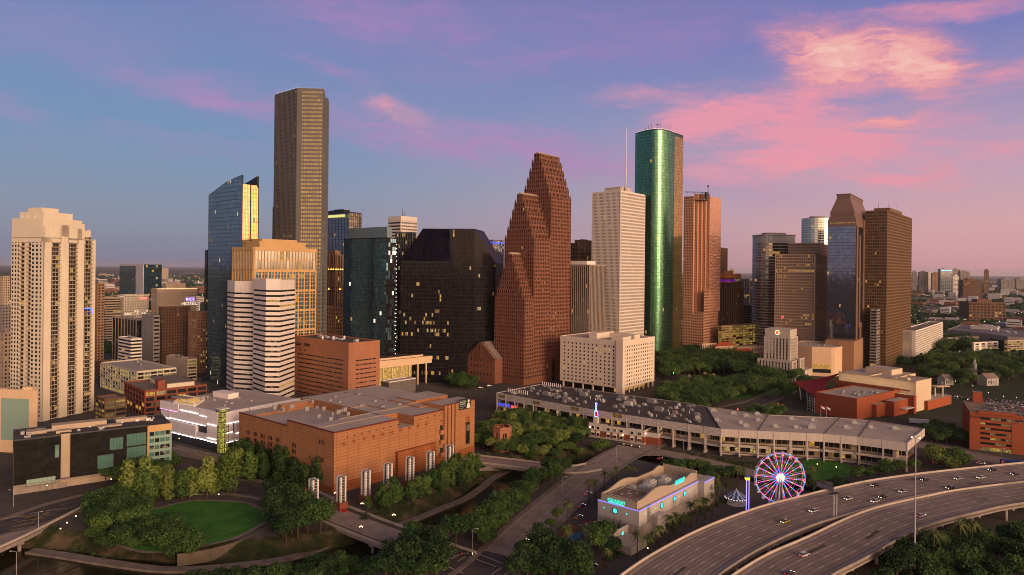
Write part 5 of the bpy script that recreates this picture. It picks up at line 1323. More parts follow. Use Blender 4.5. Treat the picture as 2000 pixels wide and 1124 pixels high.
# ------------------------------------------------------------------ brick theater
TH = 40
M['theater'] = brick('theater_brick',(0.315,0.140,0.064),(0.345,0.153,0.070),(0.12,0.045,0.022),7.2,1.75,0.07,TH,0.85,0.16)
M['theater_red'] = wall('dark_red_wall',(0.13,0.030,0.024),0.85,0.2)
M['theater_dark'] = brick('theater_base',(0.26,0.085,0.03),(0.29,0.095,0.034),(0.12,0.04,0.018),7.2,1.75,0.10,TH,0.85,0.2)
def theater():
 e1,e2 = axes(TH); c = P(653,846,360).to_2d(); z1 = P(653,846,360).z
 root = thing('theater','huge windowless orange brick theater with flat grey roof and round medallions','theater',v3(c + e1 * 60 + e2 * 35))
 SL = solve(c,e1,927,800); TL = solve(c,e2,467,812)
 s869 = solve(c,e1,866,800); s888 = solve(c,e1,889,800); t561 = solve(c,e2,561,824)
 S = lambda px,py: stp(c,e1,e2,px,py,z1)
 zl = z1 - 3.2; pit = z1 - 5.5; zh = z1 + 2.6
 ss = [0,3.5,21,44,56,74,s869,SL]
 ts = [0,15,25,t561,TL - 14,TL - 9,TL]
 H = [[z1] * 7 for _ in range(6)]
 for j in range(3): H[j][6] = zh
 H[0][3] = H[0][4] = pit                       # notch open to the long wall
 H[0][4] = z1
 H[1][6] = z1 - 2; H[2][6] = zh
 H[3][1] = H[3][2] = z1 - 4.5; H[2][1] = z1 - 4.5; H[2][2] = z1 - 4.5
 for j in (3,4,5): H[j][0] = zl
 H[4][1] = H[5][1] = H[5][0] = zl; H[5][2] = zl
 H[1][5] = z1 + 0.8; H[2][5] = z1 + 1.6; H[2][4] = z1 + 0.7; H[3][5] = z1 + 1.0; H[3][4] = z1 + 0.7; H[3][3] = z1 + 0.7; H[4][3] = H[4][4] = z1 + 0.4
 b = MB(); blockgrid(b,c,e1,e2,ss,ts,H,0,1); b.build('wall',[M['theater'],M['roof_light']],root)
 k = lambda s,t: c + e1 * s + e2 * t
 # coping along the roof edges
 fr,fl = Face(c,c + e1 * SL),Face(c + e2 * TL,c)
 b = MB()
 for (a0,a1,z) in ((0,44,z1),(56,s869,z1),(s869,SL,zh)): fr.box(b,a0,a1,z - 0.25,z + 0.35,-0.5,0.18)
 fl.box(b,0,TL - t561,zl - 0.25,zl + 0.3,-0.5,0.18); fl.box(b,TL - t561,TL,z1 - 0.25,z1 + 0.35,-0.5,0.18)
 b.build('coping',M['theater_red'],root)
 b = MB()
 for (s0,s1,t) in ((0.3,43,15),(21,s869,25),(44,s869,t561),(20,74,TL - 10)):
  p = k(s0,t); b.fbox(p,e1,-e2,0,s1 - s0,z1 + 0.02,z1 + 0.5,-0.2,0.2)
 for s0 in (44.4,74.2):
  p = k(s0,16); b.fbox(p,e2,e1,0,TL - 22,z1 + 0.02,z1 + 0.45,-0.2,0.2)
 b.build('roof_curb',M['conc'],root)
 for kx in range(26):
  s,t = RND.uniform(8,s869 - 4),RND.uniform(27,TL - 16); p = k(s,t)
  b = MB(); b.box(p,RND.uniform(1,3.4),RND.uniform(.8,1.6),z1 - 0.5,z1 + RND.uniform(1.3,2.2),math.atan2(e1.y,e1.x)); b.build('rooftop_unit',M['metal_grey'],root)
 # darker base course and the projecting loggia on the long wall
 b = MB(); fr.box(b,0,SL,0,5.2,0.0,0.22); fl.box(b,0,TL,0,3.6,0.0,0.22); b.build('base_course',M['theater_dark'],root)
 a0 = fr.at(772,930)[0]; a1 = fr.at(846,900)[0]; b = MB(); fr.box(b,a0,a1,0,14.5,0.0,2.4); b.build('projecting_bay',M['theater_dark'],root)
 b = MB()
 for px,py in ((671,867),(691,862),(711,857),(729.5,853),(747.5,848.5),(765.5,844.5),(783,840.5),(799.5,836),(816,832),(832.5,828),(862,822),(913,818)):
  a,z = fr.at(px,py); R_ = 1.15 if px < 900 else 2.0
  b2 = MB()
  for q in range(16):
   t0,t1 = 2 * math.pi * q / 16,2 * math.pi * (q + 1) / 16
   b2.poly([fr.pt(a + R_ * math.cos(t0),z + R_ * math.sin(t0),0.14),fr.pt(a + R_ * math.cos(t1),z + R_ * math.sin(t1),0.14),fr.pt(a + R_ * .7 * math.cos(t1),z + R_ * .7 * math.sin(t1),0.2),fr.pt(a + R_ * .7 * math.cos(t0),z + R_ * .7 * math.sin(t0),0.2)])
  fr.disc(b2,a,z,R_ * 0.7,0.08); b2.build('medallion',M['theater_dark'],root)
 for i in range(14):
  a,z = fr.at(678 + i * 14.2,854.5 - i * 3.55); b = MB(); fr.box(b,a - .35,a + .35,z - .25,z + .25,0.0,0.3); b.build('vent',M['black'],root)
 for px,py in ((688,944),(726,933),(768,922)): a,z = fr.at(px,py); b = MB(); fr.box(b,a - .8,a + .8,z - .5,z + .5,0.0,0.6); b.build('vent',M['theater_dark'],root)
 for px,py in ((784,885),(802,881),(819,877),(835,873)): a,z = fr.at(px,py); b = MB(); fr.box(b,a - 1.0,a + 1.0,z - .4,z + .4,0.0,0.8); b.build('vent',M['black'],root)
 for py in (836,855,880):     # dark windows with little corner balconies
  a,z = fr.at(862,py); b = MB(); b.poly(fr.rect(a - 1.1,a + 1.1,z - 2.4,z + 1.6,.06)); b.build('window',GL['window'][0],root)
  b = MB(); fr.box(b,a - 1.9,a + 1.5,z - 3.6,z - 1.2,0,1.6); fr.box(b,a + 1.5,a + 2.0,z - 1.4,z + 0.6,0,1.0); b.build('balcony',M['theater'],root)
 for px in (872,879,886):     # dark vertical flutes
  a,z = fr.at(px,820); b = MB(); fr.box(b,a - 0.7,a + 0.7,1,zh - 0.3,0.05,0.12); b.build('flute',M['theater_red'],root)
 b = MB()
 for px in (868.5,875.5,882.5,889.5): a,z = fr.at(px,820); fr.box(b,a - 1.1,a + 1.1,0,zh + 0.1,0.1,1.2)
 b.build('buttress',M['theater'],root)
 a,z = fr.at(913,843); b = MB(); b.poly(fr.rect(a - 1.9,a + 1.9,z - 8,z + 6,.08)); b.build('window',GL['window'][0],root); b = MB(); fr.box(b,a - 2.3,a - 1.9,z - 8,z + 6.4,0,.35); fr.box(b,a + 1.9,a + 2.3,z - 8,z + 6.4,0,.35); b.build('frame',M['theater'],root)
 a0,zt = fr.at(896,781); a1,zb = fr.at(919,797)
 b = MB(); fr.box(b,a0,a1,zb,zt,0.1,0.3); bn = b.build('banner',M['banner'],root)
 b = MB(); w = a1 - a0; x = a1 - w * .2; zc = (zb + zt) / 2
 fr.disc(b,x,zc + 1.5,w * .085,.33); b.poly([fr.pt(x - w * .17,zb + .4,.33),fr.pt(x + w * .17,zb + .4,.33),fr.pt(x + w * .1,zc - .3,.33),fr.pt(x + w * .04,zc + .3,.33),fr.pt(x - w * .04,zc + .3,.33),fr.pt(x - w * .1,zc - .3,.33)]); b.build('banner_figure',M['white_paint'],bn)
 b = MB()
 for i,(l_,h_) in enumerate(((.5,.25),(.52,.8),(.48,.8),(.54,.35),(.36,.3))): fr.box(b,a0 + .5,a0 + .5 + w * l_,zt - 1.3 - i * 1.15,zt - 1.3 - i * 1.15 + h_ * .8,.3,.34)
 b.build('banner_text',M['banner_green'],bn)
 # triple slit windows of the short wall
 for px,py in [(485 + i * 14.3,845 + i * 3.6 + j * 12) for i in range(5) for j in range(3)] + [(574,870),(574,882),(574,896),(628,864),(628,898),(574,928)]:
  a,z = fl.at(px,py)
  for kx in (-1,0,1): b = MB(); b.poly(fl.rect(a + kx * 1.5 - .42,a + kx * 1.5 + .42,z - 1.2,z + 1.2,.08)); b.build('window',GL['window'][0],root)
M['banner'] = paint('banner_black',(0.02,0.022,0.02),0.5); M['banner_green'] = paint('banner_lettering',(0.25,0.34,0.25),0.6)
theater()
# lattice towers on brick plinths along the theater
def lattice_tower():
 root = thing('lattice_pillar','silver lattice pillar','pillar',(0,0,0))
 b = MB(); b.box((0,0),4.6,4.6,0,3.8); b.box((0,0),5.0,5.0,3.8,4.2); b.build('plinth',M['brick_red'],root)
 h = 17.0; b = MB()
 for sx in (-1,1):
  for sy in (-1,1): b.box((sx * 1.35,sy * 1.35),0.85,0.85,4.2,h)
 for j in range(9):
  z = 5.2 + j * 1.42
  for s in (-1,1): b.box((0,s * 1.5),2.2,0.22,z,z + 0.28); b.box((s * 1.5,0),0.22,2.2,z,z + 0.28)
 b.box((0,0),2.3,2.3,4.2,h - .6,0,1); b.build('lattice',[M['steel'],M['metal_dark']],root)  # dark core box stands in for the shade between the posts
 b = MB(); r = random.Random(4)
 for j in range(11):
  z = 4.7 + j * 1.1
  for s in (-1,1):
   for (ax,ay,lx,ly) in ((s * 1.25,-1.85,0.75,0.12),(1.85,s * 1.25,0.12,0.75),(-1.85,s * 1.25,0.12,0.75)): b.box((ax,ay),lx,ly,z,z + r.uniform(0.5,0.85),0,0)
 b.build('panel',M['white_panel'],root)
 return root
def lattices():
 p0 = lattice_tower()
 L = ['by itself on the left end of the bayou bridge','at the theater corner above the red barriers','third along the theater wall counted from the bridge','fourth along the theater wall counted from the bridge','fifth along the theater wall counted from the bridge','sixth along the theater wall counted from the bridge','farthest along the theater beside its dark flutes']
 for i,(px,py) in enumerate(((612,1002),(666,995),(714,982),(757,966),(800,952),(840,939),(878,925))):
  g = G(px,py); o = p0 if i == 0 else dup(p0,g,0)
  o.location = (g.x,g.y,-0.3); o.rotation_euler = (0,0,math.radians(50)); o['label'] = 'silver lattice pillar ' + L[i]; o['group'] = 'lattice pillars along the theater'
lattices()
# ------------------------------------------------------------------ black-clad arts building, lower left
M['black_clad'] = brick('black_cladding',(0.008,0.008,0.008),(0.016,0.015,0.014),(0.004,0.004,0.004),3.0,1.6,0.05,47,0.8,0.5)
M['green_glass'] = glass('green_glass',(0.10,0.22,0.18),0.3,0.12); M['frit'] = paint('pale_green_panel',(0.22,0.32,0.26),0.4)
def black_building():
 c = P(27,863,352).to_2d(); z1 = P(27,863,352).z; e = (P(335,826,396).to_2d() - c); L = solve(c,e.normalized(),336,826); e1 = e.normalized(); e2 = Vector((-e1.y,e1.x)); W = 30
 root = thing('arts_building','black-clad arts building with tan recess and green glazed corner at lower left','arts center',v3(c + e1 * L / 2 + e2 * W / 2))
 f = Face(c,c + e1 * L); fl = Face(c + e2 * W,c); A = lambda px,py: f.at(px,py)
 a1 = A(119,870)[0]; a2 = A(138,870)[0]; a3 = A(288,850)[0]
 b = MB()
 def blk(s0,s1,t0,t1,za,zb,m): b.prism([c + e1 * s0 + e2 * t0,c + e1 * s1 + e2 * t0,c + e1 * s1 + e2 * t1,c + e1 * s0 + e2 * t1],za,zb,m,3,True)
 blk(0,a1,0,W,5.5,z1,0); blk(a1,a2,2.2,W,3,z1 + 0.6,1); blk(a2,a3,0,W,5.5,z1 + 0.2,0); blk(a3,L,0.4,W,5.5,z1 - 0.2,2); blk(0,L - 6,3.5,W - 2,0,5.5,1)
 b.build('wall',[M['black_clad'],M['beige'],M['frit'],M['roof_dark']],root)
 b = MB(); f.box(b,a3,L,z1 - 3.4,z1 + .3,0,0.2); f.box(b,a3,a3 + .6,5,z1,0,.3); b.build('fascia',M['tan'],root)
 def w(x0,y0,x1,y1,mat,mull=2,nm='window'):
  p,zt = A(x0,y0); q,zb = A(x1,y1); winpart(root,f,p,q,min(zb,zt),max(zb,zt),mat,M['metal_dark'],nm,0.06,mull)
 w(108,870,115,893,M['green_glass'],0); w(215,857,240,876,M['green_glass'],3); w(191,891,221,912,M['green_glass'],4)
 w(248,849,285,867,M['green_glass'],5); w(248,875,285,895,M['green_glass'],5); w(52,938,108,942,M['frit'],6)
 for r in range(5):
  zb = 7.0 + r * 3.9
  for k in range(4): x = a3 + 1.2 + k * (L - a3 - 1.8) / 4; winpart(root,f,x,x + (L - a3) / 4 - 1.0,zb,zb + 2.2,RND.choice((GL['window'][0],M['green_glass'])),None,'window',-0.3 + .4)
 winpart(root,fl,3,8,10,22,GL['blue'][0],M['metal_dark'],'window',.06,1); winpart(root,fl,14,20,6.5,25,M['green_glass'],M['metal_dark'],'window',.06,1)
 b = MB(); fl.box(b,23,26.5,8,z1 - 4,0,.1); b.build('lit_panel',M['lit_dim'],root)
 b = MB(); q = lambda s,t: c + e1 * s + e2 * t
 for (s,t,lx,ly,h,m) in ((10,16,9,7,1.6,0),(30,19,26,7,3.0,0),(56,20,16,5,2.2,0),(22,9,7,4,1.4,0),(44,12,12,5,1.0,0)): b.box(q(s,t),lx,ly,z1,z1 + h,math.atan2(e1.y,e1.x))
 b.build('penthouse',M['beige'],root)
 for k in range(26):
  b = MB(); b.box(q(RND.uniform(3,L - 3),RND.uniform(3,W - 3)),RND.uniform(.8,3),RND.uniform(.8,2),z1,z1 + RND.uniform(.6,1.8),math.atan2(e1.y,e1.x)); b.build('rooftop_unit',RND.choice((M['metal_grey'],M['steel'],M['white_paint'])),root)
 b = MB()
 for (s0,s1,t) in ((0,a1,0),(a2,a3,0)): f.box(b,s0,s1,z1 + .2,z1 + .9,-0.35,0.02)
 f.box(b,0,L,z1 - .1,z1 + .5,-W,-W + .4); b.build('parapet',M['metal_dark'],root)
 b = MB(); f.box(b,0,a1 + 3,0,5.0,-4,-2.6); f.box(b,0,L - 6,5.0,5.5,-1.5,0.6); b.build('plinth',M['conc'],root)
black_building()
# ------------------------------------------------------------------ glowing white building with offset panels
M['glow_panel'] = brick('white_metal_panel',(0.66,0.60,0.59),(0.69,0.63,0.62),(0.42,0.38,0.38),1.2,6,0.04,33,0.6,0.1)
M['led'] = lamp('led_strip',(1.0,0.84,0.82),7.0,True); M['led_pink'] = lamp('led_strip_pink',(1.0,0.45,0.95),1.6,True)
def glowing():
 poly = foot(315,433,585,806,437,33); l,c,r,bk = poly; z1 = P(433,806,437).z
 root = thing('white_panel_building','white building with offset panels outlined by glowing light strips','commercial building',v3(cen(poly)))
 b = MB(); b.prism(inset(poly,.8),0,z1 - .6,0,1); b.build('wall',[M['metal_dark'],M['roof_light']],root)
 fl,fr = Face(l,c),Face(c,r); HL = z1 - 6.0
 pan = MB(); led = MB(); ledp = MB()
 U = fl.L
 # (from, to, bottom, top, proud, pink)
 for (u0,u1,w0,w1,o,pk) in ((0,.32,.72,1,1.1,1),(.34,.66,.80,1,.6,0),(.67,.80,.76,1,.9,0),(.80,.96,.55,1,1.3,0),(0,.14,.42,.70,.3,0),(.16,.78,.46,.79,1.0,0),(.79,.95,.10,.54,.9,0),
         (.0,.18,.0,.42,.7,0),(.18,.62,.0,.42,1.2,0),(.62,.80,.0,.22,.6,0),(.80,.96,0,.10,1.0,0)):
  z0,z1_ = 6 + HL * w0,6 + HL * w1
  fl.box(pan,u0 * U + .15,u1 * U - .15,z0 + .5,z1_ - .1,-.8,o)
  fl.box(ledp if pk else led,u0 * U + .4,u1 * U - .4,z0 + .3,z0 + .48,o + .12,o + .3)
 V = fr.L
 for (u0,u1,w0,w1,o) in ((.04,.32,.60,1,1.0),(.33,.62,.66,1,.6),(.62,1,.60,1,1),(.04,.13,.30,.60,.6),(.15,.5,.24,.58,1.1),(.5,1,.2,.58,.7),(.04,.4,.0,.28,.8),(.4,1,0,.2,1.1)):
  z0,z1_ = 6 + HL * w0,6 + HL * w1
  fr.box(pan,u0 * V + .15,u1 * V - .15,z0 + .5,z1_ - .1,-.8,o); fr.box(led,u0 * V + .4,u1 * V - .4,z0 + .3,z0 + .48,o + .12,o + .3)
 pan.build('panel',M['glow_panel'],root); led.build('light_strip',M['led'],root); ledp.build('light_strip',M['led_pink'],root)
 # lit glass stair tower at the corner
 d1 = fl.d; d2 = fr.d; q = c + d1 * 0.8 - d2 * 0.8
 sp = [q - d1 * 5.0,q + d2 * 0,q + d2 * 5.4,q - d1 * 5.0 + d2 * 5.4]; zt = z1 + 1.8
 b = MB(); b.prism(inset(sp,.5),0,zt - 1.0); st = b.build('stair_core',M['stair_lit'],root)
 b = MB()
 for k in (0,1):
  fc = Face(sp[k],sp[k + 1])
  for i in range(5): fc.box(b,fc.L * i / 4 - .1,fc.L * i / 4 + .1,0,zt,-.2,.1)
  for j in range(9): fc.box(b,0,fc.L,j * 3.3,j * 3.3 + .35,-.2,.05)
  for j in range(8): fc.box(b,fc.L * .45,fc.L * .55,j * 3.3 + 1,j * 3.3 + 2.2,-.3,.08)
 b.build('stair_frame',M['metal_dark'],root); b = MB(); b.prism(inset(sp,-.3),zt,zt + .5,bot=True); b.build('stair_roof',M['white_paint'],root)
 # roof: white box, golden skylight well, upstands
 bx = foot(416,446,466,767,483,33); b = MB(); b.prism(bx,z1 - .55,P(446,771,483).z,0); b.prism(inset(bx,-.15),P(446,771,483).z,P(446,771,483).z + .35,bot=True); b.build('roof_box',M['white_panel'],root)
 w = [G2(340,789,z1 - .5),G2(380,795,z1 - .5),G2(398,783,z1 - .5),G2(360,776,z1 - .5)]
 b = MB()
 for i in range(4): p,s = w[i],w[(i + 1) % 4]; d = (s - p).normalized(); b.fbox(p,d,Vector((d.y,-d.x)),0,(s - p).length,z1 - .55,z1 + 1.2,0,.6)
 b.build('skylight_curb',M['white_panel'],root); b = MB(); b.poly([v3(p,z1 - .4) for p in w]); b.build('skylight',M['amber_glow'],root)
 b = MB(); o = (w[0] + w[3]) / 2; b.box(G2(356,781,z1),17,5,z1 + 1.2,z1 + 1.9,math.atan2(fl.d.y,fl.d.x) + 0.1); b.build('skylight_lid',M['grey_conc'],root)
 for k in range(12):
  p = c + (l - c) * RND.uniform(.1,.9) + (r - c) * RND.uniform(.1,.6); b = MB(); b.box(p,RND.uniform(.8,2),RND.uniform(.6,1.4),z1 - .5,z1 + RND.uniform(.3,1.0),.6); b.build('rooftop_unit',M['metal_grey'],root)
 b = MB()
 for i in range(9): fl.box(b,U * i / 9 + .5,U * i / 9 + 1.2,0,6,-2.2,-1.4)
 b.build('column',M['conc_pale'],root)
M['stair_lit'] = litwin('stair_lit',(1.0,0.85,0.12),0.95); M['amber_glow'] = litwin('amber_glow',(1.0,0.48,0.03),1.1)
glowing()
# ------------------------------------------------------------------ brown slit-window block, colonnaded hall, grey box
M['brown_brick'] = brick('brown_brick',(0.31,0.135,0.075),(0.35,0.150,0.085),(0.2,0.09,0.05),3.0,0.8,0.03,40,0.9,0.15)
def brown_block():
 poly = foot(574,684,742,672,600); l,c,r,bk = poly; z1 = P(684,672,600).z
 cc = [l,c + (l - c).normalized() * 2.2,c + (r - c).normalized() * 3.0,r,bk]
 root = thing('brown_block','brown brick block with rows of thin dark slit windows','office building',v3(cen(poly)))
 b = MB(); b.prism(cc,0,z1); b.build('wall',M['brown_brick'],root); fl,fr = Face(cc[0],cc[1]),Face(cc[2],cc[3])
 zs = z1 - 15; ws = []
 for j in range(10):
  z = zs - j * 4.0
  for fc,n,m0,m1 in ((fl,5,6,7),(fr,5,3,4)):
   w = (fc.L - m0 - m1) / n
   for k in range(n): ws.append((j,fc.rect(m0 + k * w + .3,m0 + (k + 1) * w - .3,z - 1.0,z,.05),0))
 for a0,a1,z in ((3,12,z1 - 5),(3,12,z1 - 6.4),(17,27,z1 - 5),(17,27,z1 - 6.4),(10,13,z1 - 11),(17,20,z1 - 11)): ws.append((-1,fl.rect(a0,a1,z - 1,z,.05),0))
 put_windows(root,ws,GL['window'],'slit_window'); roof_kit(root,cc,z1 + .01,M['roof_dark'],M['brown_brick'],0.9,None,14,M['steel'],12)
 b = MB()
 for k in range(3): p = cen(cc) + Vector((-14 + k * 9,4 * k - 4)); b.tube([(p.x,p.y,z1),(p.x,p.y,z1 + 1.6)],[1.4,0.5],8); b.ball((p.x,p.y,z1 + 2.2),1.3,n=8,k=5)
 b.build('dish',M['white_paint'],root,True)
brown_block()
def hall():
 z1 = 27.6; c = P(742,707,672).to_2d(); r = P(849,696,720).to_2d(); e1 = (r - c).normalized(); e2 = Vector((-e1.y,e1.x)); c = c - e1 * 28; L = (r - c).length
 root = thing('colonnaded_hall','cream concert hall with tall slender columns and a golden lit lobby','concert hall',v3(c + e1 * L / 2 + e2 * 20))
 b = MB(); b.prism([c,r,r + e2 * 46,c + e2 * 46],z1 - 6.5,z1,0,1,True)
 b.build('roof',[M['stone_cream'],M['roof_grey']],root); b = MB(); b.prism([c + e1 * 6 + e2 * 7,r - e1 * 7 + e2 * 7,r - e1 * 7 + e2 * 40,c + e1 * 6 + e2 * 40],z1,z1 + 2.0,0,1); b.build('upper_roof',[M['stone_cream'],M['roof_dark']],root)
 b = MB(); q = lambda s,t: c + e1 * s + e2 * t
 b.prism([q(2,8),q(L - 24,8),q(L - 24,38),q(2,38)],0,z1 - 6.5); b.build('wall',M['stone_cream'],root)
 f = Face(q(2,8),q(L - 24,8))
 for k in range(7): winpart(root,f,f.L * k / 7 + .5,f.L * (k + 1) / 7 - .5,2,z1 - 8,M['lobby'],M['stone_cream'],'lobby_window',.06,0)
 f2 = Face(q(L - 24,8),q(L - 24,38))
 for k in range(4): winpart(root,f2,f2.L * k / 4 + .5,f2.L * (k + 1) / 4 - .5,2,z1 - 8,M['lit_dim'],M['stone_cream'],'lobby_window',.06,1)
 for s in [L * k / 9 for k in range(1,9)] + [L - .6]:
  b = MB(); b.box(q(s,.8),1.3,1.3,0,z1 - 6.5,math.atan2(e1.y,e1.x)); b.build('column',M['stone_cream'],root)
 for t in (12,24,36): b = MB(); b.box(q(L - .6,t),1.3,1.3,0,z1 - 6.5,math.atan2(e1.y,e1.x)); b.build('column',M['stone_cream'],root)
 b = MB(); f3 = Face(c,r); f3.box(b,0,L,z1 - .5,z1 + .6,-.3,.25); b.build('coping',M['stone_cream'],root)
M['stone_cream'] = wall('cream_stone',(0.62,0.43,0.27),0.8,0.12,0.06,0.12); M['lobby'] = litwin('lobby_glow',(1.0,0.56,0.10),1.1)
hall()
def grey_box():
 poly = foot(744,760,812,748,640); z1 = P(760,748,640).z
 root = thing('grey_box_building','small plain grey box building with pale roof before the cream columns','building',v3(cen(poly))); b = MB(); b.prism(poly,0,z1,0,1); b.build('wall',[M['grey_lap'],M['roof_light']],root)
 b = MB(); p = inset(poly,.6)
 for i in range(4): f = Face(poly[i],poly[(i + 1) % 4]); f.box(b,0,f.L,z1,z1 + .9,-.5,.05)
 b.build('parapet',M['white_paint'],root)
M['grey_lap'] = brick('grey_lap_siding',(0.15,0.125,0.11),(0.16,0.135,0.12),(0.09,0.075,0.065),30,0.6,0.05,40)
grey_box()
# ------------------------------------------------------------------ white punched-window office cube
def cube_office():
 poly = foot(1094,1216,1279,668,660); l,c,r,bk = poly; z1 = P(1216,668,660).z
 root = thing('office_cube','cream square office building dotted with small square windows','office building',v3(cen(poly)))
 b = MB(); wins = []; b.prism(inset(poly,.35),6,z1,0,1)
 z0 = 6.5; fh = (z1 - 4.0 - z0) / 11
 for k,nb in ((0,14),(1,13)):
  p,q = poly[k],poly[k + 1]; L = (q - p).length; bw = (L - 6) / nb
  facade(b,wins,p,q,z0,z1 - 4.0,bw,fh,bw - 1.75,fh - 1.7,0.02,lit=.07,mats=(0,0,1),litmats=(2,2,3),m0=3,m1=3,off=-.3,)
  f = Face(p,q); f.box(b,0,L,z1 - 4.2,z1,-.3,.0); f.box(b,0,L,5.5,6.6,-.3,.05)
  for i in range(nb + 1): pass
 f1,f0 = Face(c,r),Face(l,c)
 f0.box(b,f0.L - 6.5,f0.L,0,z1 + .7,-.2,1.0); f1.box(b,-1.0,3.2,0,z1 + .7,-.2,1.0)
 b.build('wall',[M['stone_cream2'],M['roof_light']],root); put_windows(root,wins,GL['window'] + [M['lit_pale'],M['lit_warm']],'window',100)
 for k in range(7): q = c + f1.d * (6 + k * (f1.L - 8) / 6) - f1.n * 1.2; b = MB(); b.box(q,1.3,1.3,0,6,.6); b.build('column',M['stone_cream2'],root)
 for k in range(5): q = l + f0.d * (4 + k * 12) - f0.n * 1.2; b = MB(); b.box(q,1.3,1.3,0,6,.6); b.build('column',M['stone_cream2'],root)
 b = MB(); f1.box(b,8,f1.L - 4,.2,5.8,-14,-9); b.build('lobby',M['lit_warm'],root)
 for (x0,x1,y0,y1,h) in ((.42,.55,.1,.6,5.5),(.55,.95,.45,.62,4.5),(.78,.95,.1,.35,3.6)):
  q = [l + (c - l) * a + (r - c) * t for a,t in ((x0,y0),(x1,y0),(x1,y1),(x0,y1))]; b = MB(); b.prism(q,z1,z1 + h); b.build('plant_room',M['stone_cream2'],root)
 roof_kit(root,inset(poly,.1),z1 + .01,M['roof_light'],M['stone_cream2'],.8,None,5,M['metal_grey'],14)
M['stone_cream2'] = wall('cream_precast',(0.64,0.52,0.41),0.8,0.1,0.05,0.12)
cube_office()
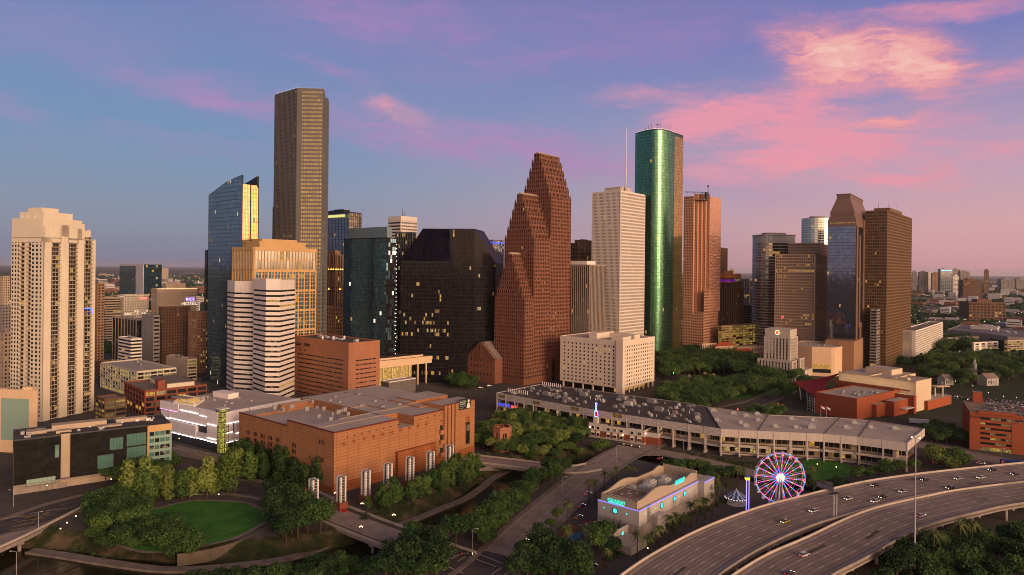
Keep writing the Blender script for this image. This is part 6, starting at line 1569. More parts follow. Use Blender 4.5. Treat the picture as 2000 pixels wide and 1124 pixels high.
# ------------------------------------------------------------------ long market hall with a folded roof edge
def market():
 ZR = 17.0
 front = [G2(*p,ZR) for p in ((970,768),(1041,781),(1113,794),(1194,807.5),(1284,821),(1408,839),(1480,843),(1544,846),(1609,849),(1677,855),(1772,867))]
 back = [G2(*p,ZR) for p in ((1806,838),(1700,822),(1640,817),(1501,811),(1380,795),(1320,785),(1230,773),(1150,762),(1057,751))]
 root = thing('market_hall','very long low market hall with folded roof edge and paired columns','market hall',v3(G2(1400,830,ZR),0))
 def roofpart(pts,mat,z):
  m = MB(); m.poly([v3(p,z) for p in pts]); return m.build('roof',mat,root)
 i5 = front[5]; bcut = back[4]
 roofpart(front[5:] + back[:5],M['roof_light'],ZR - .3); roofpart(front[:6] + back[4:],M['roof_dark'],ZR - .28)
 # folds in the light roof
 b = MB()
 for i,j in ((6,3),(8,2),(9,1)):
  p,q = front[i],back[j]; d = (q - p).normalized(); b.fbox(p,d,Vector((d.y,-d.x)),.5,(q - p).length - .5,ZR - .3,ZR + .05,-.35,.35)
 p,q = i5,bcut; d = (q - p).normalized(); b.fbox(p,d,Vector((d.y,-d.x)),.5,(q - p).length - .5,ZR - .3,ZR + .2,-.3,.3)
 b.build('roof_ridge',M['roof_grey'],root)
 b = MB(); g = MB(); cols = []
 loop = front + back
 for i in range(len(loop)):
  p,q = loop[i],loop[(i + 1) % len(loop)]; f = Face(p,q)
  f.box(b,0,f.L,ZR - 4.6,ZR + .35,-.7,.0)
  if i < len(front) or i == len(loop) - 1:
   n = max(1,round(f.L / 11.3))
   for k in range(n + 1): f.box(b,max(0,f.L * k / n - .25),min(f.L,f.L * k / n + .25),ZR - 4.8,ZR + .4,0,.18)
   f.box(b,0,f.L,ZR - 4.75,ZR - 4.45,0,.12); f.box(b,0,f.L,ZR + .1,ZR + .42,0,.1)
   if i < len(front) - 1:
    for k in range(n): cols.append((f,f.L * k / n,i))
    if i < 5:      # X-braces on the fascia
     for k in range(n):
      a0,a1 = f.L * k / n + .5,f.L * (k + 1) / n - .5
      g.tube([f.pt(a0,ZR - 4.3,.08),f.pt(a1,ZR - .1,.08)],.09,4); g.tube([f.pt(a0,ZR - .1,.08),f.pt(a1,ZR - 4.3,.08)],.09,4)
 b.build('fascia',M['pale_panel'],root); g.build('brace',M['metal_grey'],root)
 for f,a,i in cols + [(Face(front[-2],front[-1]),Face(front[-2],front[-1]).L - .6,9)]:
  m = MB()
  for o in (-.2,-3.4):
   p = f.pt(a + .3,0,o); m.box(p,.8,.8,0,ZR - 4.6,math.atan2(f.d.y,f.d.x))
  p = f.pt(a + .3,0,-1.8); m.box(p,1.1,4.6,0,1.6,math.atan2(f.d.y,f.d.x))
  m.build('column',M['pale_panel'],root)
 # recessed storeys behind the columns
 wl = MB(); ws = []
 for i in range(len(front) - 1):
  p,q = front[i],front[i + 1]; f = Face(p,q); sl = MB()
  o = -8.5
  a = Face(f.pt(0,0,o),f.pt(f.L,0,o))
  if i == 4: a.box(wl,0,a.L,6.3,ZR - 4.6,-.5,0)
  else: a.box(wl,0,a.L,0,ZR - 4.6,-.5,0)
  if i > 4 or i < 3:
   f.box(sl,0,f.L,5.6,6.3,-8.5,-1.6); f.box(sl,0,f.L,6.3,7.2,-1.9,-1.6); f.box(sl,0,f.L,0,.9,-4,-3.6)
  if i == 4: f.box(sl,0,f.L,5.2,6.3,-8.5,-.6)
  if sl.f: sl.build('gallery',M['conc_pale'],root)
  n = max(1,int(a.L / 3.2))
  for k in range(n):
   x0,x1 = a.L * k / n + .15,a.L * (k + 1) / n - .15
   for (za,zb,pr) in ((7.4,11.6,.14),(1.2,5.0,.40)):
    if i == 4 and za < 5: continue
    r_ = RND.random(); ws.append((math.hypot(*a.pt(x0,0)[:2]),a.rect(x0,x1,za,zb,.06),RND.choice((2,2,3,4)) if r_ < pr * (1.5 if i in (6,7,0,1) else .8) else RND.choice((0,1))))
 f = Face(back[0],back[1]); e = Face(front[-1],back[0]); e.box(wl,1,e.L - 1,0,ZR - 4.6,-8,-6)
 wl.build('wall',M['beige'],root); put_windows(root,ws,GL['window'] + [M['lit_warm'],M['lit_dim'],M['lit_pale']],'window',100)
 # dark underpass mouths under the middle bay
 # golden emblem panels on the fascia
 for i,px,py in ((0,981,774.5),(1,1048,787),(2,1123,798.5),(4,1206,812)):
  f = Face(front[i if i != 4 else 4],front[(i if i != 4 else 4) + 1]); f = min((Face(front[k],front[k + 1]) for k in range(5)),key=lambda ff: abs(ff.at(px,py)[0] - ff.L / 2) / ff.L)
  a,z = f.at(px,py); m = MB(); f.box(m,a - 3.6,a + 3.6,z - 1.2,z + 1.2,.1,.2); s = m.build('emblem_panel',M['emblem_dark'],root)
  m = MB();
  for kk in (0,1):
   R_ = (1.1,.62)[kk]; f.disc(m,a,z,R_,.23 + .03 * kk,14,kk)
  f.box(m,a - 3.2,a - 1.4,z - .25,z + .25,.2,.25); f.box(m,a + 1.4,a + 3.2,z - .25,z + .25,.2,.25); m.build('emblem',[M['emblem_gold'],M['emblem_dark']],s)
 # signs on the lower storey
 for i,u0,u1,z0,z1,mt in ((0,.02,.34,7.0,9.0,'sign_blue'),(0,.38,.55,6.8,8.6,'red_sign'),(1,.05,.35,5.6,7.4,'red_sign'),(1,.12,.3,7.5,8.2,'sign_white')):
  f = Face(front[i],front[i + 1]); m = MB(); f.box(m,u0 * f.L,u1 * f.L,z0,z1,-1.6,-1.2); m.build('sign_band',M[mt],root)
 # plant on the dark roof: every unit its own part
 e1_ = (front[1] - front[0]).normalized(); ang = math.atan2(e1_.y,e1_.x)
 Fq = lambda u,t: front[0].lerp(i5,u).lerp(back[-1].lerp(bcut,u),t)
 for k in range(72):
  p = Fq(RND.uniform(.03,.97),RND.uniform(.08,.94)); m = MB(); w,d_,h = RND.uniform(1.2,3.4),RND.uniform(1.0,2.4),RND.uniform(.9,2.0)
  if k % 9 == 0: w,d_,h = RND.uniform(5,7),3.4,2.6
  m.box(p,w,d_,ZR - .2,ZR + h,ang); m.box(p,w * .6,d_ * .6,ZR + h,ZR + h + .35,ang)
  m.box(p + e1_ * w * .8,.5,.5,ZR - .2,ZR + h * .5,ang); m.build('rooftop_unit',RND.choice((M['unit_pale'],M['metal_grey'],M['grey_conc'],M['metal_grey'])),root)
 m = MB()
 for k in range(26):
  p = Fq(.45 + RND.gauss(0,.02),.5 + RND.gauss(0,.03)) if k < 10 else Fq(RND.uniform(.02,.95),RND.uniform(.1,.95)); m.tube([(p.x,p.y,ZR - .3),(p.x,p.y,ZR + RND.uniform(1,2.6))],.25,6)
 for k in range(10): p = Fq(.02 + k * .012,.18); m.tube([(p.x,p.y,ZR - .3),(p.x,p.y,ZR + 3.2)],.3,6); p = Fq(.02 + k * .014,.96); m.tube([(p.x,p.y,ZR - .3),(p.x,p.y,ZR + 3.0)],.3,6)
 m.build('vent_pipe',M['white_paint'],root)['kind'] = 'stuff'
 for px,py in ((1393,803),(1432,809),(1362,818),(1400,822),(1457,813),(1479,810),(1447,827),(1457,833),(1515,834),(1481,822),(1546,819),(1588,822),(1555,836),(1584,836),(1585,833),(1653,836),(1669,827),(1701,836),(1748,838)):
  p = G2(px,py,ZR); m = MB(); m.box(p,RND.uniform(2.2,3.2),2.0,ZR - .3,ZR + 1.7,ang + .3); m.box(p,1.6,1.4,ZR + 1.7,ZR + 2.1,ang + .3); m.box(p + e1_ * 2.2,.8,.8,ZR - .3,ZR + .7,ang); m.build('rooftop_unit',M['unit_pale'],root)
M['pale_panel'] = wall('pale_precast_panel',(0.46,0.385,0.34),0.8,0.14,0.1,0.2); M['unit_pale'] = paint('pale_plant_paint',(0.42,0.40,0.36),0.6)
M['emblem_dark'] = paint('emblem_brown',(0.12,0.09,0.04),0.5); M['emblem_gold'] = paint('emblem_gold',(0.55,0.36,0.06),0.4,0.4)
M['sign_blue'] = lamp('sign_blue',(0.05,0.08,0.9),0.9); M['red_sign'] = lamp('sign_red',(1.0,0.06,0.05),2.0); M['sign_white'] = lamp('sign_white',(0.7,0.7,1.0),2.5)
market()
# ------------------------------------------------------------------ white and brick annex with the neon guitar
def annex():
 l = G2(1150,853,0); c = G2(1258,869,0); e1 = (c - l).normalized(); e2 = Vector((-e1.y,e1.x)); z1 = 9.6; L = (c - l).length
 root = thing('restaurant_annex','white and red brick restaurant annex with square black windows','restaurant',v3((l + c) / 2 + e2 * 6))
 f = Face(l,c); fr = Face(c,c + e2 * 14); b = MB(); b.prism([l,c,c + e2 * 14,l + e2 * 14],0,z1 - 1.4,0,1); b.prism([c + e2 * 3,c + e2 * 3 + e1 * 9,c + e2 * 14 + e1 * 9,c + e2 * 14],0,8.2,0,1)
 for (u0,u1,h) in ((0,.34,.7),(.34,.70,0),(.70,1.0,.5)): f.box(b,u0 * L,u1 * L,z1 - 1.4,z1 + h,-.5,.12)
 fr.box(b,0,14,z1 - 1.4,z1,-.5,.1); b.build('wall',[M['stucco_pale'],M['roof_grey']],root)
 b = MB()
 for (u0,u1) in ((0.0,.05),(.10,.155),(.21,.33),(.40,.45),(.53,.58),(.64,.76),(.84,.88),(.95,1.0)): b = MB(); f.box(b,u0 * L,u1 * L,1.0,5.2,0,.15); b.build('brick_panel',M['brick_red'],root)
 b = MB(); fr.box(b,0,14,1,5.2,0,.15); fb = Face(c + e2 * 3,c + e2 * 3 + e1 * 9); fb.box(b,0,9,0,5.0,0,.15); fb2 = Face(c + e2 * 3 + e1 * 9,c + e2 * 14 + e1 * 9); fb2.box(b,0,11,0,5,0,.15); b.build('brick_panel',M['brick_red'],root)
 b = MB(); f.box(b,0,L,5.2,5.6,0,.2); f.box(b,0,L,0,1.0,0,.25); b.build('band',M['conc_pale'],root)
 for u in (.075,.175,.365,.48,.60,.79,.92):
  a = u * L
  for za,zb in ((6.2,8.0),(1.6,3.6)): winpart(root,f,a - 1.1,a + 1.1,za,zb,GL['window'][0],M['white_paint'],'window',.17,0)
  b = MB(); b.poly([f.pt(a - 1.4,4.9,.2),f.pt(a - 1.4,3.7,1.3),f.pt(a + 1.4,3.7,1.3),f.pt(a + 1.4,4.9,.2)]); b.poly([f.pt(a - 1.4,4.9,.2),f.pt(a - 1.4,3.7,.2),f.pt(a - 1.4,3.7,1.3)]); b.poly([f.pt(a + 1.4,4.9,.2),f.pt(a + 1.4,3.7,1.3),f.pt(a + 1.4,3.7,.2)]); b.build('awning',M['cream'],root)
 for fc,a,z in ((f,.6,7.0),(fr,2.2,7.2)):
  b = MB(); fc.disc(b,a + .3,z,1.1,.2,14,0); fc.disc(b,a + .3,z,.7,.23,14,1); b.build('round_logo',[M['red_sign'],M['sign_white']],root)
 b = MB(); p = f.pt(L * .63,5,.5); b.ball(tuple(p),.35); b.build('wall_lamp',M['lamp_real'],root)
 p = l + e2 * 5 + e1 * 3.5; b = MB(); b.box(p,3.2,3.2,z1 - 1.4,z1 + 4.2,math.atan2(e1.y,e1.x)); b.build('sign_base',M['stucco_pale'],root)
 t = thing('neon_guitar_sign','neon guitar sign with blue outline and red body on the restaurant annex','neon sign',v3(p,z1 + 4.2))
 g = Face(p - e1 * 1.2,p + e1 * 1.2); z = z1 + 4.2
 body = [(.1,.3),(1.2,0),(2.3,.3),(2.7,1.4),(2.1,2.6),(2.5,3.6),(2.0,4.4),(1.5,4.0),(.9,4.0),(.4,4.6),(-.1,3.6),(.3,2.6),(-.3,1.4)]
 b = MB(); b.poly([g.pt(a,z + h,.25) for a,h in body]); b.poly([g.pt(a,z + h,-.25) for a,h in body][::-1])
 for i in range(len(body)): p0,p1 = body[i],body[(i + 1) % len(body)]; b.poly([g.pt(p0[0],z + p0[1],-.25),g.pt(p1[0],z + p1[1],-.25),g.pt(p1[0],z + p1[1],.25),g.pt(p0[0],z + p0[1],.25)])
 g.box(b,.9,1.5,z + 4,z + 8.4,-.2,.2); g.box(b,.65,1.75,z + 8.4,z + 10,-.2,.2); b.build('guitar_body',M['guitar_red'],t)
 b = MB(); pts = [g.pt(a * 1.08 - .1,z + h,.35) for a,h in body]; b.tube(pts + [pts[0]],.14,5); b.tube([g.pt(.8,z + 4,.35),g.pt(.8,z + 8.4,.35),g.pt(.55,z + 9.2,.35),g.pt(.8,z + 10.2,.35),g.pt(1.6,z + 10.2,.35),g.pt(1.85,z + 9.2,.35),g.pt(1.6,z + 8.4,.35),g.pt(1.6,z + 4,.35)],.14,5); b.build('neon_tube',M['neon_blue'],t)
M['stucco_pale'] = wall('pale_stucco',(0.50,0.43,0.36),0.85,0.1,0.2,0.15); M['neon_blue'] = lamp('neon_blue',(0.12,0.3,1.0),6.0); M['guitar_red'] = lamp('guitar_red',(0.8,0.02,0.03),0.5); M['lamp_real'] = lamp('wall_lamp',(1.0,0.55,0.15),30.0,True)
annex()
# ------------------------------------------------------------------ hexagonal brick ruin-like tower in the trees
def hextower():
 c = G2(981,884,0); c = G2(981,880,0); R_ = 6.3; h = 15.5
 root = thing('brick_rotunda','roofless hexagonal red brick tower with tall openings among trees','tower',v3(c)); n = 6
 b = MB(); pts = [c + Vector((R_ * math.cos(2 * math.pi * k / n + .3),R_ * math.sin(2 * math.pi * k / n + .3))) for k in range(n)]
 for i in range(n):
  f = Face(pts[(i + 1) % n],pts[i]); f = Face(pts[i],pts[(i + 1) % n]); w = f.L
  f.box(b,0,w * .28,0,h,-1.0,0); f.box(b,w * .72,w,0,h,-1.0,0); f.box(b,w * .28,w * .72,h - 3.0,h,-1.0,-.02); f.box(b,w * .28,w * .72,0,1.2,-1,-.02); f.box(b,w * .46,w * .54,h - 6.5,h - 3,-.8,-.3); f.box(b,w * .28,w * .72,h - 6.5,h - 6.1,-.8,-.3)
  f.box(b,-.2,w + .2,h,h + .7,-1.2,.25); f.box(b,w * .3,w * .5,h + .7,h + 1.3,-1,0)
  for o in (-1.0,): b.poly([f.pt(0,0,o),f.pt(w * .28,0,o),f.pt(w * .28,h,o),f.pt(0,h,o)][::-1]); b.poly([f.pt(w * .72,0,o),f.pt(w,0,o),f.pt(w,h,o),f.pt(w * .72,h,o)][::-1])
 b.build('wall',M['brown_brick'],root)
hextower()
# ================================================================== left middle ground
M['white_frame'] = wall('white_frame',(0.56,0.49,0.38),0.8,0.1,0.1,0.15)
M['yellow_lit'] = litwin('yellow_deck_light',(1.0,0.66,0.12),0.55); M['yellow_dim'] = litwin('yellow_deck_dim',(0.9,0.6,0.14),0.25)
DECK = [M['black'],M['yellow_dim'],M['yellow_lit']]
def text(s,fc,a,z,size,mat,root,o=0.3,ext=0.06,name='lettering'):
 cu = D.curves.new(name,'FONT'); cu.body = s; cu.size = size; cu.extrude = ext; cu.align_x = 'CENTER'; cu.align_y = 'CENTER'; cu.materials.append(mat)
 to = D.objects.new(name,cu); C.objects.link(to); bpy.context.view_layer.update()
 me = D.meshes.new_from_object(to.evaluated_get(bpy.context.evaluated_depsgraph_get())); D.objects.remove(to)
 ob = D.objects.new(name,me); C.objects.link(ob); p = fc.pt(a,z,o); off = WORLD_OFF(root)
 ob.parent = root; ob.location = (p.x - off[0],p.y - off[1],p.z - off[2]); ob.rotation_euler = (math.radians(90),0,math.atan2(fc.d.y,fc.d.x)); return ob
SG = dict(bw=3.2,fh=3.6,pier=1.5,span=1.7,dep=0.35,lit=0.05,litmats=(2,3))
GA = dict(bw=6,fh=3.3,pier=0.6,span=1.1,dep=0.5,mats=(0,1,1),litmats=(2,),lit=0.35)
tower('parking_garage','white framed open parking garage with yellow light inside beside the cream apartment tower','parking garage',foot(197,268,344,727,615,40),P(268,728,615).z,M['white_frame'],DECK,spec=GA,roofm=M['roof_light'],units=2,lim=100,wname='opening')
r_ = tower('brick_building','red brick warehouse building with roof terrace and pale piers','brick building',foot(243,283,404,766,535,46),P(283,766,535).z,M['brick_red'],GL['window'] + [M['lit_warm'],M['lit_pale']],spec=dict(bw=7.5,fh=4.6,pier=1.2,span=1.3,dep=0.3,lit=0.1,litmats=(2,3),mats=(0,1)),units=2,lim=100)
q = foot(290,325,383,752,548,46); b = MB(); z_ = P(283,766,535).z; b.prism(inset(q,1),z_,z_ + 4); b.build('penthouse',M['cream'],r_); b = MB(); b.prism(inset(q,.4),z_ + 4,z_ + 4.4,bot=True); b.build('penthouse_roof',M['roof_grey'],r_); b = MB(); b.prism(foot(303,309,323,746,546,46),z_,z_ + 7); b.build('stair_head',M['brick_red'],r_)
tower('parking_garage','low dark parking garage with amber light at the foot of the cream apartment tower','parking garage',foot(187,205,246,778,520,40),P(205,783,520).z,M['brown_dark'],DECK,spec=dict(GA,fh=3.4),units=0,lim=40,wname='opening')
tower('old_hotel','dark brown brick hotel block with regular windows and pale top storey','hotel',foot(368,386,446,613,765,40),P(386,612,765).z,M['brown_stone'],GL['window'] + [M['lit_pale'],M['lit_white']],spec=dict(bw=2.9,fh=3.5,pier=1.6,span=1.8,dep=0.25,lit=0.16,litmats=(2,2)),units=3)
tower('old_hotel','darker brown rear wing of the old hotel rising a little higher','hotel',foot(310,318,372,603,800,40),P(318,602,800).z,M['brown_dark'],DARK,spec=dict(SG,lit=0.02),units=2,lim=40)
tower('concrete_block','blank grey concrete building with dark slots on its right edge','building',foot(277,300,312,618,770,40),P(300,618,770).z,M['grey_conc'],DARK,edges=(1,),spec=dict(bw=20,fh=4.5,pier=0.8,span=2.4,dep=0.4,lit=0.02,litmats=(2,3)),units=1,lim=40)
tower('cream_hotel','cream hotel slab with a red lit sign in the left distance','hotel',foot(232,243,290,580,1000,40),P(243,578,1000).z,M['cream'],GL['window'] + [M['lit_white'],M['lit_pale']],spec=dict(SG,lit=0.3),units=1,lim=40)
f = Face(*foot(232,243,290,580,1000,40)[1:3]); a_,z_ = f.at(281,583); b = MB(); f.box(b,a_ - 4,a_ + 4,z_ - .8,z_ + 1,.4,.7); b.build('red_sign',M['red_light'],D.objects['cream_hotel'])
tower('office_block','cream office slab with ribbon windows left of the hotel with red sign','office building',foot(190,206,236,584,985,40),P(206,583,985).z,M['beige'],DARK,spec=dict(SG,pier=0,bw=10),units=1,lim=0)
def rice():
 p = foot(296,308,384,566,900,44); z1 = P(308,566,900).z
 r = tower('landmark_hotel','old stone hotel crowned by a row of small lights and lit roof letters','hotel',p,z1,M['beige'],GL['window'] + [M['lit_warm'],M['lit_pale']],spec=dict(SG,lit=.03),units=1,pent=(.5,.5,8),lim=60)
 f = Face(p[1],p[2]); b = MB(); b.prism(inset(p,-1),z1 - 3,z1 - 1.6,bot=True); b.build('cornice',M['beige'],r)
 b = MB()
 for i in range(22): b.ball(tuple(f.pt(f.L * i / 21,z1 + 1,.8)),.45,n=5,k=3)
 b.build('roof_light',M['lamp_warm'],r)
 a,z = f.at(371,587); text('RICE',f,a,z + 1.5,5.5,M['sign_violet'],r,1.2); a,z = f.at(369,593.5); text('HOTEL',f,a,z,6.5,M['lit_white'],r,1.2)
M['sign_violet'] = lamp('sign_violet',(0.4,0.3,1.0),4.0)
rice()
def teal_tower():
 p = foot(234,281,316,520,1150,50); z1 = P(281,518,1150).z
 r = tower('teal_glass_tower','dark teal glass tower with a white vertical band in the left distance','office tower',p,z1,M['mull_dark'],GL['teal'] + [M['lit_warm'],M['lit_pale']],glaz=True,spec=dict(bw=3,fh=4,pier=.15,span=.4,dep=.2,mats=(0,1),lit=.02,litmats=(2,3)),specs={1: dict(lit=.07)},units=2)
 f = Face(p[0],p[1]); b = MB(); f.box(b,f.L * .72,f.L,0,z1 + 1,.2,.9); f.box(b,0,f.L,z1 - 2,z1 + 1,.2,.8); b.build('white_band',M['white_panel'],r)
teal_tower()
tower('brown_slab','plain brown brick slab close behind the cream apartment tower','office building',foot(183,191,204,556,850),P(191,555,850).z,M['brown_stone'],DARK,spec=dict(SG,lit=.01),lim=0,units=1)
tower('concrete_block','pale concrete silo-like block in beige','building',foot(220,243,262,622,840,40),P(243,622,840).z,M['beige'],DARK,spec=dict(bw=9,fh=60,pier=1.0,span=2,lit=0),lim=0,units=2)
tower('concrete_block','second pale concrete block right of the beige one','building',foot(244,266,281,625,815,40),P(266,625,815).z,M['grey_conc'],DARK,spec=dict(bw=9,fh=60,pier=1.0,span=2,lit=0),lim=0,units=2)
tower('low_office','low pale office block with ribbon windows below the concrete blocks','office building',foot(232,256,277,663,735,40),P(256,664,735).z,M['white_panel'],DARK,spec=dict(SG,pier=0,bw=9),lim=20,units=3)
tower('parking_garage','beige concrete garage with slotted decks in front of the old brown hotel','parking garage',foot(326,367,384,702,700,40),P(367,704,700).z,M['beige'],DECK,spec=dict(GA,lit=.1),specs={0: dict(bw=30,span=3.2,pier=2)},lim=40,units=4,wname='opening')
tower('low_roofs','dark low rooftop block behind the yellow garage','building',foot(188,240,290,690,700,40),14,M['brown_dark'],DARK,spec=dict(SG),lim=20,units=8,roofm=M['roof_dark'])
tower('blue_slim_tower','slim dark blue tower left behind the sloping glass tower','office tower',foot(400.5,404,412,490,900),P(404,490,900).z,M['mull_dark'],GL['slate'] + [M['lit_pale']],glaz=True,spec=dict(bw=3,fh=4,pier=.2,span=.4,mats=(0,1),lit=.01,litmats=(2,)),units=0)
tower('apartment_block','far left dark apartment block with pale edge at the picture border','apartment block',foot(-30,6,19,543,1000,30),P(6,541,1000).z,M['beige'],DARK,spec=SG,lim=20,units=1)
tower('office_block','grey-brown office block at the left border below the apartment block','office building',foot(-40,4,22,600,800,30),P(4,600,800).z,M['grey_conc'],DARK,spec=SG,lim=20,units=2)
tower('office_block','tan block with square windows at the left border beside the cream tower','office building',foot(-60,8,30,655,640,30),P(8,652,640).z,M['beige'],GL['window'] + [M['lit_warm'],M['lit_pale']],spec=dict(SG,lit=.1),lim=40,units=2)
def left_low():
 p = foot(-120,66,73,768,432,8); z1 = P(66,768,432).z
 r = tower('cream_garage','large blank cream garage building cut off by the left border','parking garage',p,z1,M['stone_cream'],DARK,edges=(),units=0,ph=1.6)
 f = Face(p[0],p[1]); a0 = f.at(3,800)[0]; a1 = f.at(57,800)[0]; b = MB(); f.box(b,a0,a1,8,z1 - 4,.2,.3); b.build('pale_panel',M['frit'],r); b = MB(); b.box(p[1] - f.d * 6 - f.n * 3,6,4,z1,z1 + 3.4,.1); b.build('stair_head',M['stone_cream'],r)
left_low()
# ================================================================== right middle ground
def city_hall():
 p = foot(1492,1544,1558,655,765,40); z1 = P(1544,645,765).z; zb = P(1546,706,762).z
 root = thing('city_hall','pale stone city hall tower with red ringed clock on stepped base','city hall',v3(cen(p)))
 b = MB(); ws = []
 def tier(q,z0,z1_,bw,fh,m):
  b.prism(inset(q,.5),z0,z1_)
  for k in (0,1): facade(b,ws,q[k],q[k + 1],z0 + .5,z1_ - 1,bw,fh,bw * .52,.35,.5,lit=.05,litmats=(2,3),mats=(0,1),m0=m,m1=m,off=-.45)
  for k in range(4): f = Face(q[k],q[(k + 1) % 4]); f.box(b,0,f.L,z1_ - 1.0,z1_ + .5,-.4,.15)
 tier(p,zb,z1 - 9,3.4,3.6,2.2)
 c = inset(p,1.2); b.prism(c,z1 - 9,z1 - 7); b.prism(inset(p,.9),z1 - 7,z1 - .8); b.prism(inset(p,.6),z1 - .8,z1)
 w = foot(1479,1547,1556,706,756,40); tier(w,6,zb,3.6,4.2,1.8); tier(foot(1530,1563,1571,702,775,40),6,zb + 1,3.6,4.2,1.8)
 b.prism(foot(1468,1550,1566,735,748,40),0,7); b.prism(foot(1540,1572,1590,725,772,40),0,9)
 b.build('wall',M['hall_stone'],root); put_windows(root,ws,GL['slate'] + [M['lit_warm'],M['lit_pale']],'window',100)
 f = Face(p[0],p[1]); a,z = f.at(1518,650); m = MB(); f.disc(m,a,z,1.6,.2,20); m.build('clock_face',lamp('clock_red',(1.0,.06,.06),1.6),root)
 m = MB()
 for i in range(20): t = 2 * math.pi * i / 20; m.ball(tuple(f.pt(a + 2.2 * math.cos(t),z + 2.2 * math.sin(t),.3)),.3,n=5,k=3)
 m.build('clock_ring',M['lamp_warm'],root)
 c = cen(p); m = MB(); m.tube([v3(c,z1),v3(c,z1 + 16)],[.25,.12],5); r2 = m.build('flagpole',M['white_paint'],root)
 fl = thing('flag','red flag flying on top of the pale stone city hall','flag',v3(c,z1 + 11)); m = MB()
 for i in range(6): x0,x1 = i * .6,(i + 1) * .6; m.poly([(c.x + x0,c.y + math.sin(i) * .2,z1 + 11.5),(c.x + x1,c.y + math.sin(i + 1) * .2,z1 + 11.5),(c.x + x1,c.y + math.sin(i + 1) * .2,z1 + 15),(c.x + x0,c.y + math.sin(i) * .2,z1 + 15)])
 m.build('flag_cloth',M['flag_red'],fl)
M['hall_stone'] = wall('limestone',(0.46,0.385,0.32),0.85,0.18,0.08,0.25); M['flag_red'] = paint('flag_red',(0.6,0.12,0.14),0.8)
city_hall()
def hex_annex():
 z1 = 33.0; pts = [G2(*q,z1) for q in ((1535,674),(1586,679),(1624,680.5),(1631,680.5),(1645,678),(1616,669),(1570,667))]
 r = thing('hexagonal_annex','blank pink stone hexagonal building with amber lit opening beside city hall','building',v3(cen(pts))); b = MB(); b.prism(pts,0,z1,0,1); b.build('wall',[M['pink_stone'],M['roof_light']],r)
 f = Face(pts[1],pts[2]); m = MB(); f.box(m,1,f.L - 1,9,13.5,.02,.1); m.build('lit_opening',M['lit_warm'],r); m = MB(); f.box(m,.5,f.L - .5,4,8.4,.02,.1); m.build('dark_opening',M['black'],r)
 f = Face(pts[0],pts[1]); m = MB(); f.box(m,4,f.L * .5,17,18.2,.02,.1); m.build('slot',M['black'],r); roof_kit(r,inset(pts,.05),z1 + .02,M['roof_light'],M['pink_stone'],.8,None,3,M['metal_grey'],4)
hex_annex()
def library():
 Y = 900; z1 = P(1398,677,Y).z; r = thing('old_library','old cream library with red tiled roofs behind the plaza trees','library',v3(P(1420,700,Y).to_2d())); b = MB(); t = MB(); ws = []
 for (xl,xc,xr,yt,dy,hip) in ((1396,1398,1434,677,0,1),(1428,1432,1470,690,-8,1),(1368,1372,1400,672,6,0),(1420,1440,1492,680,22,0)):
  q = foot(xl,xc,xr,yt,Y + dy,60); z = P(xc,yt,Y + dy).z; b.prism(inset(q,.3),0,z)
  for k in (0,1): facade(b,ws,q[k],q[k + 1],3,z - 1,3.2,6,1.6,2.0,.4,lit=.05,litmats=(2,3),mats=(0,1),off=-.25)
  if hip:
   c = cen(q); e = inset(q,-1.0); up = v3(c,z + 5.5); a = (e[2] - e[1]) * .25; u0,u1 = v3(c - a,z + 5),v3(c + a,z + 5)
   t.poly([v3(e[0],z),v3(e[1],z),u0]); t.poly([v3(e[1],z),v3(e[2],z),u1,u0]); t.poly([v3(e[2],z),v3(e[3],z),u1]); t.poly([v3(e[3],z),v3(e[0],z),u0,u1]); t.poly([v3(x,z - .05) for x in e][::-1])
 b.build('wall',M['stone_cream'],r); t.build('tiled_roof',M['tile_red'],r); put_windows(r,ws,GL['window'] + [M['lit_warm'],M['lit_pale']],'window',60)
M['tile_red'] = brick('red_roof_tile',(0.30,0.055,0.03),(0.36,0.07,0.035),(0.16,0.03,0.02),1.2,.6,.05,60)
library()
tower('parking_garage','wide parking garage with yellow lit decks behind the old library','parking garage',foot(1403,1410,1506,640,960,50),P(1410,639,960).z,M['tan'],DECK,spec=dict(GA,bw=9,lit=.6),roofm=M['roof_light'],units=5,lim=60,wname='opening')
tower('parking_garage','tall garage with blank grey end wall and yellow lit decks right of the bronze tower','parking garage',foot(1757,1788,1841,648,930,40),P(1788,648,930).z,M['white_panel'],DECK,spec=dict(GA,lit=.75,bw=5),specs={0: dict(bw=60,fh=60,pier=30,span=30)},units=2,lim=60,wname='opening')
tower('parking_garage','long low concrete garage behind the dark trees at right','parking garage',foot(1838,1850,1912,664,1060,60),P(1850,663,1060).z,M['grey_conc'],DECK,spec=dict(GA,lit=.3),units=4,lim=40,roofm=M['roof_light'],wname='opening')
tower('parking_garage','bright white low garage with dark slots near the right border','parking garage',foot(1898,1902,1949,672,1010,65),P(1902,671,1010).z,M['white_panel'],DECK,spec=dict(GA,bw=14,pier=6,lit=.1),units=2,lim=40,roofm=M['roof_light'],wname='opening')
tower('parking_garage','cream low garage with yellow decks at the right border','parking garage',foot(1962,1968,2030,668,1000,70),P(1968,667,1000).z,M['beige'],DECK,spec=dict(GA,lit=.7),units=2,lim=30,wname='opening')
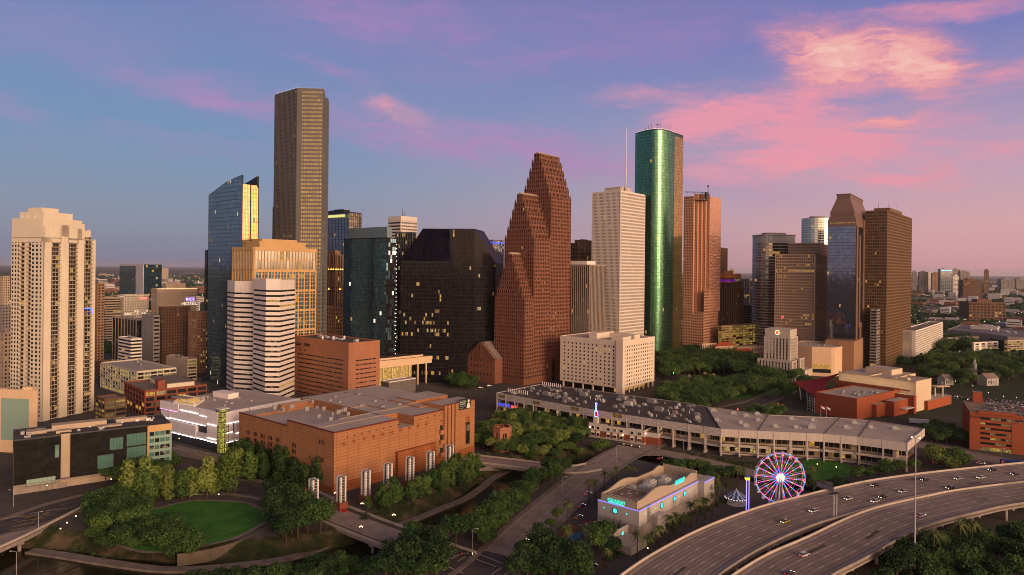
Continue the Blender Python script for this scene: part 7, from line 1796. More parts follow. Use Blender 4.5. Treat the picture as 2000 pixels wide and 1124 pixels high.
def big_hall():
 z = 24; pts = [G2(*q,z) for q in ((1850,645),(1932,653),(1968,659),(2080,664),(2060,652),(2000,646),(1909,637),(1876,635.5))]; r = thing('exhibition_hall','vast low grey-roofed hall spreading across the right distance','hall',v3(cen(pts))); b = MB(); b.prism(pts,0,z,0,1); b.build('wall',[M['grey_conc'],M['roof_hall']],r); roof_kit(r,inset(pts,.1),z + .02,M['roof_hall'],M['grey_conc'],1,None,12,M['white_paint'],6)
 f = Face(pts[1],pts[2]); m = MB(); f.box(m,2,f.L - 2,6,18,.05,.3); m.build('dark_panel',M['metal_dark'],r)
M['roof_hall'] = brick('hall_roof',(0.15,0.125,0.125),(0.19,0.16,0.16),(0.11,0.09,0.09),26,13,.3,40)
big_hall()
# ------------------------------------------------------------------ brick and cream performing arts center
M['hobby_brick'] = brick('orange_red_brick',(0.31,0.075,0.033),(0.34,0.085,0.037),(0.24,0.085,0.045),2.4,.6,.04,53,.85,.12)
M['hobby_cream'] = brick('cream_panel',(0.60,0.45,0.31),(0.62,0.47,0.32),(0.5,0.36,0.24),6,3,.04,53,.8,.08)
def arts_hall():
 th = 53; p = foot(1638,1789,1819,747,592,th); l,c,r,bk = p; z1 = P(1789,747,592).z; e1,e2 = axes(th)
 root = thing('performing_arts_hall','cream and red brick performing arts hall with sweeping dark red canopy roof','theater',v3(cen(p)))
 b = MB(); W = (l - c).length; Lr = (r - c).length
 D2 = Lr + 26; p2 = [l,c,r,r + e2 * W * .35,r + e2 * W * .35 + e1 * 26,l + e1 * D2]
 b.prism(p2,0,z1,0,1); b.build('wall',[M['hobby_cream'],M['roof_light']],root)
 m = MB(); k = lambda s,t: c + e1 * s + e2 * t
 for (s0,t0,s1,t1) in ((0,0,0,W),(0,0,Lr,0),(0,W * .3,Lr,W * .3),(0,W * .58,Lr + 10,W * .58),(Lr,0,Lr,W * .35)):
  a,e = k(s0,t0),k(s1,t1); d = (e - a).normalized(); m.fbox(a,d,Vector((d.y,-d.x)),0,(e - a).length,z1,z1 + .9,-.3,.3)
 m.build('parapet',M['hobby_cream'],root)
 m = MB(); q = [k(Lr * .75,W * .45),k(Lr * .75,W * .8),k(Lr + 14,W * .8),k(Lr + 14,W * .45)]; m.prism(q[::-1],z1,z1 + 5,0,1); m.build('fly_tower',[M['hobby_cream'],M['roof_light']],root)
 m = MB(); m.box(k(5,W * .18),9,5,z1,z1 + 2.2,math.atan2(e2.y,e2.x)); m.build('roof_box',M['hobby_cream'],root)
 # brick volumes in front
 m = MB(); bp = foot(1592,1674,1752,781,556,th); zb = P(1674,781,556).z; m.prism(bp,0,zb,0,1)
 q = inset(bp,.5);
 m.prism([c + e2 * (W * .98) - e1 * 9,c + e2 * 14 - e1 * 9,c + e2 * 14,c + e2 * W * .98],0,zb + 1.6,0,1)
 m.prism(foot(1697,1712,1731,800,568,th),0,10.5,0,1); m.prism(foot(1728,1746,1778,798,572,th),0,12.5,0,1); m.prism(foot(1740,1786,1790,784,584,th),0,15.5,0,1)
 m.prism(foot(1786,1812,1858,812,600,th),0,8,0,1)
 m.build('brick_wing',[M['hobby_brick'],M['roof_light']],root)
 m = MB()
 for j in range(4): f = Face(bp[j],bp[(j + 1) % 4]); f.box(m,0,f.L,zb,zb + .9,-.4,.08)
 m.build('brick_parapet',M['hobby_brick'],root)
 for kk in range(10): s = bp[1] + (bp[0] - bp[1]) * RND.uniform(.1,.7) + (bp[2] - bp[1]) * RND.uniform(.2,.7); m = MB(); m.box(s,RND.uniform(1.5,5),RND.uniform(1.2,2.4),zb,zb + RND.uniform(.8,2),.5); m.build('rooftop_unit',M['metal_grey'],root)
 f = Face(l,c); m = MB();
 for i in range(8): m.box(f.pt(f.L * (.06 + .12 * i),0,7.2),2.6,.5,zb + 1.62,zb + 2.0,math.atan2(f.d.y,f.d.x))
 m.build('floodlight',M['flood'],root); m = MB(); f.box(m,0,f.L * .98,zb + 1.6,zb + 2.8,8.6,9.0); m.build('brick_parapet',M['hobby_brick'],root)
 f = Face(bp[1] + Vector((0,0)),bp[2]); m = MB(); g = foot(1746,1770,1792,812,575,th); m.prism(g,5.2,5.8,bot=True); m.build('entrance_canopy',M['white_paint'],root)
 # canopy: ruled surface from a high line on the cream wall to a low eave on the left
 U0,U1 = v3(l + e1 * 4,z1 - .5),v3(l - e1 * 18,zb + 3.5); V0,V1 = v3(P(1548,768,655),15.5),v3(P(1596,776,570),15.2); n = 10; m = MB()
 def sp(u,w): a = U0.lerp(U1,w); e = V0.lerp(V1,w); q = a.lerp(e,u); q.z = e.z + (a.z - e.z) * (1 - u) ** 1.7; return q
 for i in range(n):
  for j in range(6):
   P4 = [sp(i / n,j / 6),sp((i + 1) / n,j / 6),sp((i + 1) / n,(j + 1) / 6),sp(i / n,(j + 1) / 6)]
   m.poly(P4); m.poly([x - Vector((0,0,.7)) for x in P4][::-1])
 for j in range(6): m.poly([sp(1,j / 6),sp(1,(j + 1) / 6),sp(1,(j + 1) / 6) - Vector((0,0,.7)),sp(1,j / 6) - Vector((0,0,.7))])
 for i in range(n): m.poly([sp(i / n,1),sp(i / n,1) - Vector((0,0,.7)),sp((i + 1) / n,1) - Vector((0,0,.7)),sp((i + 1) / n,1)])
 m.build('canopy_roof',M['canopy_red'],root)
 for w in (.15,.5,.85): q = sp(.93,w); m = MB(); m.tube([(q.x + 2,q.y,0),(q.x,q.y,q.z - .7)],.45,8); m.build('column',M['white_paint'],root)
 gl = [P(1577,800,592).to_2d(),bp[0] - e1 * 1,bp[0] + e1 * 12,P(1577,800,592).to_2d() + e1 * 14]; fr = MB(); ws = [];
 facade(fr,ws,gl[0],gl[1],0,14,2,2.4,.2,.2,.15,lit=.1,mats=(0,1),litmats=(2,3)); fr.build('lobby_mullion',M['white_paint'],root); put_windows(root,ws,GL['slate'] + [M['lit_pale'],M['lit_warm']],'lobby_glazing',0)
 for x_ in (1826,1841): q = P(x_,770,625); m = MB(); m.tube([(q.x,q.y,0),(q.x,q.y,17)],.7,8); m.build('column',M['hobby_cream'],root)
 m = MB(); q = P(1836,770,625); m.box((q.x,q.y),15,7,17,17.8,.3); m.build('porch_roof',M['pink_stone'],root)
M['flood'] = lamp('floodlight_cream',(1.0,0.78,0.42),40.0,True); M['canopy_red'] = paint('canopy_dark_red',(0.20,0.010,0.014),.95)
arts_hall()
for i,(px,zt) in enumerate(((1603,14),(1614,13.4))):
 g = G(px,826); t = thing('flagpole','white flagpole with small pale flag before the brick wing, %s one' % ('taller' if i == 0 else 'shorter'),'flagpole',(g.x,g.y,0)); b = MB(); b.tube([(g.x,g.y,0),(g.x,g.y,zt)],[.14,.07],6); b.build('pole',M['white_paint'],t); b = MB()
 for k in range(5): b.poly([(g.x + k * .6,g.y + .15 * math.sin(k),zt - .3 - k * .35),(g.x + (k + 1) * .6,g.y + .15 * math.sin(k + 1),zt - .65 - k * .35),(g.x + (k + 1) * .6,g.y + .15 * math.sin(k + 1),zt - 2.2 - k * .35),(g.x + k * .6,g.y + .15 * math.sin(k),zt - 2 - k * .35)],0 if k < 2 else 1)
 b.build('flag_cloth',[M['flag_red'],M['white_paint']],t)
# ------------------------------------------------------------------ brick garage at the right border
def brick_garage():
 c = Vector((317,468)); d = Vector((.88,-.475)); n_ = Vector((-d.y,d.x)); L = 70; z1 = 20.5; z2 = 24.3
 root = thing('brick_garage','red brick parking garage at the right border with cars on its open roof','parking garage',v3(c + d * 35 + n_ * 30)); b = MB(); k = lambda s,t: c + d * s + n_ * t
 b.prism([k(0,.8),k(L,.8),k(L,15),k(0,15)],0,z1 - 1.1,0,1); b.prism([k(0,15),k(L,15),k(L,66),k(0,66)],0,z2 - 1.1,0,1)
 f = Face(k(0,0),k(L,0)); ws = []
 f.box(b,-1.5,4.5,0,z1 + 1.2,-.8,0.4); f.box(b,22,31,0,z1,-.8,.25); f.box(b,52,58,0,z1,-.8,.25)
 for j in range(7):
  z = j * 3.35
  if j: f.box(b,4.5,L,z - .9,z + .95,-.8,.05)
  for a0,a1 in ((4.5,22),(31,52)):
   m = 6
   for q in range(m): ws.append((j,f.rect(a0 + (a1 - a0) * q / m,a0 + (a1 - a0) * (q + 1) / m,z + .9 if j else 0,z + 2.5,-.75 + .05),(1 if RND.random() < .6 else 2) if j == 0 else RND.choices((0,1,2),(6,3,1))[0]))
 f2 = Face(k(5,15),k(40,15)); f2.box(b,0,22,z2 - 1.8,z2 + .3,.0,.6); fl = Face(k(0,66),k(0,0)); fl.box(b,0,fl.L,z1 - 1,z1 + .3,-.4,.1); f.box(b,4,L,z1 - .6,z1 + .2,-.3,.1)
 st = [k(6,58),k(12,58),k(12,66),k(6,66)]; b.prism(st,z2 - 1.1,31,0,1)
 b.build('wall',[M['hobby_brick'],M['deck_tan']],root); put_windows(root,ws,DECK,'opening',100)
 return c,d,n_,z1 - 1.1,z2 - 1.1
M['deck_tan'] = road_mat('tan_deck',(0.20,0.15,0.09),(0.30,0.23,0.14),.2)
GAR = brick_garage()
# ------------------------------------------------------------------ aquarium building
M['aq_wall'] = wall('aquarium_stucco',(0.40,0.355,0.315),.85,.1,.1,.1); M['aq_low'] = wall('aquarium_base',(0.30,0.25,0.21),.85,.12,.1,.1); M['aq_top'] = wall('aquarium_parapet',(0.36,0.28,0.20),.85,.1,.1,.1)
M['neon_violet'] = lamp('neon_violet',(0.22,0.2,1.0),1.5,True); M['neon_teal'] = lamp('neon_teal',(0.05,0.9,0.75),1.0); M['porthole_glow'] = lamp('porthole_glow',(0.05,0.75,0.9),1.3)
def aquarium():
 p = foot(1167.6,1247,1381,997.5,303,41); l,c,r,bk = p; z1 = P(1247,997.5,303).z; e1,e2 = axes(41)
 root = thing('aquarium_building','grey beige aquarium restaurant with wavy parapet, helipad and violet neon band','aquarium',v3(cen(p)))
 W,L = (l - c).length,(r - c).length; k = lambda s,t: c + e1 * s + e2 * t
 f0,f1 = Face(l,c),Face(c,r); b = MB(); b.prism(p,0,z1,0,1)
 for (a0,a1,zt,o) in ((0,3.5,z1,.3),(7.5,11,z1,.0),(L * .16,L * .27,8.6,3.2),(L - 11,L + .8,z1,3.4)): f1.box(b,a0,a1,0,zt,-.2,o)
 b.build('wall',[M['aq_wall'],M['roof_light']],root)
 b = MB(); f0.box(b,0,W,0,6.6,0,.18); f1.box(b,0,L * .16,0,6.2,.32,.5); f1.box(b,L * .27,L - 11,0,6.6,0,.2); f1.box(b,L - 11,L + .8,0,6.6,3.4,3.6); b.build('base_course',M['aq_low'],root)
 # raised parapet with a wavy top, set back from the neon ledge
 hz = lambda u: z1 + 3.4 + 2.2 * max(0,math.sin((u * 2.1 - .15) * math.pi)) ** 1.5 + (1.3 if u > .8 else 0) * math.sin((u - .8) * 5 * math.pi) ** 2
 m = MB(); n = 30
 for (o,s0,s1) in ((1.6,1.2,L - 10),(W - 1.6,1.2,L - 10)):
  for i in range(n):
   a0,a1 = s0 + (s1 - s0) * i / n,s0 + (s1 - s0) * (i + 1) / n; h0,h1 = hz(i / n),hz((i + 1) / n)
   for dt in (-.35,.35): q = [v3(k(a0,o + dt),z1),v3(k(a1,o + dt),z1),v3(k(a1,o + dt),h1),v3(k(a0,o + dt),h0)]; m.poly(q if dt < 0 else q[::-1])
   m.poly([v3(k(a0,o - .35),h0),v3(k(a1,o - .35),h1),v3(k(a1,o + .35),h1),v3(k(a0,o + .35),h0)])
 for s in (1.2,L - 10): a = k(s,1.2); m.fbox(a,e2,-e1,0,W - 2.4,z1,z1 + (3.0 if s < 2 else 4.6),-.35,.35)
 m.build('wavy_parapet',M['aq_top'],root)
 m = MB()
 for (f,a0,a1,o) in ((f0,0,W,.12),(f1,0,L - 11,.5),(f1,L - 11,L + .8,3.6)): f.box(m,a0,a1,z1 - .35,z1 - .05,o - .15,o + .1)
 m.build('neon_band',M['neon_violet'],root)
 m = MB(); m.box(k(10,W * .5),15,15,z1 + 2.2,z1 + 2.8,math.atan2(e1.y,e1.x)); m.build('helipad',M['helipad'],root)
 m = MB(); ang = math.atan2(e1.y,e1.x); o = k(10,W * .5)
 for s in (-1,1): m.box(o + e2 * s * 6.9,14.2,.5,z1 + 2.8,z1 + 2.84,ang); m.box(o + e1 * s * 6.9,.5,13.3,z1 + 2.8,z1 + 2.84,ang)
 for s in (-1,1):
  for t in (-1,1): m.box(o + e1 * s * 3 + e2 * t * 2.4,1.6,.4,z1 + 2.8,z1 + 2.84,ang); m.box(o + e1 * s * 3.6 + e2 * t * 1.9,.4,1.3,z1 + 2.8,z1 + 2.84,ang)
 for s in (-1,1): m.box(o + e2 * s * .7,2.2,.35,z1 + 2.8,z1 + 2.84,ang)
 m.box(o,.35,1.1,z1 + 2.8,z1 + 2.845,ang); m.build('helipad_marking',M['line_white'],root)
 for s,t,lx,ly,h in ((26,.5,6,5,3.2),(34,.62,7,4,2.8),(40,.4,6,4,3.4),(22,.75,3,3,2.2),(31,.3,3,2.4,1.6),(45,.6,4,4,2.4)): m = MB(); q = k(s,W * t); m.box(q,lx,ly,z1,z1 + h,ang); m.box(q,lx * .7,ly * .6,z1 + h,z1 + h + .5,ang); m.build('rooftop_unit',M['unit_pale'],root)
 for f,a,z,sz in ((f0,W * .44,z1 + 1.2,1.9),(f1,L * .58,z1 + 4.2,2.0)):
  oo = -.8 if f is f0 else -1.0
  m = MB(); f.box(m,a - sz * 2.2,a + sz * 2.2,z - sz * .75,z - sz * .45,oo,oo + .3); m.build('sign_bar',M['neon_teal'],root)
  text('AQUARIUM',f,a,z,sz * .95,M['neon_teal'],root,oo + .35,.1)
 for f,L_ in ((f0,((.16,.35),(.44,1.15),(.72,.4))),(f1,((.08,.35),(.30,1.3),(.22,.3),(.40,.3),(.48,1.2),(.55,.3),(.63,1.2),(.70,.3)))):
  for u,r_ in L_:
   m = MB(); a = u * f.L; f.disc(m,a,z1 - 3.0,r_,.12,14); m.build('porthole',M['porthole_glow'],root)
   if r_ > 1:
    m = MB(); pts = [f.pt(a + (r_ + .12) * math.cos(t * math.pi / 8),z1 - 3 + (r_ + .12) * math.sin(t * math.pi / 8),.18) for t in range(17)]; m.tube(pts,.16,5); m.build('porthole_ring',M['metal_dark'],root)
 # low wing and service yard at the foot
 m = MB(); m.prism([k(-12,5),k(0,5),k(0,W - 1),k(-12,W - 1)],0,4.6,0,1); m.prism([k(-16,-6),k(-3,-6),k(-3,4),k(-16,4)],0,3.4,0,1); m.build('low_wing',[M['aq_wall'],M['roof_light']],root)
 m = MB(); g = Face(k(-12,W - 1),k(-12,5)); g.box(m,0,g.L,4.6,6.2,-.4,.1); g2 = Face(k(-12,5),k(0,5)); g2.box(m,0,g2.L,4.6,6.2,-.4,.1); m.build('yard_parapet',M['aq_wall'],root)
 for s in range(7): m = MB(); q = k(-9 + (s % 3) * 3,8 + (s // 3) * 3.4); m.tube([v3(q,4.6),v3(q,6.4)],.9,8); m.tube([v3(q,6.4),v3(q + e1 * 1.5,7.6)],.3,6); m.build('chiller',M['metal_dark'],root)
 m = MB(); g2.disc(m,7,3.4,.9,.15,14); m.build('porthole',M['porthole_glow'],root)
M['helipad'] = wall('helipad_brown',(0.17,0.11,0.08),.9,.1)
aquarium()
# ------------------------------------------------------------------ ferris wheel
def ferris():
 Y = 336; h = P(1522.5,932,Y); R_ = 11.9; nS = 20
 root = thing('ferris_wheel','ferris wheel glittering with pink, blue and amber lights behind the highway','ferris wheel',(h.x,Y,0))
 LM = [lamp('bulb_pink',(1.0,0.03,0.30),1.7),lamp('bulb_blue',(0.06,0.26,1.0),1.9),lamp('bulb_amber',(1.0,0.45,0.10),1.7),lamp('bulb_white',(1.0,0.78,0.45),2.4,True)]
 pt = lambda t,r,y=0: Vector((h.x + r * math.sin(t),Y + y,h.z + r * math.cos(t)))
 for i in range(nS):
  t = 2 * math.pi * (i + .3) / nS; m = MB()
  for y in (-1.1,1.1): m.tube([pt(t,1.2,y),pt(t,R_,y)],.07,4)
  s = m.build('spoke',M['white_paint'],root)
  m = MB(); segs = ((1.8,4.3,1),(4.3,6.6,0),(6.6,7.4,2),(7.4,9.2,1),(9.2,10.9,0),(10.9,11.5,2)) if i % 2 else ((1.8,3.8,0),(3.8,5.6,1),(5.6,6.8,2),(6.8,8.6,0),(8.6,9.6,1),(9.6,10.9,0),(10.9,11.5,2))
  for a,e,c in segs: m.tube([pt(t,a,-1.25),pt(t,e - .12,-1.25)],.17,4,c)
  m.build('light_tube',LM,s)
  m = MB(); q = pt(t,R_ + .2); m.tube([q + Vector((0,0,-.3)),q + Vector((0,0,-.5)),q + Vector((0,0,-1.5)),q + Vector((0,0,-1.7))],[.3,.75,.75,.4],8); m.tube([q + Vector((0,0,.5)),q + Vector((0,0,.1))],[.1,.85],8); m.tube([q + Vector((.6,0,-.5)),q + Vector((.6,0,.1))],.06,4); m.tube([q + Vector((-.6,0,-.5)),q + Vector((-.6,0,.1))],.06,4); m.build('gondola',M['white_paint'],root)
 for y in (-1.2,1.2):
  m = MB(); m.tube([pt(2 * math.pi * k / 60,R_,y) for k in range(61)],.12,5); m.tube([pt(2 * math.pi * k / 60,R_ * .66,y) for k in range(61)],.05,4); s = m.build('rim',M['white_paint'],root)
  if y < 0:
   m = MB()
   for k in range(40): m.tube([pt(2 * math.pi * (k + .04) / 40,R_ + .15,y - .15),pt(2 * math.pi * (k + .5) / 40,R_ + .15,y - .15),pt(2 * math.pi * (k + .96) / 40,R_ + .15,y - .15)],.15,4,(0,1,1,0,2)[k % 5] if k % 5 != 4 else 1)
   m.build('light_tube',LM,s)
 m = MB(); m.tube([(h.x,Y - 1.6,h.z),(h.x,Y + 1.6,h.z)],.9,14); hb = m.build('hub',M['white_paint'],root)
 m = MB()
 for k in range(24): t = 2 * math.pi * k / 24; m.tube([pt(t,.5,-1.5),pt(t,2.0 + .3 * (k % 2),-1.4)],.12,4,3)
 m.ball((h.x,Y - 1.9,h.z),.55,3); m.build('hub_light',LM,hb)
 for s in (-1,1):
  for y in (-2.6,2.6): m = MB(); m.tube([(h.x + s * .4,Y + y * .6,h.z),(h.x + s * 1.6,Y + y,0)],[.28,.4],8); m.build('leg',M['steel'],root)
ferris()
def ride_tower():
 g = P(1459,997,327); zt = P(1459,930,327).z; x,y = g.x,g.y; r = thing('ride_tower','slender violet lit drop tower with yellow cap beside the ferris wheel','ride tower',(x,y,0)); b = MB(); b.box((x,y),1.1,1.1,0,zt - 1.5)
 for k in range(14): b.box((x,y),1.5,1.5,k * 1.5,k * 1.5 + .12)
 b.build('mast',M['metal_dark'],r); b = MB()
 for sx in (-1,1): b.box((x + sx * .62,y - .62),.28,.28,.6,zt - 1.8)
 b.build('light_tube',lamp('violet_tube',(0.35,0.28,1.0),1.8),r); b = MB(); b.box((x,y),1.9,1.9,zt - 1.8,zt - .5); b.build('cap',lamp('yellow_cap',(1.0,.55,.05),1.4),r); b = MB(); b.tube([(x,y,zt - .5),(x,y,zt + .6)],[1.3,.1],6); b.build('cap_roof',M['tent_blue'],r); b = MB(); b.box((x,y),2.6,2.6,0,.8); b.build('base',M['conc'],r)
M['tent_blue'] = paint('tent_blue',(0.02,0.12,0.36),.5); M['tent_white'] = paint('tent_white',(0.55,.55,.55),.5)
ride_tower()
def carousel():
 c = G2(1438,984); r = thing('carousel','carousel with blue and white scalloped tent roof and a ring of bulbs','carousel',v3(c)); n = 24; b = MB()
 for k in range(n):
  t0,t1 = 2 * math.pi * k / n,2 * math.pi * (k + 1) / n; q = lambda R_,t,z: (c.x + R_ * math.cos(t),c.y + R_ * math.sin(t),z)
  b.poly([q(5.6,t0,3.6),q(5.6,t1,3.6),q(3.0,t1,5.0),q(3.0,t0,5.0)],k % 2); b.poly([q(3.2,t0,5.2),q(3.2,t1,5.2),q(.4,t1,7.0),q(.4,t0,7.0)],(k // 2) % 2); b.poly([q(3.0,t0,5),q(3,t1,5),q(3.2,t1,5.2),q(3.2,t0,5.2)],1); b.poly([q(5.6,t1,3.6),q(5.6,t0,3.6),q(5.6,(t0 + t1) / 2,2.9)],1 - k % 2)
 b.build('tent_roof',[M['tent_blue'],M['tent_white']],r); b = MB()
 for k in range(n): t = 2 * math.pi * k / n; b.ball((c.x + 5.6 * math.cos(t),c.y + 5.6 * math.sin(t),3.3),.2,n=5,k=3)
 b.build('bulb',M['lamp_white'],r); b = MB(); b.tube([(c.x,c.y,0),(c.x,c.y,7)],.7,10); b.tube([(c.x,c.y,0),(c.x,c.y,.5)],5.2,20); b.tube([(c.x,c.y,7),(c.x,c.y,8.2)],[.3,.05],6); b.build('platform',M['white_paint'],r)
 for k in range(8): t = 2 * math.pi * k / 8; m = MB(); m.tube([(c.x + 4.6 * math.cos(t),c.y + 4.6 * math.sin(t),.5),(c.x + 4.6 * math.cos(t),c.y + 4.6 * math.sin(t),3.6)],.08,5); m.build('pole',M['emblem_gold'],r)
carousel()
# ================================================================== trees
def leaf_mat(name,c0,c1):
 m,g,b = M_new(name); t = g.new('ShaderNodeTexCoord').outputs['Object']; oi = g.new('ShaderNodeObjectInfo')
 n = g.noise(t,0.45,3,0.6); n2 = g.noise(t,2.2,2,0.6)
 f = g.m('ADD',g.m('ADD',g.m('MULTIPLY',n.outputs[0],0.6),g.m('MULTIPLY',n2.outputs[0],0.4)),g.m('MULTIPLY',g.m('SUBTRACT',oi.outputs['Random'],0.5),0.5))
 g.put(b.inputs['Base Color'],g.ramp(f,[(0.3,c0),(0.7,c1)])); b.inputs['Roughness'].default_value = 0.7; b.inputs['Specular IOR Level'].default_value = 0.2
 return m
M['bark'] = wall('bark',(0.075,0.05,0.032),0.95,.3,.8)
LEAF = {'dark': leaf_mat('leaf_dark',(0.012,0.032,0.007),(0.048,0.092,0.020)),'mid': leaf_mat('leaf_mid',(0.020,0.050,0.009),(0.078,0.130,0.026)),'light': leaf_mat('leaf_light',(0.045,0.080,0.012),(0.15,0.19,0.04)),'palm': leaf_mat('leaf_palm',(0.04,0.06,0.015),(0.14,0.15,0.045))}
def crown_mesh(seed,blobs,n,size):
 r = random.Random(seed); b = MB()
 for (cx,cy,cz,rx,rz) in blobs:
  for k in range(n):
   while True:
    x,y,z = r.uniform(-1,1),r.uniform(-1,1),r.uniform(-1,1); q = x * x + y * y + z * z
    if 0.12 < q < 1: break
   s = q ** -0.5 * (0.55 + 0.5 * r.random() ** .5)
   p = Vector((cx + x * s * rx,cy + y * s * rx,cz + z * s * rz)); a = size * r.uniform(.55,1.25)
   nn = Vector((x,y,z + .35)).normalized() + Vector((r.gauss(0,.5),r.gauss(0,.5),r.gauss(0,.5))); u = nn.orthogonal().normalized(); w = nn.cross(u).normalized(); t = r.uniform(0,6.28)
   u,w = u * math.cos(t) + w * math.sin(t),w * math.cos(t) - u * math.sin(t)
   b.poly([p - u * a,p - w * a * .55,p + u * a,p + w * a * .6])
 return b
PCH = {}
def reg(root,h): root['h'] = h; root['key'] = root.name; PCH[root.name] = [c.data for c in root.children]; return root
def tree_proto(seed,h,rad,kind,shape):
 r = random.Random(seed); root = thing('tree','tree','tree'); b = MB(); hz = h * .38
 b.tube([(0,0,-1),(r.uniform(-.1,.1),.1,hz * .6),(r.uniform(-.3,.3),r.uniform(-.3,.3),h * .62),(0,0,h * .85)],[.36,.28,.18,.05],6)
 bl = []
 nb = 9 if shape == 'round' else 7
 for k in range(nb):
  a = k * 2.4 + r.random(); d = rad * (.55 if k else 0) * r.uniform(.7,1.15); z = h * (.66 if shape == 'round' else .32 + .56 * k / nb) + r.uniform(-.1,.14) * h * (.8 if k else 1.5)
  if shape == 'tall': d *= .55 * (1.3 - k / nb)
  bl.append((d * math.cos(a),d * math.sin(a),z,rad * r.uniform(.40,.62) * (1 if shape == 'round' else .9 - .4 * k / nb),h * r.uniform(.15,.24)))
  b.tube([(0,0,hz * .7 + .1 * k),(d * .5 * math.cos(a),d * .5 * math.sin(a),(z + hz) / 2),(d * math.cos(a),d * math.sin(a),z)],[.14,.09,.03],4)
 b.build('trunk',M['bark'],root); crown_mesh(seed,bl,210,.50).build('crown',LEAF[kind],root); return reg(root,h)
def palm_proto(seed,h,fr,kind='palm'):
 r = random.Random(seed); root = thing('palm_tree','palm','palm tree'); b = MB(); b.tube([(0,0,-1),(.15,0,h * .3),(.2,.1,h * .7),(.1,0,h)],[.36,.26,.22,.26],7); b.build('trunk',M['bark'],root); b = MB()
 for k in range(fr):
  a = 6.283 * k / fr + r.uniform(-.2,.2); el_ = r.uniform(-.5,1.1); L = r.uniform(2.2,3.1); prev = None; d = Vector((math.cos(a),math.sin(a),0)); w = Vector((-d.y,d.x,0))
  for j in range(6):
   t = j / 5; p = Vector((.1,0,h)) + d * L * t * math.cos(el_ * (1 - t * .5)) + Vector((0,0,L * (math.sin(el_) * t - .75 * t * t)))
   if prev is not None:
    ww = .5 * (1 - abs(t - .45)) * (1.05 - t * .7)
    for s in (-1,1): b.poly([prev,p,p + w * s * ww + Vector((0,0,-.35 * ww)) + d * .2,prev + w * s * ww + Vector((0,0,-.35 * ww))])
   prev = p
 b.build('crown',LEAF[kind],root); return reg(root,h)
PROTO = {(k,s): [tree_proto(10 * i + j + q * 77,h,rd,k,s) for j,(h,rd) in enumerate(((10.5,5.0),(12,5.4),(9,4.3)))] for i,k in enumerate(('dark','mid','light')) for q,s in enumerate(('round','tall'))}
PALM = [palm_proto(5,9.5,26),palm_proto(6,11.5,30),palm_proto(7,7.5,28)]
used = set(); PLANTS = []
def plant(pr,x,y,z,sc,label,group): PLANTS.append((sc * pr['h'] / math.hypot(x,y,CZ),pr,x,y,z,sc,label,group))
def plant_all(lim):
 PLANTS.sort(key=lambda q: -q[0]); rest = []
 for n_,(s_,pr,x,y,z,sc,label,group) in enumerate(PLANTS):
  if n_ >= lim: rest.append((pr,x,y,z,sc)); continue
  rot = RND.uniform(0,6.28); sx = (sc * RND.uniform(.9,1.15),sc * RND.uniform(.9,1.15),sc)
  if pr.name not in used: used.add(pr.name); o = pr; o.location = (x,y,z); o.rotation_euler = (0,0,rot); o.scale = sx
  else: o = dup(pr,(x,y,z),rot,sx)
  o['label'] = label; o['group'] = group
 vs,fs,mi = [],[],[]
 mats = [LEAF[k] for k in ('dark','mid','light','palm')] + [M['bark']]
 for pr,x,y,z,sc in rest:
  a = RND.uniform(0,6.28); ca,sa = math.cos(a) * sc,math.sin(a) * sc
  for ch in PCH[pr['key']]:
   i0 = len(vs); vs += [(x + v.co.x * ca - v.co.y * sa,y + v.co.x * sa + v.co.y * ca,z + v.co.z * sc) for v in ch.vertices]; fs += [tuple(i0 + i for i in p.vertices) for p in ch.polygons]; mi += [mats.index(ch.materials[0])] * len(ch.polygons)
 if vs:
  me = D.meshes.new('woodland'); me.from_pydata(vs,[],fs)
  for m_ in mats: me.materials.append(m_)
  me.polygons.foreach_set('material_index',mi); o = D.objects.new('woodland',me); C.objects.link(o); tag(o,'mass of smaller and farther tree crowns between the buildings',kind='stuff')
def inside(p,poly):
 c = False
 for i in range(len(poly)):
  a,b_ = poly[i],poly[i - 1]
  if (a[1] > p[1]) != (b_[1] > p[1]) and p[0] < (b_[0] - a[0]) * (p[1] - a[1]) / (b_[1] - a[1]) + a[0]: c = not c
 return c
NTREE = 0
LANES = [(S1,11.5),(S4,12),(S2,7),(S3,7.5),(S6,9),(S5,10),(BA,11.5),(BB,8.5),(BCo,11),(PATH,3),(PATH2,3)]
for q in ((1846,751),(1929,752),(1896,735)): g = G2(*q); LANES.append(([g * k for k in (1.0,.98,.96,.94)],15))
def wood(px,step,kinds,shape,s0,s1,label,group,zz=None,lanes=True):
 global NTREE
 pg = [tuple(G2(*q)) for q in px]; xs = [q[0] for q in pg]; ys = [q[1] for q in pg]; y = min(ys); row = 0
 while y < max(ys):
  x = min(xs) + (step / 2 if row % 2 else 0)
  while x < max(xs):
   q = (x + RND.uniform(-.35,.35) * step,y + RND.uniform(-.35,.35) * step)
   if inside(q,pg) and not (lanes and any(min((Vector(q) - p).length for p in pl) < w for pl,w in LANES)):
    z = gz(*q) if abs(q[0]) < 335 and q[1] < 465 else 0
    if z > -5.6:
     plant(RND.choice(PROTO[(RND.choice(kinds),shape)]),q[0],q[1],z - .2,RND.uniform(s0,s1),label,group); NTREE += 1
   x += step
  y += step * .87; row += 1
wood([(168,1005),(232,985),(272,1012),(300,1042),(372,1062),(380,1082),(320,1086),(250,1075),(190,1055)],6.3,('dark','mid','dark'),'round',0.93,1.24,'dark leafy tree between the round lawn and the left viaduct','trees left of the lawn')
wood([(235,985),(300,958),(400,938),(480,928),(505,950),(480,966),(400,972),(300,984)],6.1,('mid','light','light'),'tall',1.24,1.69,'slender tree, leaves coloured paler for backlight, along the far edge of the round lawn','pale trees behind the lawn')  # the light on these trees is put into a paler leaf colour
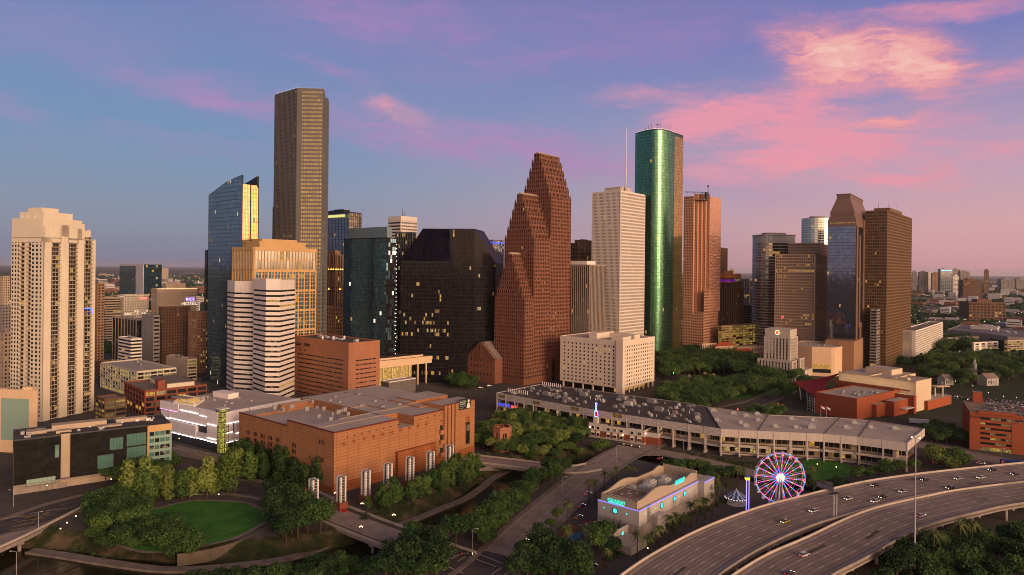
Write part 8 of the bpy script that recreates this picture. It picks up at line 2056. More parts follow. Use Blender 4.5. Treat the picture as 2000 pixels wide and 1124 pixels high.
wood([(530,985),(525,945),(565,962),(604,1000),(636,1020),(630,1046),(560,1066),(528,1035)],5.6,('dark','dark','mid'),'round',0.98,1.38,'dark leafy tree crowding between the round lawn and the bridge','trees right of the lawn')
wood([(200,940),(330,905),(345,925),(240,965)],6.9,('dark',),'round',0.85,1.12,'dark street tree in front of the black arts building','street trees by the arts building')
wood([(455,905),(540,900),(600,930),(640,960),(610,968),(540,945),(470,928)],5.9,('dark','dark','mid'),'tall',1.15,1.56,'dark upright tree against the short wall of the brick theater','trees at the theater short wall')
wood([(700,1000),(760,982),(840,950),(900,925),(930,908),(938,922),(880,950),(800,982),(722,1012)],5.6,('mid','dark','mid'),'tall',0.79,1.17,'small olive green tree on the bank below the lattice pillars','bank trees below the pillars')
wood([(885,1060),(940,1032),(995,990),(1040,955),(1075,928),(1120,925),(1132,948),(1085,985),(1015,1030),(975,1062),(905,1074)],6.6,('mid','dark','mid'),'round',0.79,1.19,'dense green tree in the belt between the bayou and the diagonal avenue','tree belt by the avenue')
wood([(755,1110),(800,1075),(860,1090),(872,1140),(730,1150)],6.9,('dark','dark','mid'),'round',1.16,1.50,'big dark tree at the near end of the bayou bridge','trees at the bridge foot',lanes=False)
wood([(380,1140),(480,1118),(640,1108),(740,1120),(720,1165),(380,1165)],6.9,('dark',),'round',0.67,1.00,'dark bush-like tree on the near bank at the bottom border','near bank trees',lanes=False)
wood([(928,880),(940,845),(1000,815),(1080,800),(1140,825),(1150,850),(1135,880),(1060,893),(1000,893)],6.6,('mid','dark','light'),'round',0.73,1.06,'green tree in the thicket round the hexagonal brick tower','thicket round the brick tower')
wood([(1160,892),(1165,868),(1205,878),(1215,890)],5.8,('mid','dark'),'round',0.73,1.00,'small green tree before the restaurant annex','trees before the annex',lanes=False)
wood([(1008,1140),(1010,1092),(1065,1082),(1140,1110),(1150,1160)],6.6,('dark',),'round',0.98,1.25,'broad dark tree beside the avenue at the bottom border','dark trees at the bottom',lanes=False)
wood([(1148,1092),(1160,1062),(1195,1066),(1200,1095)],6.9,('dark','mid'),'round',0.92,1.25,'dark bushy tree at the foot of the aquarium building','trees at the aquarium foot')
for px,py,k in ((1052,1052,'dark'),(1075,1035,'mid'),(1088,1018,'mid'),(960,1060,'dark'),(945,1068,'dark')): g = G(px,py); plant(RND.choice(PROTO[(k,'round')]),g.x,g.y,0,.6,'round street tree standing on the corner of the diagonal avenue','corner street trees'); NTREE += 1
wood([(1284,725),(1300,700),(1380,694),(1470,712),(1500,735),(1480,745),(1400,735),(1290,745)],10.6,('dark','dark','mid'),'round',1.41,1.84,'dark spreading tree in the wood between the cube office and city hall','plaza wood by city hall')
wood([(1285,790),(1290,765),(1400,752),(1460,765),(1440,800),(1395,812),(1330,805)],9.0,('dark','mid'),'round',0.98,1.31,'dark tree directly behind the roof of the market hall','trees behind the market hall')
wood([(1455,770),(1490,742),(1570,740),(1592,758),(1545,782),(1480,790)],10.6,('dark','mid'),'round',1.22,1.56,'dark round tree on the lawn before city hall','trees before city hall')
wood([(1430,825),(1480,808),(1530,806),(1525,825),(1470,832)],9.0,('mid','dark'),'round',0.85,1.19,'green tree between the junction and the market hall roof','junction trees')
wood([(1410,760),(1440,745),(1480,752),(1450,778)],10.6,('dark',),'round',0.98,1.25,'dark tree beside the plaza columns','trees by the plaza columns')
wood([(1795,735),(1825,708),(1900,707),(2020,714),(2020,742),(1900,757),(1850,765)],14.2,('dark','dark','mid'),'round',1.22,1.69,'dark park tree around the little white houses at right','park trees at right')
wood([(1840,692),(1850,672),(1895,672),(1902,692)],15.8,('dark',),'round',1.71,2.12,'large dark tree before the white low garage','large trees by the white garage')
wood([(1690,700),(1710,690),(1755,696),(1750,712)],13.8,('dark',),'round',1.22,1.62,'dark street tree at the foot of the bronze tower','trees by the bronze tower')
wood([(1790,870),(1830,842),(1880,858),(1892,872),(1860,872)],7.4,('dark','mid'),'round',0.79,1.12,'dark tree between the market hall end and the brick garage','trees by the brick garage')
wood([(1800,905),(1830,890),(1885,905),(1905,925),(1830,925)],7.4,('mid','light','mid'),'round',0.85,1.19,'green tree just beyond the upper highway','trees beyond the upper highway',lanes=False)
wood([(1560,955),(1620,940),(1720,922),(1790,905),(1790,925),(1700,942),(1600,965)],8.5,('mid','dark'),'round',0.61,0.94,'bushy green tree between the ferris wheel and the market hall','bushes by the wheel',lanes=False)
wood([(1290,918),(1340,912),(1440,930),(1460,945),(1400,950),(1310,935)],6.9,('dark','mid'),'round',0.61,1.00,'dark shrubby tree in the gully behind the aquarium building','gully trees')
wood([(1710,1150),(1725,1108),(1770,1095),(1860,1078),(1990,1060),(2040,1075),(2040,1165)],8.5,('dark','dark','mid'),'round',0.85,1.31,'dark tree below the lower highway at the bottom right','trees under the highway',lanes=False)
wood([(868,752),(880,738),(925,748),(930,762),(900,764)],9.0,('dark',),'round',0.85,1.12,'dark tree before the red granite hall','trees by the granite hall',lanes=False)
for i,(px,py,k,s) in enumerate(((1108,1038,1,.95),(1150,985,1,.9),(1163,982,0,1),(1180,960,0,.9),(1196,955,2,1),(1204,945,0,.8),(1136,1066,2,.95),(1146,1072,2,.9),(1154,1066,2,.9),(1104,1080,2,1.25),(1245,1105,1,.95),(1268,1098,0,.9),(1280,1085,0,.9),(1290,1070,2,1),(1308,1058,0,.95),(1320,1050,0,.9),(1335,1046,2,1),(1350,1030,0,.95),(1362,1020,0,.9),(1378,1015,2,1.1),(1392,1008,0,.9),(1402,990,0,.9),(1418,984,0,.9),(1400,968,2,.9),(1226,940,0,.7),(1238,935,2,.7),(1186,1110,2,.8),(1345,958,0,.9),
         (1822,1112,1,1.1),(1834,1106,1,1.0),(1873,1095,1,1.15),(1886,1092,1,1.15),(1900,1090,1,1.1),(1440,950,0,.9),(1585,950,0,.9))):
 g = G(px,py); plant(PALM[k],g.x,g.y,0,s * 1.2,'palm at the edge of the avenue or the coloured plaza' if px < 1240 and py > 930 else 'palm in the row between the aquarium building and the highway' if px < 1430 else 'tall palm rising beside the lower highway deck' if px > 1800 else 'palm near the ferris wheel','palms'); NTREE += 1
plant_all(296)
for pr in [p for v in PROTO.values() for p in v] + PALM:
 if pr.name not in used:
  for ch in list(pr.children): D.objects.remove(ch)
  D.objects.remove(pr)
# low hedge planting (nobody could count it)
def shrubs(px,n,s,mat,label):
 pg = [tuple(G2(*q)) for q in px]; xs = [q[0] for q in pg]; ys = [q[1] for q in pg]; bl = []
 while len(bl) < n:
  q = (RND.uniform(min(xs),max(xs)),RND.uniform(min(ys),max(ys)))
  if inside(q,pg): bl.append((q[0],q[1],(gz(*q) if q[1] < 465 and abs(q[0]) < 335 else 0) + s * .4,s * RND.uniform(.6,1.2),s * .6))
 tag(crown_mesh(n,bl,40,.45).build('undergrowth',LEAF[mat]),label,kind='stuff')
shrubs([(940,890),(1000,800),(1100,795),(1140,850),(1120,893)],120,2.2,'mid','green undergrowth round the hexagonal brick tower')
shrubs([(1180,1100),(1300,1050),(1420,980),(1400,970),(1290,1020),(1200,1075)],90,1.5,'dark','dark planting between aquarium and highway')
shrubs([(1715,1150),(1740,1100),(2040,1040),(2040,1165)],120,2.5,'dark','dark undergrowth below the highway')
shrubs([(80,1055),(180,1050),(260,1090),(180,1100),(100,1085)],30,1.2,'dark','low planting on the bank beside the viaduct')
shrubs([(700,1008),(930,915),(935,925),(715,1022)],60,1.4,'mid','low planting under the bank trees')
# coloured wavy plaza beside the aquarium
for lab,mt,z,pl_,w in (('blue wavy paving of the aquarium plaza',paint('plaza_blue',(0.02,0.12,0.22),.7),.04,((1055,1060),(1085,1072),(1105,1068),(1120,1048),(1150,1040),(1165,1030)),5.0),('red wavy paving of the aquarium plaza',paint('plaza_red',(0.16,0.035,0.02),.7),.03,((1070,1050),(1100,1058),(1115,1036),(1140,1030),(1165,1018)),9.0)):
 b = MB(); ribbon(b,catmull([tuple(G2(*q)) for q in pl_],2),-w / 2,w / 2,z); tag(b.build('pavement',mt),lab,kind='structure')
# ================================================================== vehicles
def car_proto(col,kind):
 root = thing('car','car','car'); m = paint('car_paint',col,.25,.1,.6); b = MB(); suv = 'suv' in kind; lit = kind[0] != 'p'; h0,h1 = .32,.82 if not suv else .95; W = .9
 prof = [(-2.25,.45),(-2.3,h1 - .1),(-2.1,h1),(2.0,h1 - .06),(2.3,h1 - .28),(2.32,.42),(2.1,h0),(-2.1,h0)]
 b.poly([(x,-W,z) for x,z in prof][::-1]); b.poly([(x,W,z) for x,z in prof])
 for i in range(len(prof)): (x0,z0),(x1,z1) = prof[i],prof[(i + 1) % len(prof)]; b.poly([(x0,-W,z0),(x1,-W,z1),(x1,W,z1),(x0,W,z0)])
 zt = 1.45 if not suv else 1.75; r0,r1 = (-1.5,.35) if not suv else (-2.0,.5); q = [(-2.0 if not suv else -2.15,h1),(r0,zt),(r1,zt),(1.25,h1 - .04)]; w2 = .68
 b.poly([(r0,-w2,zt),(r1,-w2,zt),(r1,w2,zt),(r0,w2,zt)]); b.build('body',m,root); g = MB(); g.poly([(q[0][0],-.8,q[0][1]),(q[3][0],-.8,q[3][1]),(r1,-w2,zt),(r0,-w2,zt)]); g.poly([(q[3][0],.8,q[3][1]),(q[0][0],.8,q[0][1]),(r0,w2,zt),(r1,w2,zt)]); g.poly([(q[3][0],-.8,q[3][1]),(q[3][0],.8,q[3][1]),(r1,w2,zt),(r1,-w2,zt)]); g.poly([(q[0][0],.8,q[0][1]),(q[0][0],-.8,q[0][1]),(r0,-w2,zt),(r0,w2,zt)]); g.build('window',M['glass_dark'],root)
 for sx in (-1.4,1.4):
  for sy in (-.82,.82): w = MB(); w.tube([(sx,sy - .1,.34),(sx,sy + .1,.34)],.34,12); w.build('wheel',M['black'],root)
 for sy in (-.62,.62): w = MB(); w.box((2.3,sy),.12,.36,.55,.72); w.build('headlight',M['headlight' if lit else 'white_paint'],root); w = MB(); w.box((-2.29,sy),.1,.36,.6,.78); w.build('taillight',M['taillight' if lit else 'flag_red'],root)
 return root
M['headlight'] = lamp('headlight',(1,.85,.5),5.0); M['taillight'] = lamp('taillight',(1,.02,.02),3.0)
CP = {}; CC = {'white': (.6,.58,.56),'black': (.012,.012,.014),'silver': (.34,.34,.35),'red': (.25,.015,.015),'grey': (.09,.09,.095),'blue': (.02,.05,.16),'orange': (.5,.1,.02),'gold': (.45,.3,.02)}
def put_car(col,kind,x,y,z,rot,label,group):
 k = (col,kind)
 if k not in CP: CP[k] = o = car_proto(CC[col],kind); o.location = (x,y,z); o.rotation_euler = (0,0,rot)
 else: o = dup(CP[k],(x,y,z),rot)
 o['label'] = label; o['group'] = group
def heading(pl,p):
 i = min(range(len(pl) - 1),key=lambda j: (pl[j] - p).length); d = pl[i + 1] - pl[i]; return math.atan2(d.y,d.x)
for px,py,col,kind,dirn,pl,lab in ((1657,974,'white','sedan',1,H1,'white sedan alone near the sign gantry on the upper highway'),(1589,998,'white','sedan',1,H1,'white sedan nearest the ferris wheel on the upper highway'),(1533,1019,'gold','sedan',1,H1,'small yellow car with lit headlights on the upper highway'),(1709,948,'black','sedan',1,H1,'dark car with headlights close to the far barrier of the upper highway'),(1764,960,'silver','sedan',1,H1,'silver sedan in the middle of the upper highway left of the tall light mast'),
  (1709,979,'white','sedan',1,H1,'white sedan beside the gap between the highway decks'),(1724,971,'black','sedan',1,H1,'black car just ahead of the white sedan by the gap'),(1806,937,'black','sedan',1,H1,'black car right of the tall light mast on the upper highway'),(1872,935,'silver','sedan',1,H1,'silver car in the middle of the upper highway toward the right'),(1916,933,'white','sedan',1,H1,'pale car following on the right part of the upper highway'),(1938,918,'black','suv',1,H1,'black car with yellow lights by the far barrier at right'),(1982,926,'black','sedan',1,H1,'rightmost dark car on the upper highway'),(1856,953,'black','suv',1,H1,'dark car beside the bushes where the decks meet'),
  (1571,1084,'white','suv',-1,H2,'white sport utility car on the lower highway'),(1542,1120,'black','sedan',-1,H2,'black car with red tail lights leaving at the bottom border'),(1799,1007,'silver','sedan',-1,H2,'silver car with red tail light on the lower highway beside the mast')):
 g = G2(px,py,HZ + .5); put_car(col,kind,g.x,g.y,HZ + .01,heading(pl,g) + (math.pi if dirn > 0 else 0),lab,'cars on the highway')
for px,py,col,kind,rot,lab in ((912,1083,'black','sedan',.1,'black sedan waiting at the bottom junction'),(802,1052,'red','sedan',None,'dark red car on the bayou bridge'),(1025,1058,'red','sedan',1.0,'dark red car driving up the diagonal avenue'),(1289,896,'red','sedan',.9,'red car entering the junction by the market hall'),(1148,964,'white','sedan',.9,'white car with red lights near the palms'),(1136,988,'blue','sedan',.9,'blue car with purple glow by the plaza palm'),(1136,1098,'white','suv',.3,'white car parked below the plaza palms'),(1155,1105,'black','suv',.4,'black car parked beside the white one under the palms'),(1130,1010,'grey','sedan',.9,'grey car parked by the blue paving'),(655,983,'red','sedan',-.6,'bright red car by the red barrier'),(597,968,'grey','sedan',2.2,'grey car by the yellow sign near the theater'),(592,955,'black','sedan',2.2,'black car queued behind the grey one near the theater'),(1212,867,'black','sedan',-.35,'black car parked first in the row at the annex'),(1227,870,'black','sedan',-.35,'black car parked second in the row at the annex'),(1242,873,'black','sedan',-.35,'black car parked last in the row at the annex'),(1830,905,'white','sedan',-.3,'white car on the avenue below the brick garage'),(1915,905,'white','sedan',-.3,'white car behind the striped bus'),(860,921,'red','sedan',.8,'red car behind the far lattice pillars'),(938,758,'red','sedan',.3,'red car on the street by the granite hall'),(955,754,'white','sedan',.3,'white car on the street by the granite hall')):
 g = G2(px,py,.5); put_car(col,kind,g.x,g.y,.05,heading(BA,g) if rot is None else rot,lab,'cars in the streets')
gc,gd,gn,gz1,gz2 = GAR
for row,(t,z,s0,s1) in enumerate(((3.2,gz1,4,62),(12.0,gz1,7,60),(18.5,gz2,6,62),(33,gz2,8,60),(46,gz2,14,60),(57,gz2,16,60))):
 s = s0
 while s < s1:
  if RND.random() < (.75 if row not in (0,) else .9):
   p = gc + gd * s + gn * t; col = RND.choice(('white','silver','grey','black','red','white','blue')); put_car(col,RND.choice(('psedan','psuv')),p.x,p.y,z + .01,math.atan2(gn.y,gn.x) + (math.pi if RND.random() < .4 else 0),'%s car parked on the %s of the brick garage' % (col,'front deck' if z == gz1 else 'upper deck'),'%s cars on the brick garage' % col)
  s += 2.9
n = 0
for px,py,rows,cols in ((1822,774,3,26),(1900,700,3,24),(1948,704,3,16)):
 o = G2(px,py); a = axes(40)
 for i in range(rows):
  for j in range(cols):
   if RND.random() < .8: p = o + a[0] * i * 8 - a[1] * j * 2.9; col = RND.choice(('white','silver','grey','black','red')); put_car(col,'psedan',p.x,p.y,.05,math.radians(50),'%s car in the open parking lot %s' % (col,'behind the arts hall' if px < 1900 else 'beyond the park trees'),'%s cars in the parking lots' % col)
def bus(px,py,rot,label,top):
 g = G2(px,py,1.5); t = thing('bus',label,'bus',(g.x,g.y,.1)); a = Vector((math.cos(rot),math.sin(rot))); b = MB(); b.box(g,17,2.5,.5,3.1,rot,0); b.box(g,15.5,2.2,3.1,3.35,rot,0); b.build('body',M[top],t); b = MB()
 for s in (-1,1): b.box(g + Vector((-a.y,a.x)) * s * 1.27,15.6,.06,1.5,2.5,rot)
 b.build('window',M['glass_dark'],t); b = MB(); b.box(g + a * 6.2,4.6,2.54,.6,2.9,rot); b.build('blue_end',M['bus_blue'],t); b = MB(); b.box(g - a * 7.6,1.8,2.54,.6,2.9,rot); b.build('red_end',M['flag_red'],t)
 for s in (-5.5,0,5.8):
  for w in (-1.1,1.1): q = g + a * s + Vector((-a.y,a.x)) * w; b = MB(); b.tube([(q.x - a.y * -.15,q.y - a.x * .15,.5),(q.x + a.y * -.15,q.y + a.x * .15,.5)],.5,10); b.build('wheel',M['black'],t)
M['bus_blue'] = paint('bus_blue',(0.02,0.06,0.3),.4)
bus(1850,885,-.28,'white articulated bus with blue and red ends at the stop','white_paint'); bus(1985,905,-.28,'blue and red bus coming in at the right border','bus_blue')
for i,(px,py) in enumerate(((1795,829),(1812,836))): g = G2(px,py); t = thing('truck','white box truck with blue cab beside the arts hall, %s one' % ('longer' if i == 0 else 'shorter'),'truck',(g.x,g.y,0)); L = 14 - 5 * i; b = MB(); b.box(g,L,2.6,1.0,4.0,-.3); b.build('cargo_box',M['white_paint'],t); b = MB(); q = g + Vector((math.cos(-.3),math.sin(-.3))) * (L / 2 + 1.6); b.box(q,2.6,2.4,.6,3.0,-.3); b.box(q,1.6,2.2,3.0,3.4,-.3); b.build('cab',M['bus_blue'],t); b = MB(); b.box(g,L,2.2,.3,1.0,-.3); b.build('chassis',M['black'],t)
# ================================================================== lamps, masts, signs
def lamp_post(name,label,px,py,h,z=0.0,kind='ball',group=None,arm=0,mat='lamp_warm'):
 g = G(px,py,z); t = thing(name,label,'street lamp',(g.x,g.y,z),group); b = MB(); b.tube([(g.x,g.y,z - 1),(g.x,g.y,z + h * .1),(g.x,g.y,z + h)],[.16,.1,.07],6)
 if kind == 'arm': b.tube([(g.x,g.y,z + h),(g.x + arm,g.y,z + h + .4)],.06,5); b.box((g.x + arm,g.y),.9,.35,z + h + .3,z + h + .45)
 if kind == 'triple': b.tube([(g.x - .6,g.y,z + h - .3),(g.x + .6,g.y,z + h - .3)],.06,5)
 b.build('pole',M['metal_dark'] if kind != 'arm' else M['steel'],t); b = MB()
 if kind == 'triple':
  for s in (-.6,0,.6): b.ball((g.x + s,g.y,z + h + (.35 if not s else .05)),.26,n=7,k=5)
 elif kind == 'arm': b.box((g.x + arm,g.y),.7,.3,z + h + .2,z + h + .3)
 else: b.ball((g.x,g.y,z + h + .2),.3,n=7,k=5)
 b.build('lamp_head',M[mat],t)
for i,d in enumerate((-9.6,9.6)):
 q = offset(BA,d)
 for j,k in enumerate((3,7,11)): u = q[min(k,len(q) - 1)]; px = 1000 + u.x / u.y * F; lamp_post('bridge_lamp','dark triple-globe lamp %s on the %s parapet of the bayou bridge' % (('first','second','third')[j],'far' if d > 0 else 'near'),1000,900,4.6,.1,'triple','bridge lamps'); o = [x for x in C.objects if x.name.startswith('bridge_lamp') and x.type == 'EMPTY'][-1]; o = max((x for x in C.objects if x.name.startswith('bridge_lamp') and x.type == 'EMPTY'),key=lambda x: x.name); o.location = (u.x,u.y,.1)
for px,py,h,lab in ((178,1012,3.8,'on the bank steps by the parapet end'),(148,1022,3,'first under the viaduct'),(131,1035,3,'second under the viaduct'),(118,1047,3,'third under the viaduct'),(427,980,3.5,'at the far rim of the lawn'),(1596,922,4.5,'left one on the grass strip'),(1633,928,4.5,'middle one on the grass strip'),(1679,932,4.5,'right one on the grass strip'),(92,968,5,'first before the arts building'),(217,955,5,'by the street trees of the arts building'),(350,872,5,'under the glowing white building'),(1265,1086,3,'low by the aquarium yard')): lamp_post('park_lamp','warm globe lamp on a short post, ' + lab,px,py,h,0,'ball','globe lamps')
for px,py,h,arm,lab in ((923,1075,9,2,'by the bottom junction'),(1098,965,9,2,'beside the bend of the avenue'),(1204,902,10,1.5,'near the bridge rail junction'),(1335,880,9,-2,'at the right of the junction'),(32,1124,9,-2.2,'standing at the bottom left water edge'),(75,1035,8,1.5,'on the hatched left street'),(26,990,8,-2,'on the left street border'),(1030,1135,8,1.6,'at the bottom border beside the dark trees'),(1955,905,9,2,'below the brick garage')): lamp_post('street_light','tall grey street light with curved arm ' + lab,px,py,h,0,'arm','street lights',arm,'white_paint')
for px,py in ((1840,742),(1866,738),(1870,770),(1900,748),(1930,762),(1960,770),(1890,776),(1985,772),(1936,700),(1975,696)): lamp_post('lot_light','bright white lamp on a post in the parking lots at right',px,py + 22,8,0,'ball','parking lot lights',0,'lamp_white')
def mast():
 g = G(1786,1112); zt = P(1786,853,g.y).z; t = thing('high_mast_light','very tall grey mast with a ring of lights in front of the highway','light mast',g); b = MB(); b.tube([(g.x,g.y,-1),(g.x,g.y,zt * .5),(g.x,g.y,zt)],[.42,.3,.16],10); b.build('mast',M['steel'],t); b = MB(); b.tube([(g.x + 1.3 * math.cos(k * .5236),g.y + 1.3 * math.sin(k * .5236),zt) for k in range(13)],.08,5)
 for k in range(4): b.tube([(g.x,g.y,zt),(g.x + 1.3 * math.cos(k * 1.57),g.y + 1.3 * math.sin(k * 1.57),zt)],.06,4)
 b.build('ring',M['steel'],t)
 for k in range(6): a = k * 1.047; m = MB(); x,y = g.x + 1.6 * math.cos(a),g.y + 1.6 * math.sin(a); m.tube([(x,y,zt - .1),(x,y,zt - .55)],[.15,.38],8); m.build('floodlight',M['lamp_warm'] if k % 2 else M['metal_grey'],t)
mast()
def gantry():
 a,c = G(1628,1012,HZ),G(1590,962,HZ); t = thing('sign_gantry','grey steel sign gantry with two round posts beside the upper highway','sign gantry',a); zt = HZ + 10.5; b = MB()
 for dx_ in (0,1.5): b.tube([(a.x + dx_,a.y + .3 * dx_,0),(a.x + dx_,a.y + .3 * dx_,zt)],.3,8)
 b.build('post',M['steel'],t)
 s = thing('sign_gantry','dark overhead sign frame seen from behind at the ferris wheel bend','sign gantry',(c.x,c.y,HZ)); e = G(1612,976,HZ); b = MB();
 for z in (HZ + .3,HZ + 3.4): b.tube([(c.x,c.y,z + 3),(e.x + 4,e.y,z + 3)],.14,5)
 for k in range(9): q = Vector((c.x,c.y,0)).lerp(Vector((e.x + 4,e.y,0)),k / 8); b.tube([(q.x,q.y,HZ + 3.3),(q.x,q.y,HZ + 6.4)],.07,4)
 b.tube([(c.x,c.y,0),(c.x,c.y,HZ + 6.6)],.25,7); b.build('frame',M['metal_dark'],s); b = MB(); f = Face((c.x,c.y),(e.x + 4,e.y)); f.box(b,1,f.L,HZ + 3.6,HZ + 6.2,-.2,-.08); b.build('sign_panel',M['metal_grey'],s)
gantry()
for px,py,mt,lab in ((1440,800,'red_light','red traffic light at the near side of the junction'),(1519,790,'red_light','left of the two red traffic lights before the arts hall'),(1528,791,'red_light','right of the two red traffic lights before the arts hall'),(1301,728,'green_light','left green traffic light in the dark plaza trees'),(1315,729,'green_light','right green traffic light in the dark plaza trees')):
 g = G(px,py + 14); z = P(px,py,g.y - 1).z; t = thing('traffic_light',lab,'traffic light',g); b = MB(); b.tube([(g.x,g.y,0),(g.x,g.y,z + .8)],.1,6); b.box((g.x,g.y - .3),.7,.4,z - .9,z + .7); b.build('pole',M['metal_dark'],t); b = MB(); b.ball((g.x,g.y - .6,z),.5,n=7,k=5); b.build('lamp_head',M[mt],t)
for i,(px,py,pt_,r_) in enumerate(((1336,748,735,2.0),(1345,746,733,2.0),(1376,748,728,2.1),(1387,755,733,2.1),(1393,749,731,2.1))):
 g = G(px,py); t = thing('plaza_column','free-standing brown round plaza column, %s from the left' % ('first','second','third','fourth','fifth')[i],'column',g,'plaza columns'); z = P(px,pt_,g.y).z; b = MB(); b.tube([(g.x,g.y,0),(g.x,g.y,z)],r_,14); b.tube([(g.x,g.y,z),(g.x,g.y,z + .4)],r_ * .8,14); b.build('shaft',M['brown_stone'] if i > 1 else M['grey_conc'],t); b = MB(); b.tube([(g.x,g.y,0),(g.x,g.y,1.4)],r_ * 1.6,14); b.build('base',M['pink_stone'],t)
for px,py,lab in ((653,992,'red plastic barrier left of the corner lattice pillar'),(672,1000,'red plastic barrier right of the corner lattice pillar')): g = G(px,py); t = thing('road_barrier',lab,'barrier',g); b = MB(); b.box((g.x,g.y),3.2,.6,0,.5,-.6); b.box((g.x,g.y),3.0,.35,.5,1.2,-.6); b.build('body',paint('barrier_red',(.6,.02,.015),.4),t)
# little white houses and the chapel in the park
def house(px,py,w,d,h,label,steeple=False):
 g = G2(px,py); t = thing('chapel' if steeple else 'wooden_house',label,'chapel' if steeple else 'house',v3(g)); a = .35; ca,sa = math.cos(a),math.sin(a); k = lambda x,y,z: (g.x + x * ca - y * sa,g.y + x * sa + y * ca,z); b = MB(); r_ = MB(); b.box(g,w,d,0,h,a)
 for s in (-1,1): b.poly([k(s * w / 2,-d / 2,h),k(s * w / 2,d / 2,h),k(s * w / 2,0,h + d * .42)]); e = [k(-w / 2 - .5,s * (d / 2 + .5),h - .3),k(w / 2 + .5,s * (d / 2 + .5),h - .3),k(w / 2 + .5,0,h + d * .44),k(-w / 2 - .5,0,h + d * .44)]; r_.poly(e)
 b.build('wall',M['house_white'],t); r_.build('roof',M['roof_grey'],t)
 for i in range(4): m = MB(); x = -w / 2 + w * (.15 + .23 * i); m.poly([k(x - .5,-d / 2 - .05,1.5),k(x + .5,-d / 2 - .05,1.5),k(x + .5,-d / 2 - .05,h - 1),k(x - .5,-d / 2 - .05,h - 1)]); m.build('window',M['glass_dark'],t)
 if steeple: m = MB(); m.box(k(w / 2 - 1.5,0,0),3,3,h,h + 8,a); m.tube([k(w / 2 - 1.5,0,h + 8),k(w / 2 - 1.5,0,h + 16)],[2.2,.05],4); m.build('steeple',M['house_white'],t)
 else: m = MB(); m.box(k(-w * .3,0,0),1.2,1.2,h,h + d * .44 + 1.5,a); m.build('chimney',M['brick_red'],t); m = MB(); m.prism([k(-w * .3,-d / 2 - 3,0)[:2],k(w * .3,-d / 2 - 3,0)[:2],k(w * .3,-d / 2,0)[:2],k(-w * .3,-d / 2,0)[:2]],h - 3.4,h - 3,bot=True); [m.tube([k(w * q,-d / 2 - 2.8,0),k(w * q,-d / 2 - 2.8,h - 3.4)],.25,6) for q in (-.28,-.1,.1,.28)]; m.build('porch',M['house_white'],t)
M['house_white'] = wall('white_boards',(0.42,0.38,0.34),.8,.1)
house(1846,751,12,9,7,'grey roofed wooden house beside the cream hall at the park edge'); house(1929,752,18,11,8,'white porched house right of the chapel among park trees'); house(1896,735,16,8,5.5,'small white chapel with a pointed steeple among dark trees',True)
# ================================================================== the city beyond
def far_block(seed,w,d,h,mat,lit):
 root = thing('far_building','building','building'); r = random.Random(seed); b = MB(); b.box((0,0),w,d,-1,h); b.box((r.uniform(-.2,.2) * w,r.uniform(-.2,.2) * d),w * .35,d * .4,h,h + r.uniform(1.5,3.5)); b.box((-.3 * w,.2 * d),w * .12,d * .15,h,h + 1.8)
 for s in (-1,1): b.box((0,s * (d / 2 - .2)),w + .3,.5,h - .2,h + .9); b.box((s * (w / 2 - .2),0),.5,d - .7,h - .2,h + .85)
 b.build('wall',mat,root); b = MB(); n = max(1,int(h / 4))
 for j in range(n): b.box((0,-d / 2 - .04),w * .9,.1,j * 4 + 1.4,j * 4 + 3); b.box((-w / 2 - .04,0),.1,d * .9,j * 4 + 1.4,j * 4 + 3)
 b.build('window_band',M['glass_dark'] if not lit else M['lit_dim'],root); return root
FM = [wall('far_wall_%s' % n,c,.9,.2,.03) for n,c in (('cream',(.36,.28,.22)),('pale',(.42,.36,.33)),('brick',(.20,.09,.06)),('grey',(.16,.14,.135)),('white',(.5,.45,.43)))]
FB = [far_block(i,w,d,h,FM[i % 5],i in (3,8)) for i,(w,d,h) in enumerate(((46,28,9),(60,34,7),(38,24,14),(70,30,6),(30,22,22),(90,40,8),(52,30,12),(34,34,10),(64,22,9),(40,20,16)))]
first = set(); LAB = ('low cream','wide pale','brick red','flat grey','white','long cream','pale','brick coloured','grey','tall white')
def far_put(i,x,y,rot,sc,side):
 if i not in first: first.add(i); o = FB[i]; o.location = (x,y,0); o.rotation_euler = (0,0,rot); o.scale = (sc,sc,sc)
 else: o = dup(FB[i],(x,y,0),rot,sc)
 o['label'] = '%s building in the hazy sprawl towards the %s horizon' % (LAB[i],side); o['group'] = '%s buildings in the %s sprawl' % (LAB[i],side)
r = random.Random(5); cnt = 0
while cnt < 270:
 Y = 1180 * (6.5 ** r.random()); left = r.random() < .42
 px = r.uniform(185,420) if left and r.random() < .75 else (r.uniform(0,24) if left and r.random() < .3 else r.uniform(1785,2040) if r.random() < .8 else r.uniform(1425,1500))
 far_put(r.randrange(10),(px - 1000) / F * Y,Y,math.radians(50 + (90 if r.random() < .5 else 0) + r.uniform(-4,4)),r.uniform(.7,1.25) * (1 + Y / 9000),'left' if px < 900 else 'right'); cnt += 1
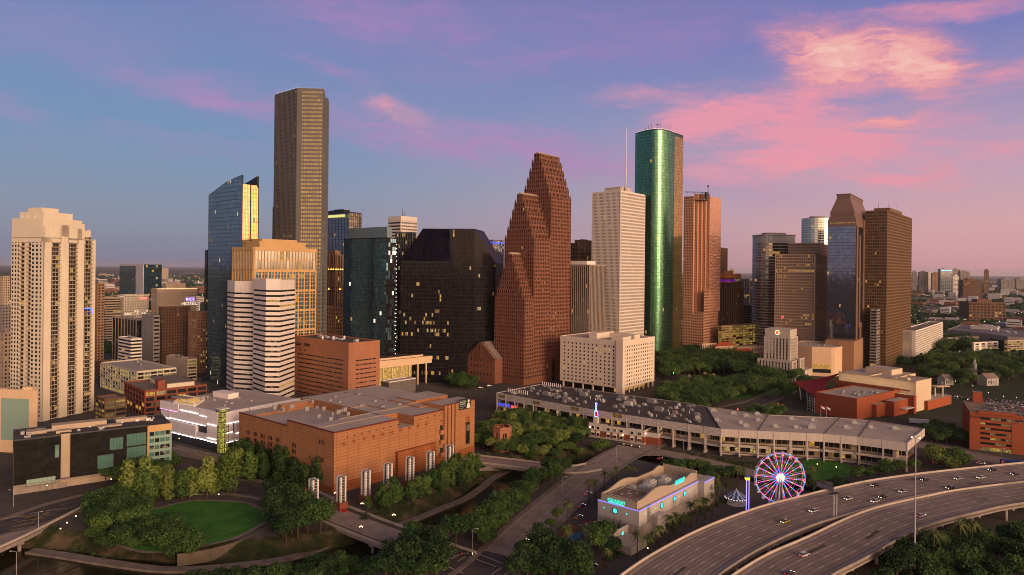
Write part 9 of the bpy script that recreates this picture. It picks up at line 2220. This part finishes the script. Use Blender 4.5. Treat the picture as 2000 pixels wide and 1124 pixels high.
# medical district on the right horizon
def district(px0,px1,yt,yb,Y,mat,label,spec=None,pane=None):
 w = (px1 - px0) / F * Y; x = ((px0 + px1) / 2 - 1000) / F * Y; p = [Vector((x - w / 2,Y)),Vector((x + w / 2,Y - w * .1)),Vector((x + w / 2 + 10,Y + w * .6)),Vector((x - w / 2 + 10,Y + w * .6))]
 return tower('district_tower',label,'tower block',p,P((px0 + px1) / 2,yt,Y).z,mat,pane or DARK,edges=(0,),spec=spec or dict(bw=9,fh=7,pier=3,span=3,lit=.06,litmats=(2,3)),units=1,lim=0,ph=2,pent=(.4,.4,8))
district(1837,1859,526,555,4200,M['mull_grey'],'blue grey glass block with a bright blue sign line on the right horizon',dict(bw=12,fh=9,pier=1,span=1.5,lit=.02,litmats=(2,3)),GL['slate'] + [M['lit_warm'],M['lit_pale']])
d0 = C.objects[-1]; f = Face(P(1837,530,4195).to_2d(),P(1859,530,4183).to_2d()); b = MB(); f.box(b,3,f.L - 3,P(1840,529.5,4195).z,P(1840,527.8,4195).z,5,7); b.build('sign_band',lamp('far_blue_sign',(.15,.5,1.0),2.2),[o for o in C.objects if o.name.startswith('district_tower') and o.type == 'EMPTY'][0])
for a in ((1860,1874,527,4700,'grey_conc','grey tower right beside the blue signed block'),(1875,1893,531,4500,'grey_conc','beige tower with a light on its roof in the right distance'),(1922,1931,529,3900,'brown_dark','single slim brown apartment tower on the right horizon'),(1796,1812,532,4300,'grey_conc','purple grey block left in the hazy district'),(1781,1790,531,4600,'grey_conc','pale block at the left end of the hazy district'),(1821,1836,534,4400,'brown_stone','brown block left of the blue signed one'),(1881,1915,548,3000,'brown_dark','wide brown apartment block before the hazy district'),(1813,1820,533,4800,'white_panel','narrow pale block in the hazy district'),(1862,1872,540,3900,'white_panel','low white block under the grey tower'),(1956,1980,546,5200,'grey_conc','long pale block far out on the right horizon'),(1985,2010,546,5400,'grey_conc','pale block at the right end of the horizon'),(1893,1960,592,1700,'brown_dark','wide brick and teal glass building in the right middle distance'),(1424,1432,528,3200,'grey_conc','grey block on the horizon beside the hotel drum'),(290,318,524,5200,'beige','pale block far out behind the teal glass tower')): district(a[0],a[1],a[2],0,a[3],M[a[4]],a[5])
# far crowns and far lamps: nobody could count them
def far_trees():
 r = random.Random(9); b = MB()
 for k in range(3600):
  Y = 900 * (10 ** (r.random() ** 1.25)); px = r.choice((r.uniform(-20,440),r.uniform(1400,1520),r.uniform(1640,2060),r.uniform(1740,2060))); x = (px - 1000) / F * Y
  s = r.uniform(5,9) * (1 + Y / 4000); n = 7; z0 = -1; ring = []
  top = Vector((x,Y,s * r.uniform(.8,1.15)))
  a0 = [(x + s * r.uniform(.75,1.2) * math.cos(6.283 * i / n),Y + s * r.uniform(.75,1.2) * math.sin(6.283 * i / n),s * r.uniform(.25,.5)) for i in range(n)]; a1 = [(x + s * .6 * r.uniform(.7,1.2) * math.cos(6.283 * i / n + .4),Y + s * .6 * math.sin(6.283 * i / n + .4),s * r.uniform(.65,.95)) for i in range(n)]
  for i in range(n): j = (i + 1) % n; b.poly([(a0[i][0],a0[i][1],z0),(a0[j][0],a0[j][1],z0),a0[j],a0[i]]); b.poly([a0[i],a0[j],a1[j],a1[i]]); b.poly([a1[i],a1[j],top])
 tag(b.build('far_trees',LEAF['dark']),'tree crowns of the far suburbs merging toward the horizon',kind='stuff')
far_trees()
def far_lights():
 r = random.Random(21); mats = [lamp('far_lamp_%s' % n,c,4.0) for n,c in (('amber',(1,.62,.25)),('white',(1,.9,.75)),('rose',(1,.5,.45)))]; b = MB()
 for k in range(1100):
  Y = 950 * (11 ** r.random()); px = r.choice((r.uniform(-10,440),r.uniform(1415,1500),r.uniform(1780,2050),r.uniform(185,420))); b.octa(((px - 1000) / F * Y,Y,r.uniform(7,12) + Y / 1500),r.uniform(.25,.55) * (1 + Y / 2200),r.choices((0,1,2),(5,4,1))[0])
 tag(b.build('far_lights',mats),'countless street and shop lights of the far suburbs',kind='stuff')
far_lights()
# ------------------------------------------------------------------ evening haze
def haze():
 m = D.materials.new('haze'); m.use_nodes = True; nt = m.node_tree; nt.nodes.clear(); o = nt.nodes.new('ShaderNodeOutputMaterial'); v = nt.nodes.new('ShaderNodeVolumePrincipled'); v.inputs['Color'].default_value = (0.88,0.84,0.90,1); v.inputs['Density'].default_value = 1.8e-5; v.inputs['Anisotropy'].default_value = 0.2
 nt.links.new(v.outputs[0],o.inputs['Volume']); b = MB(); b.box((0,20000),90000,90000,-11,345); tag(b.build('haze',m),'thin pinkish evening haze over the city',kind='stuff')
haze()
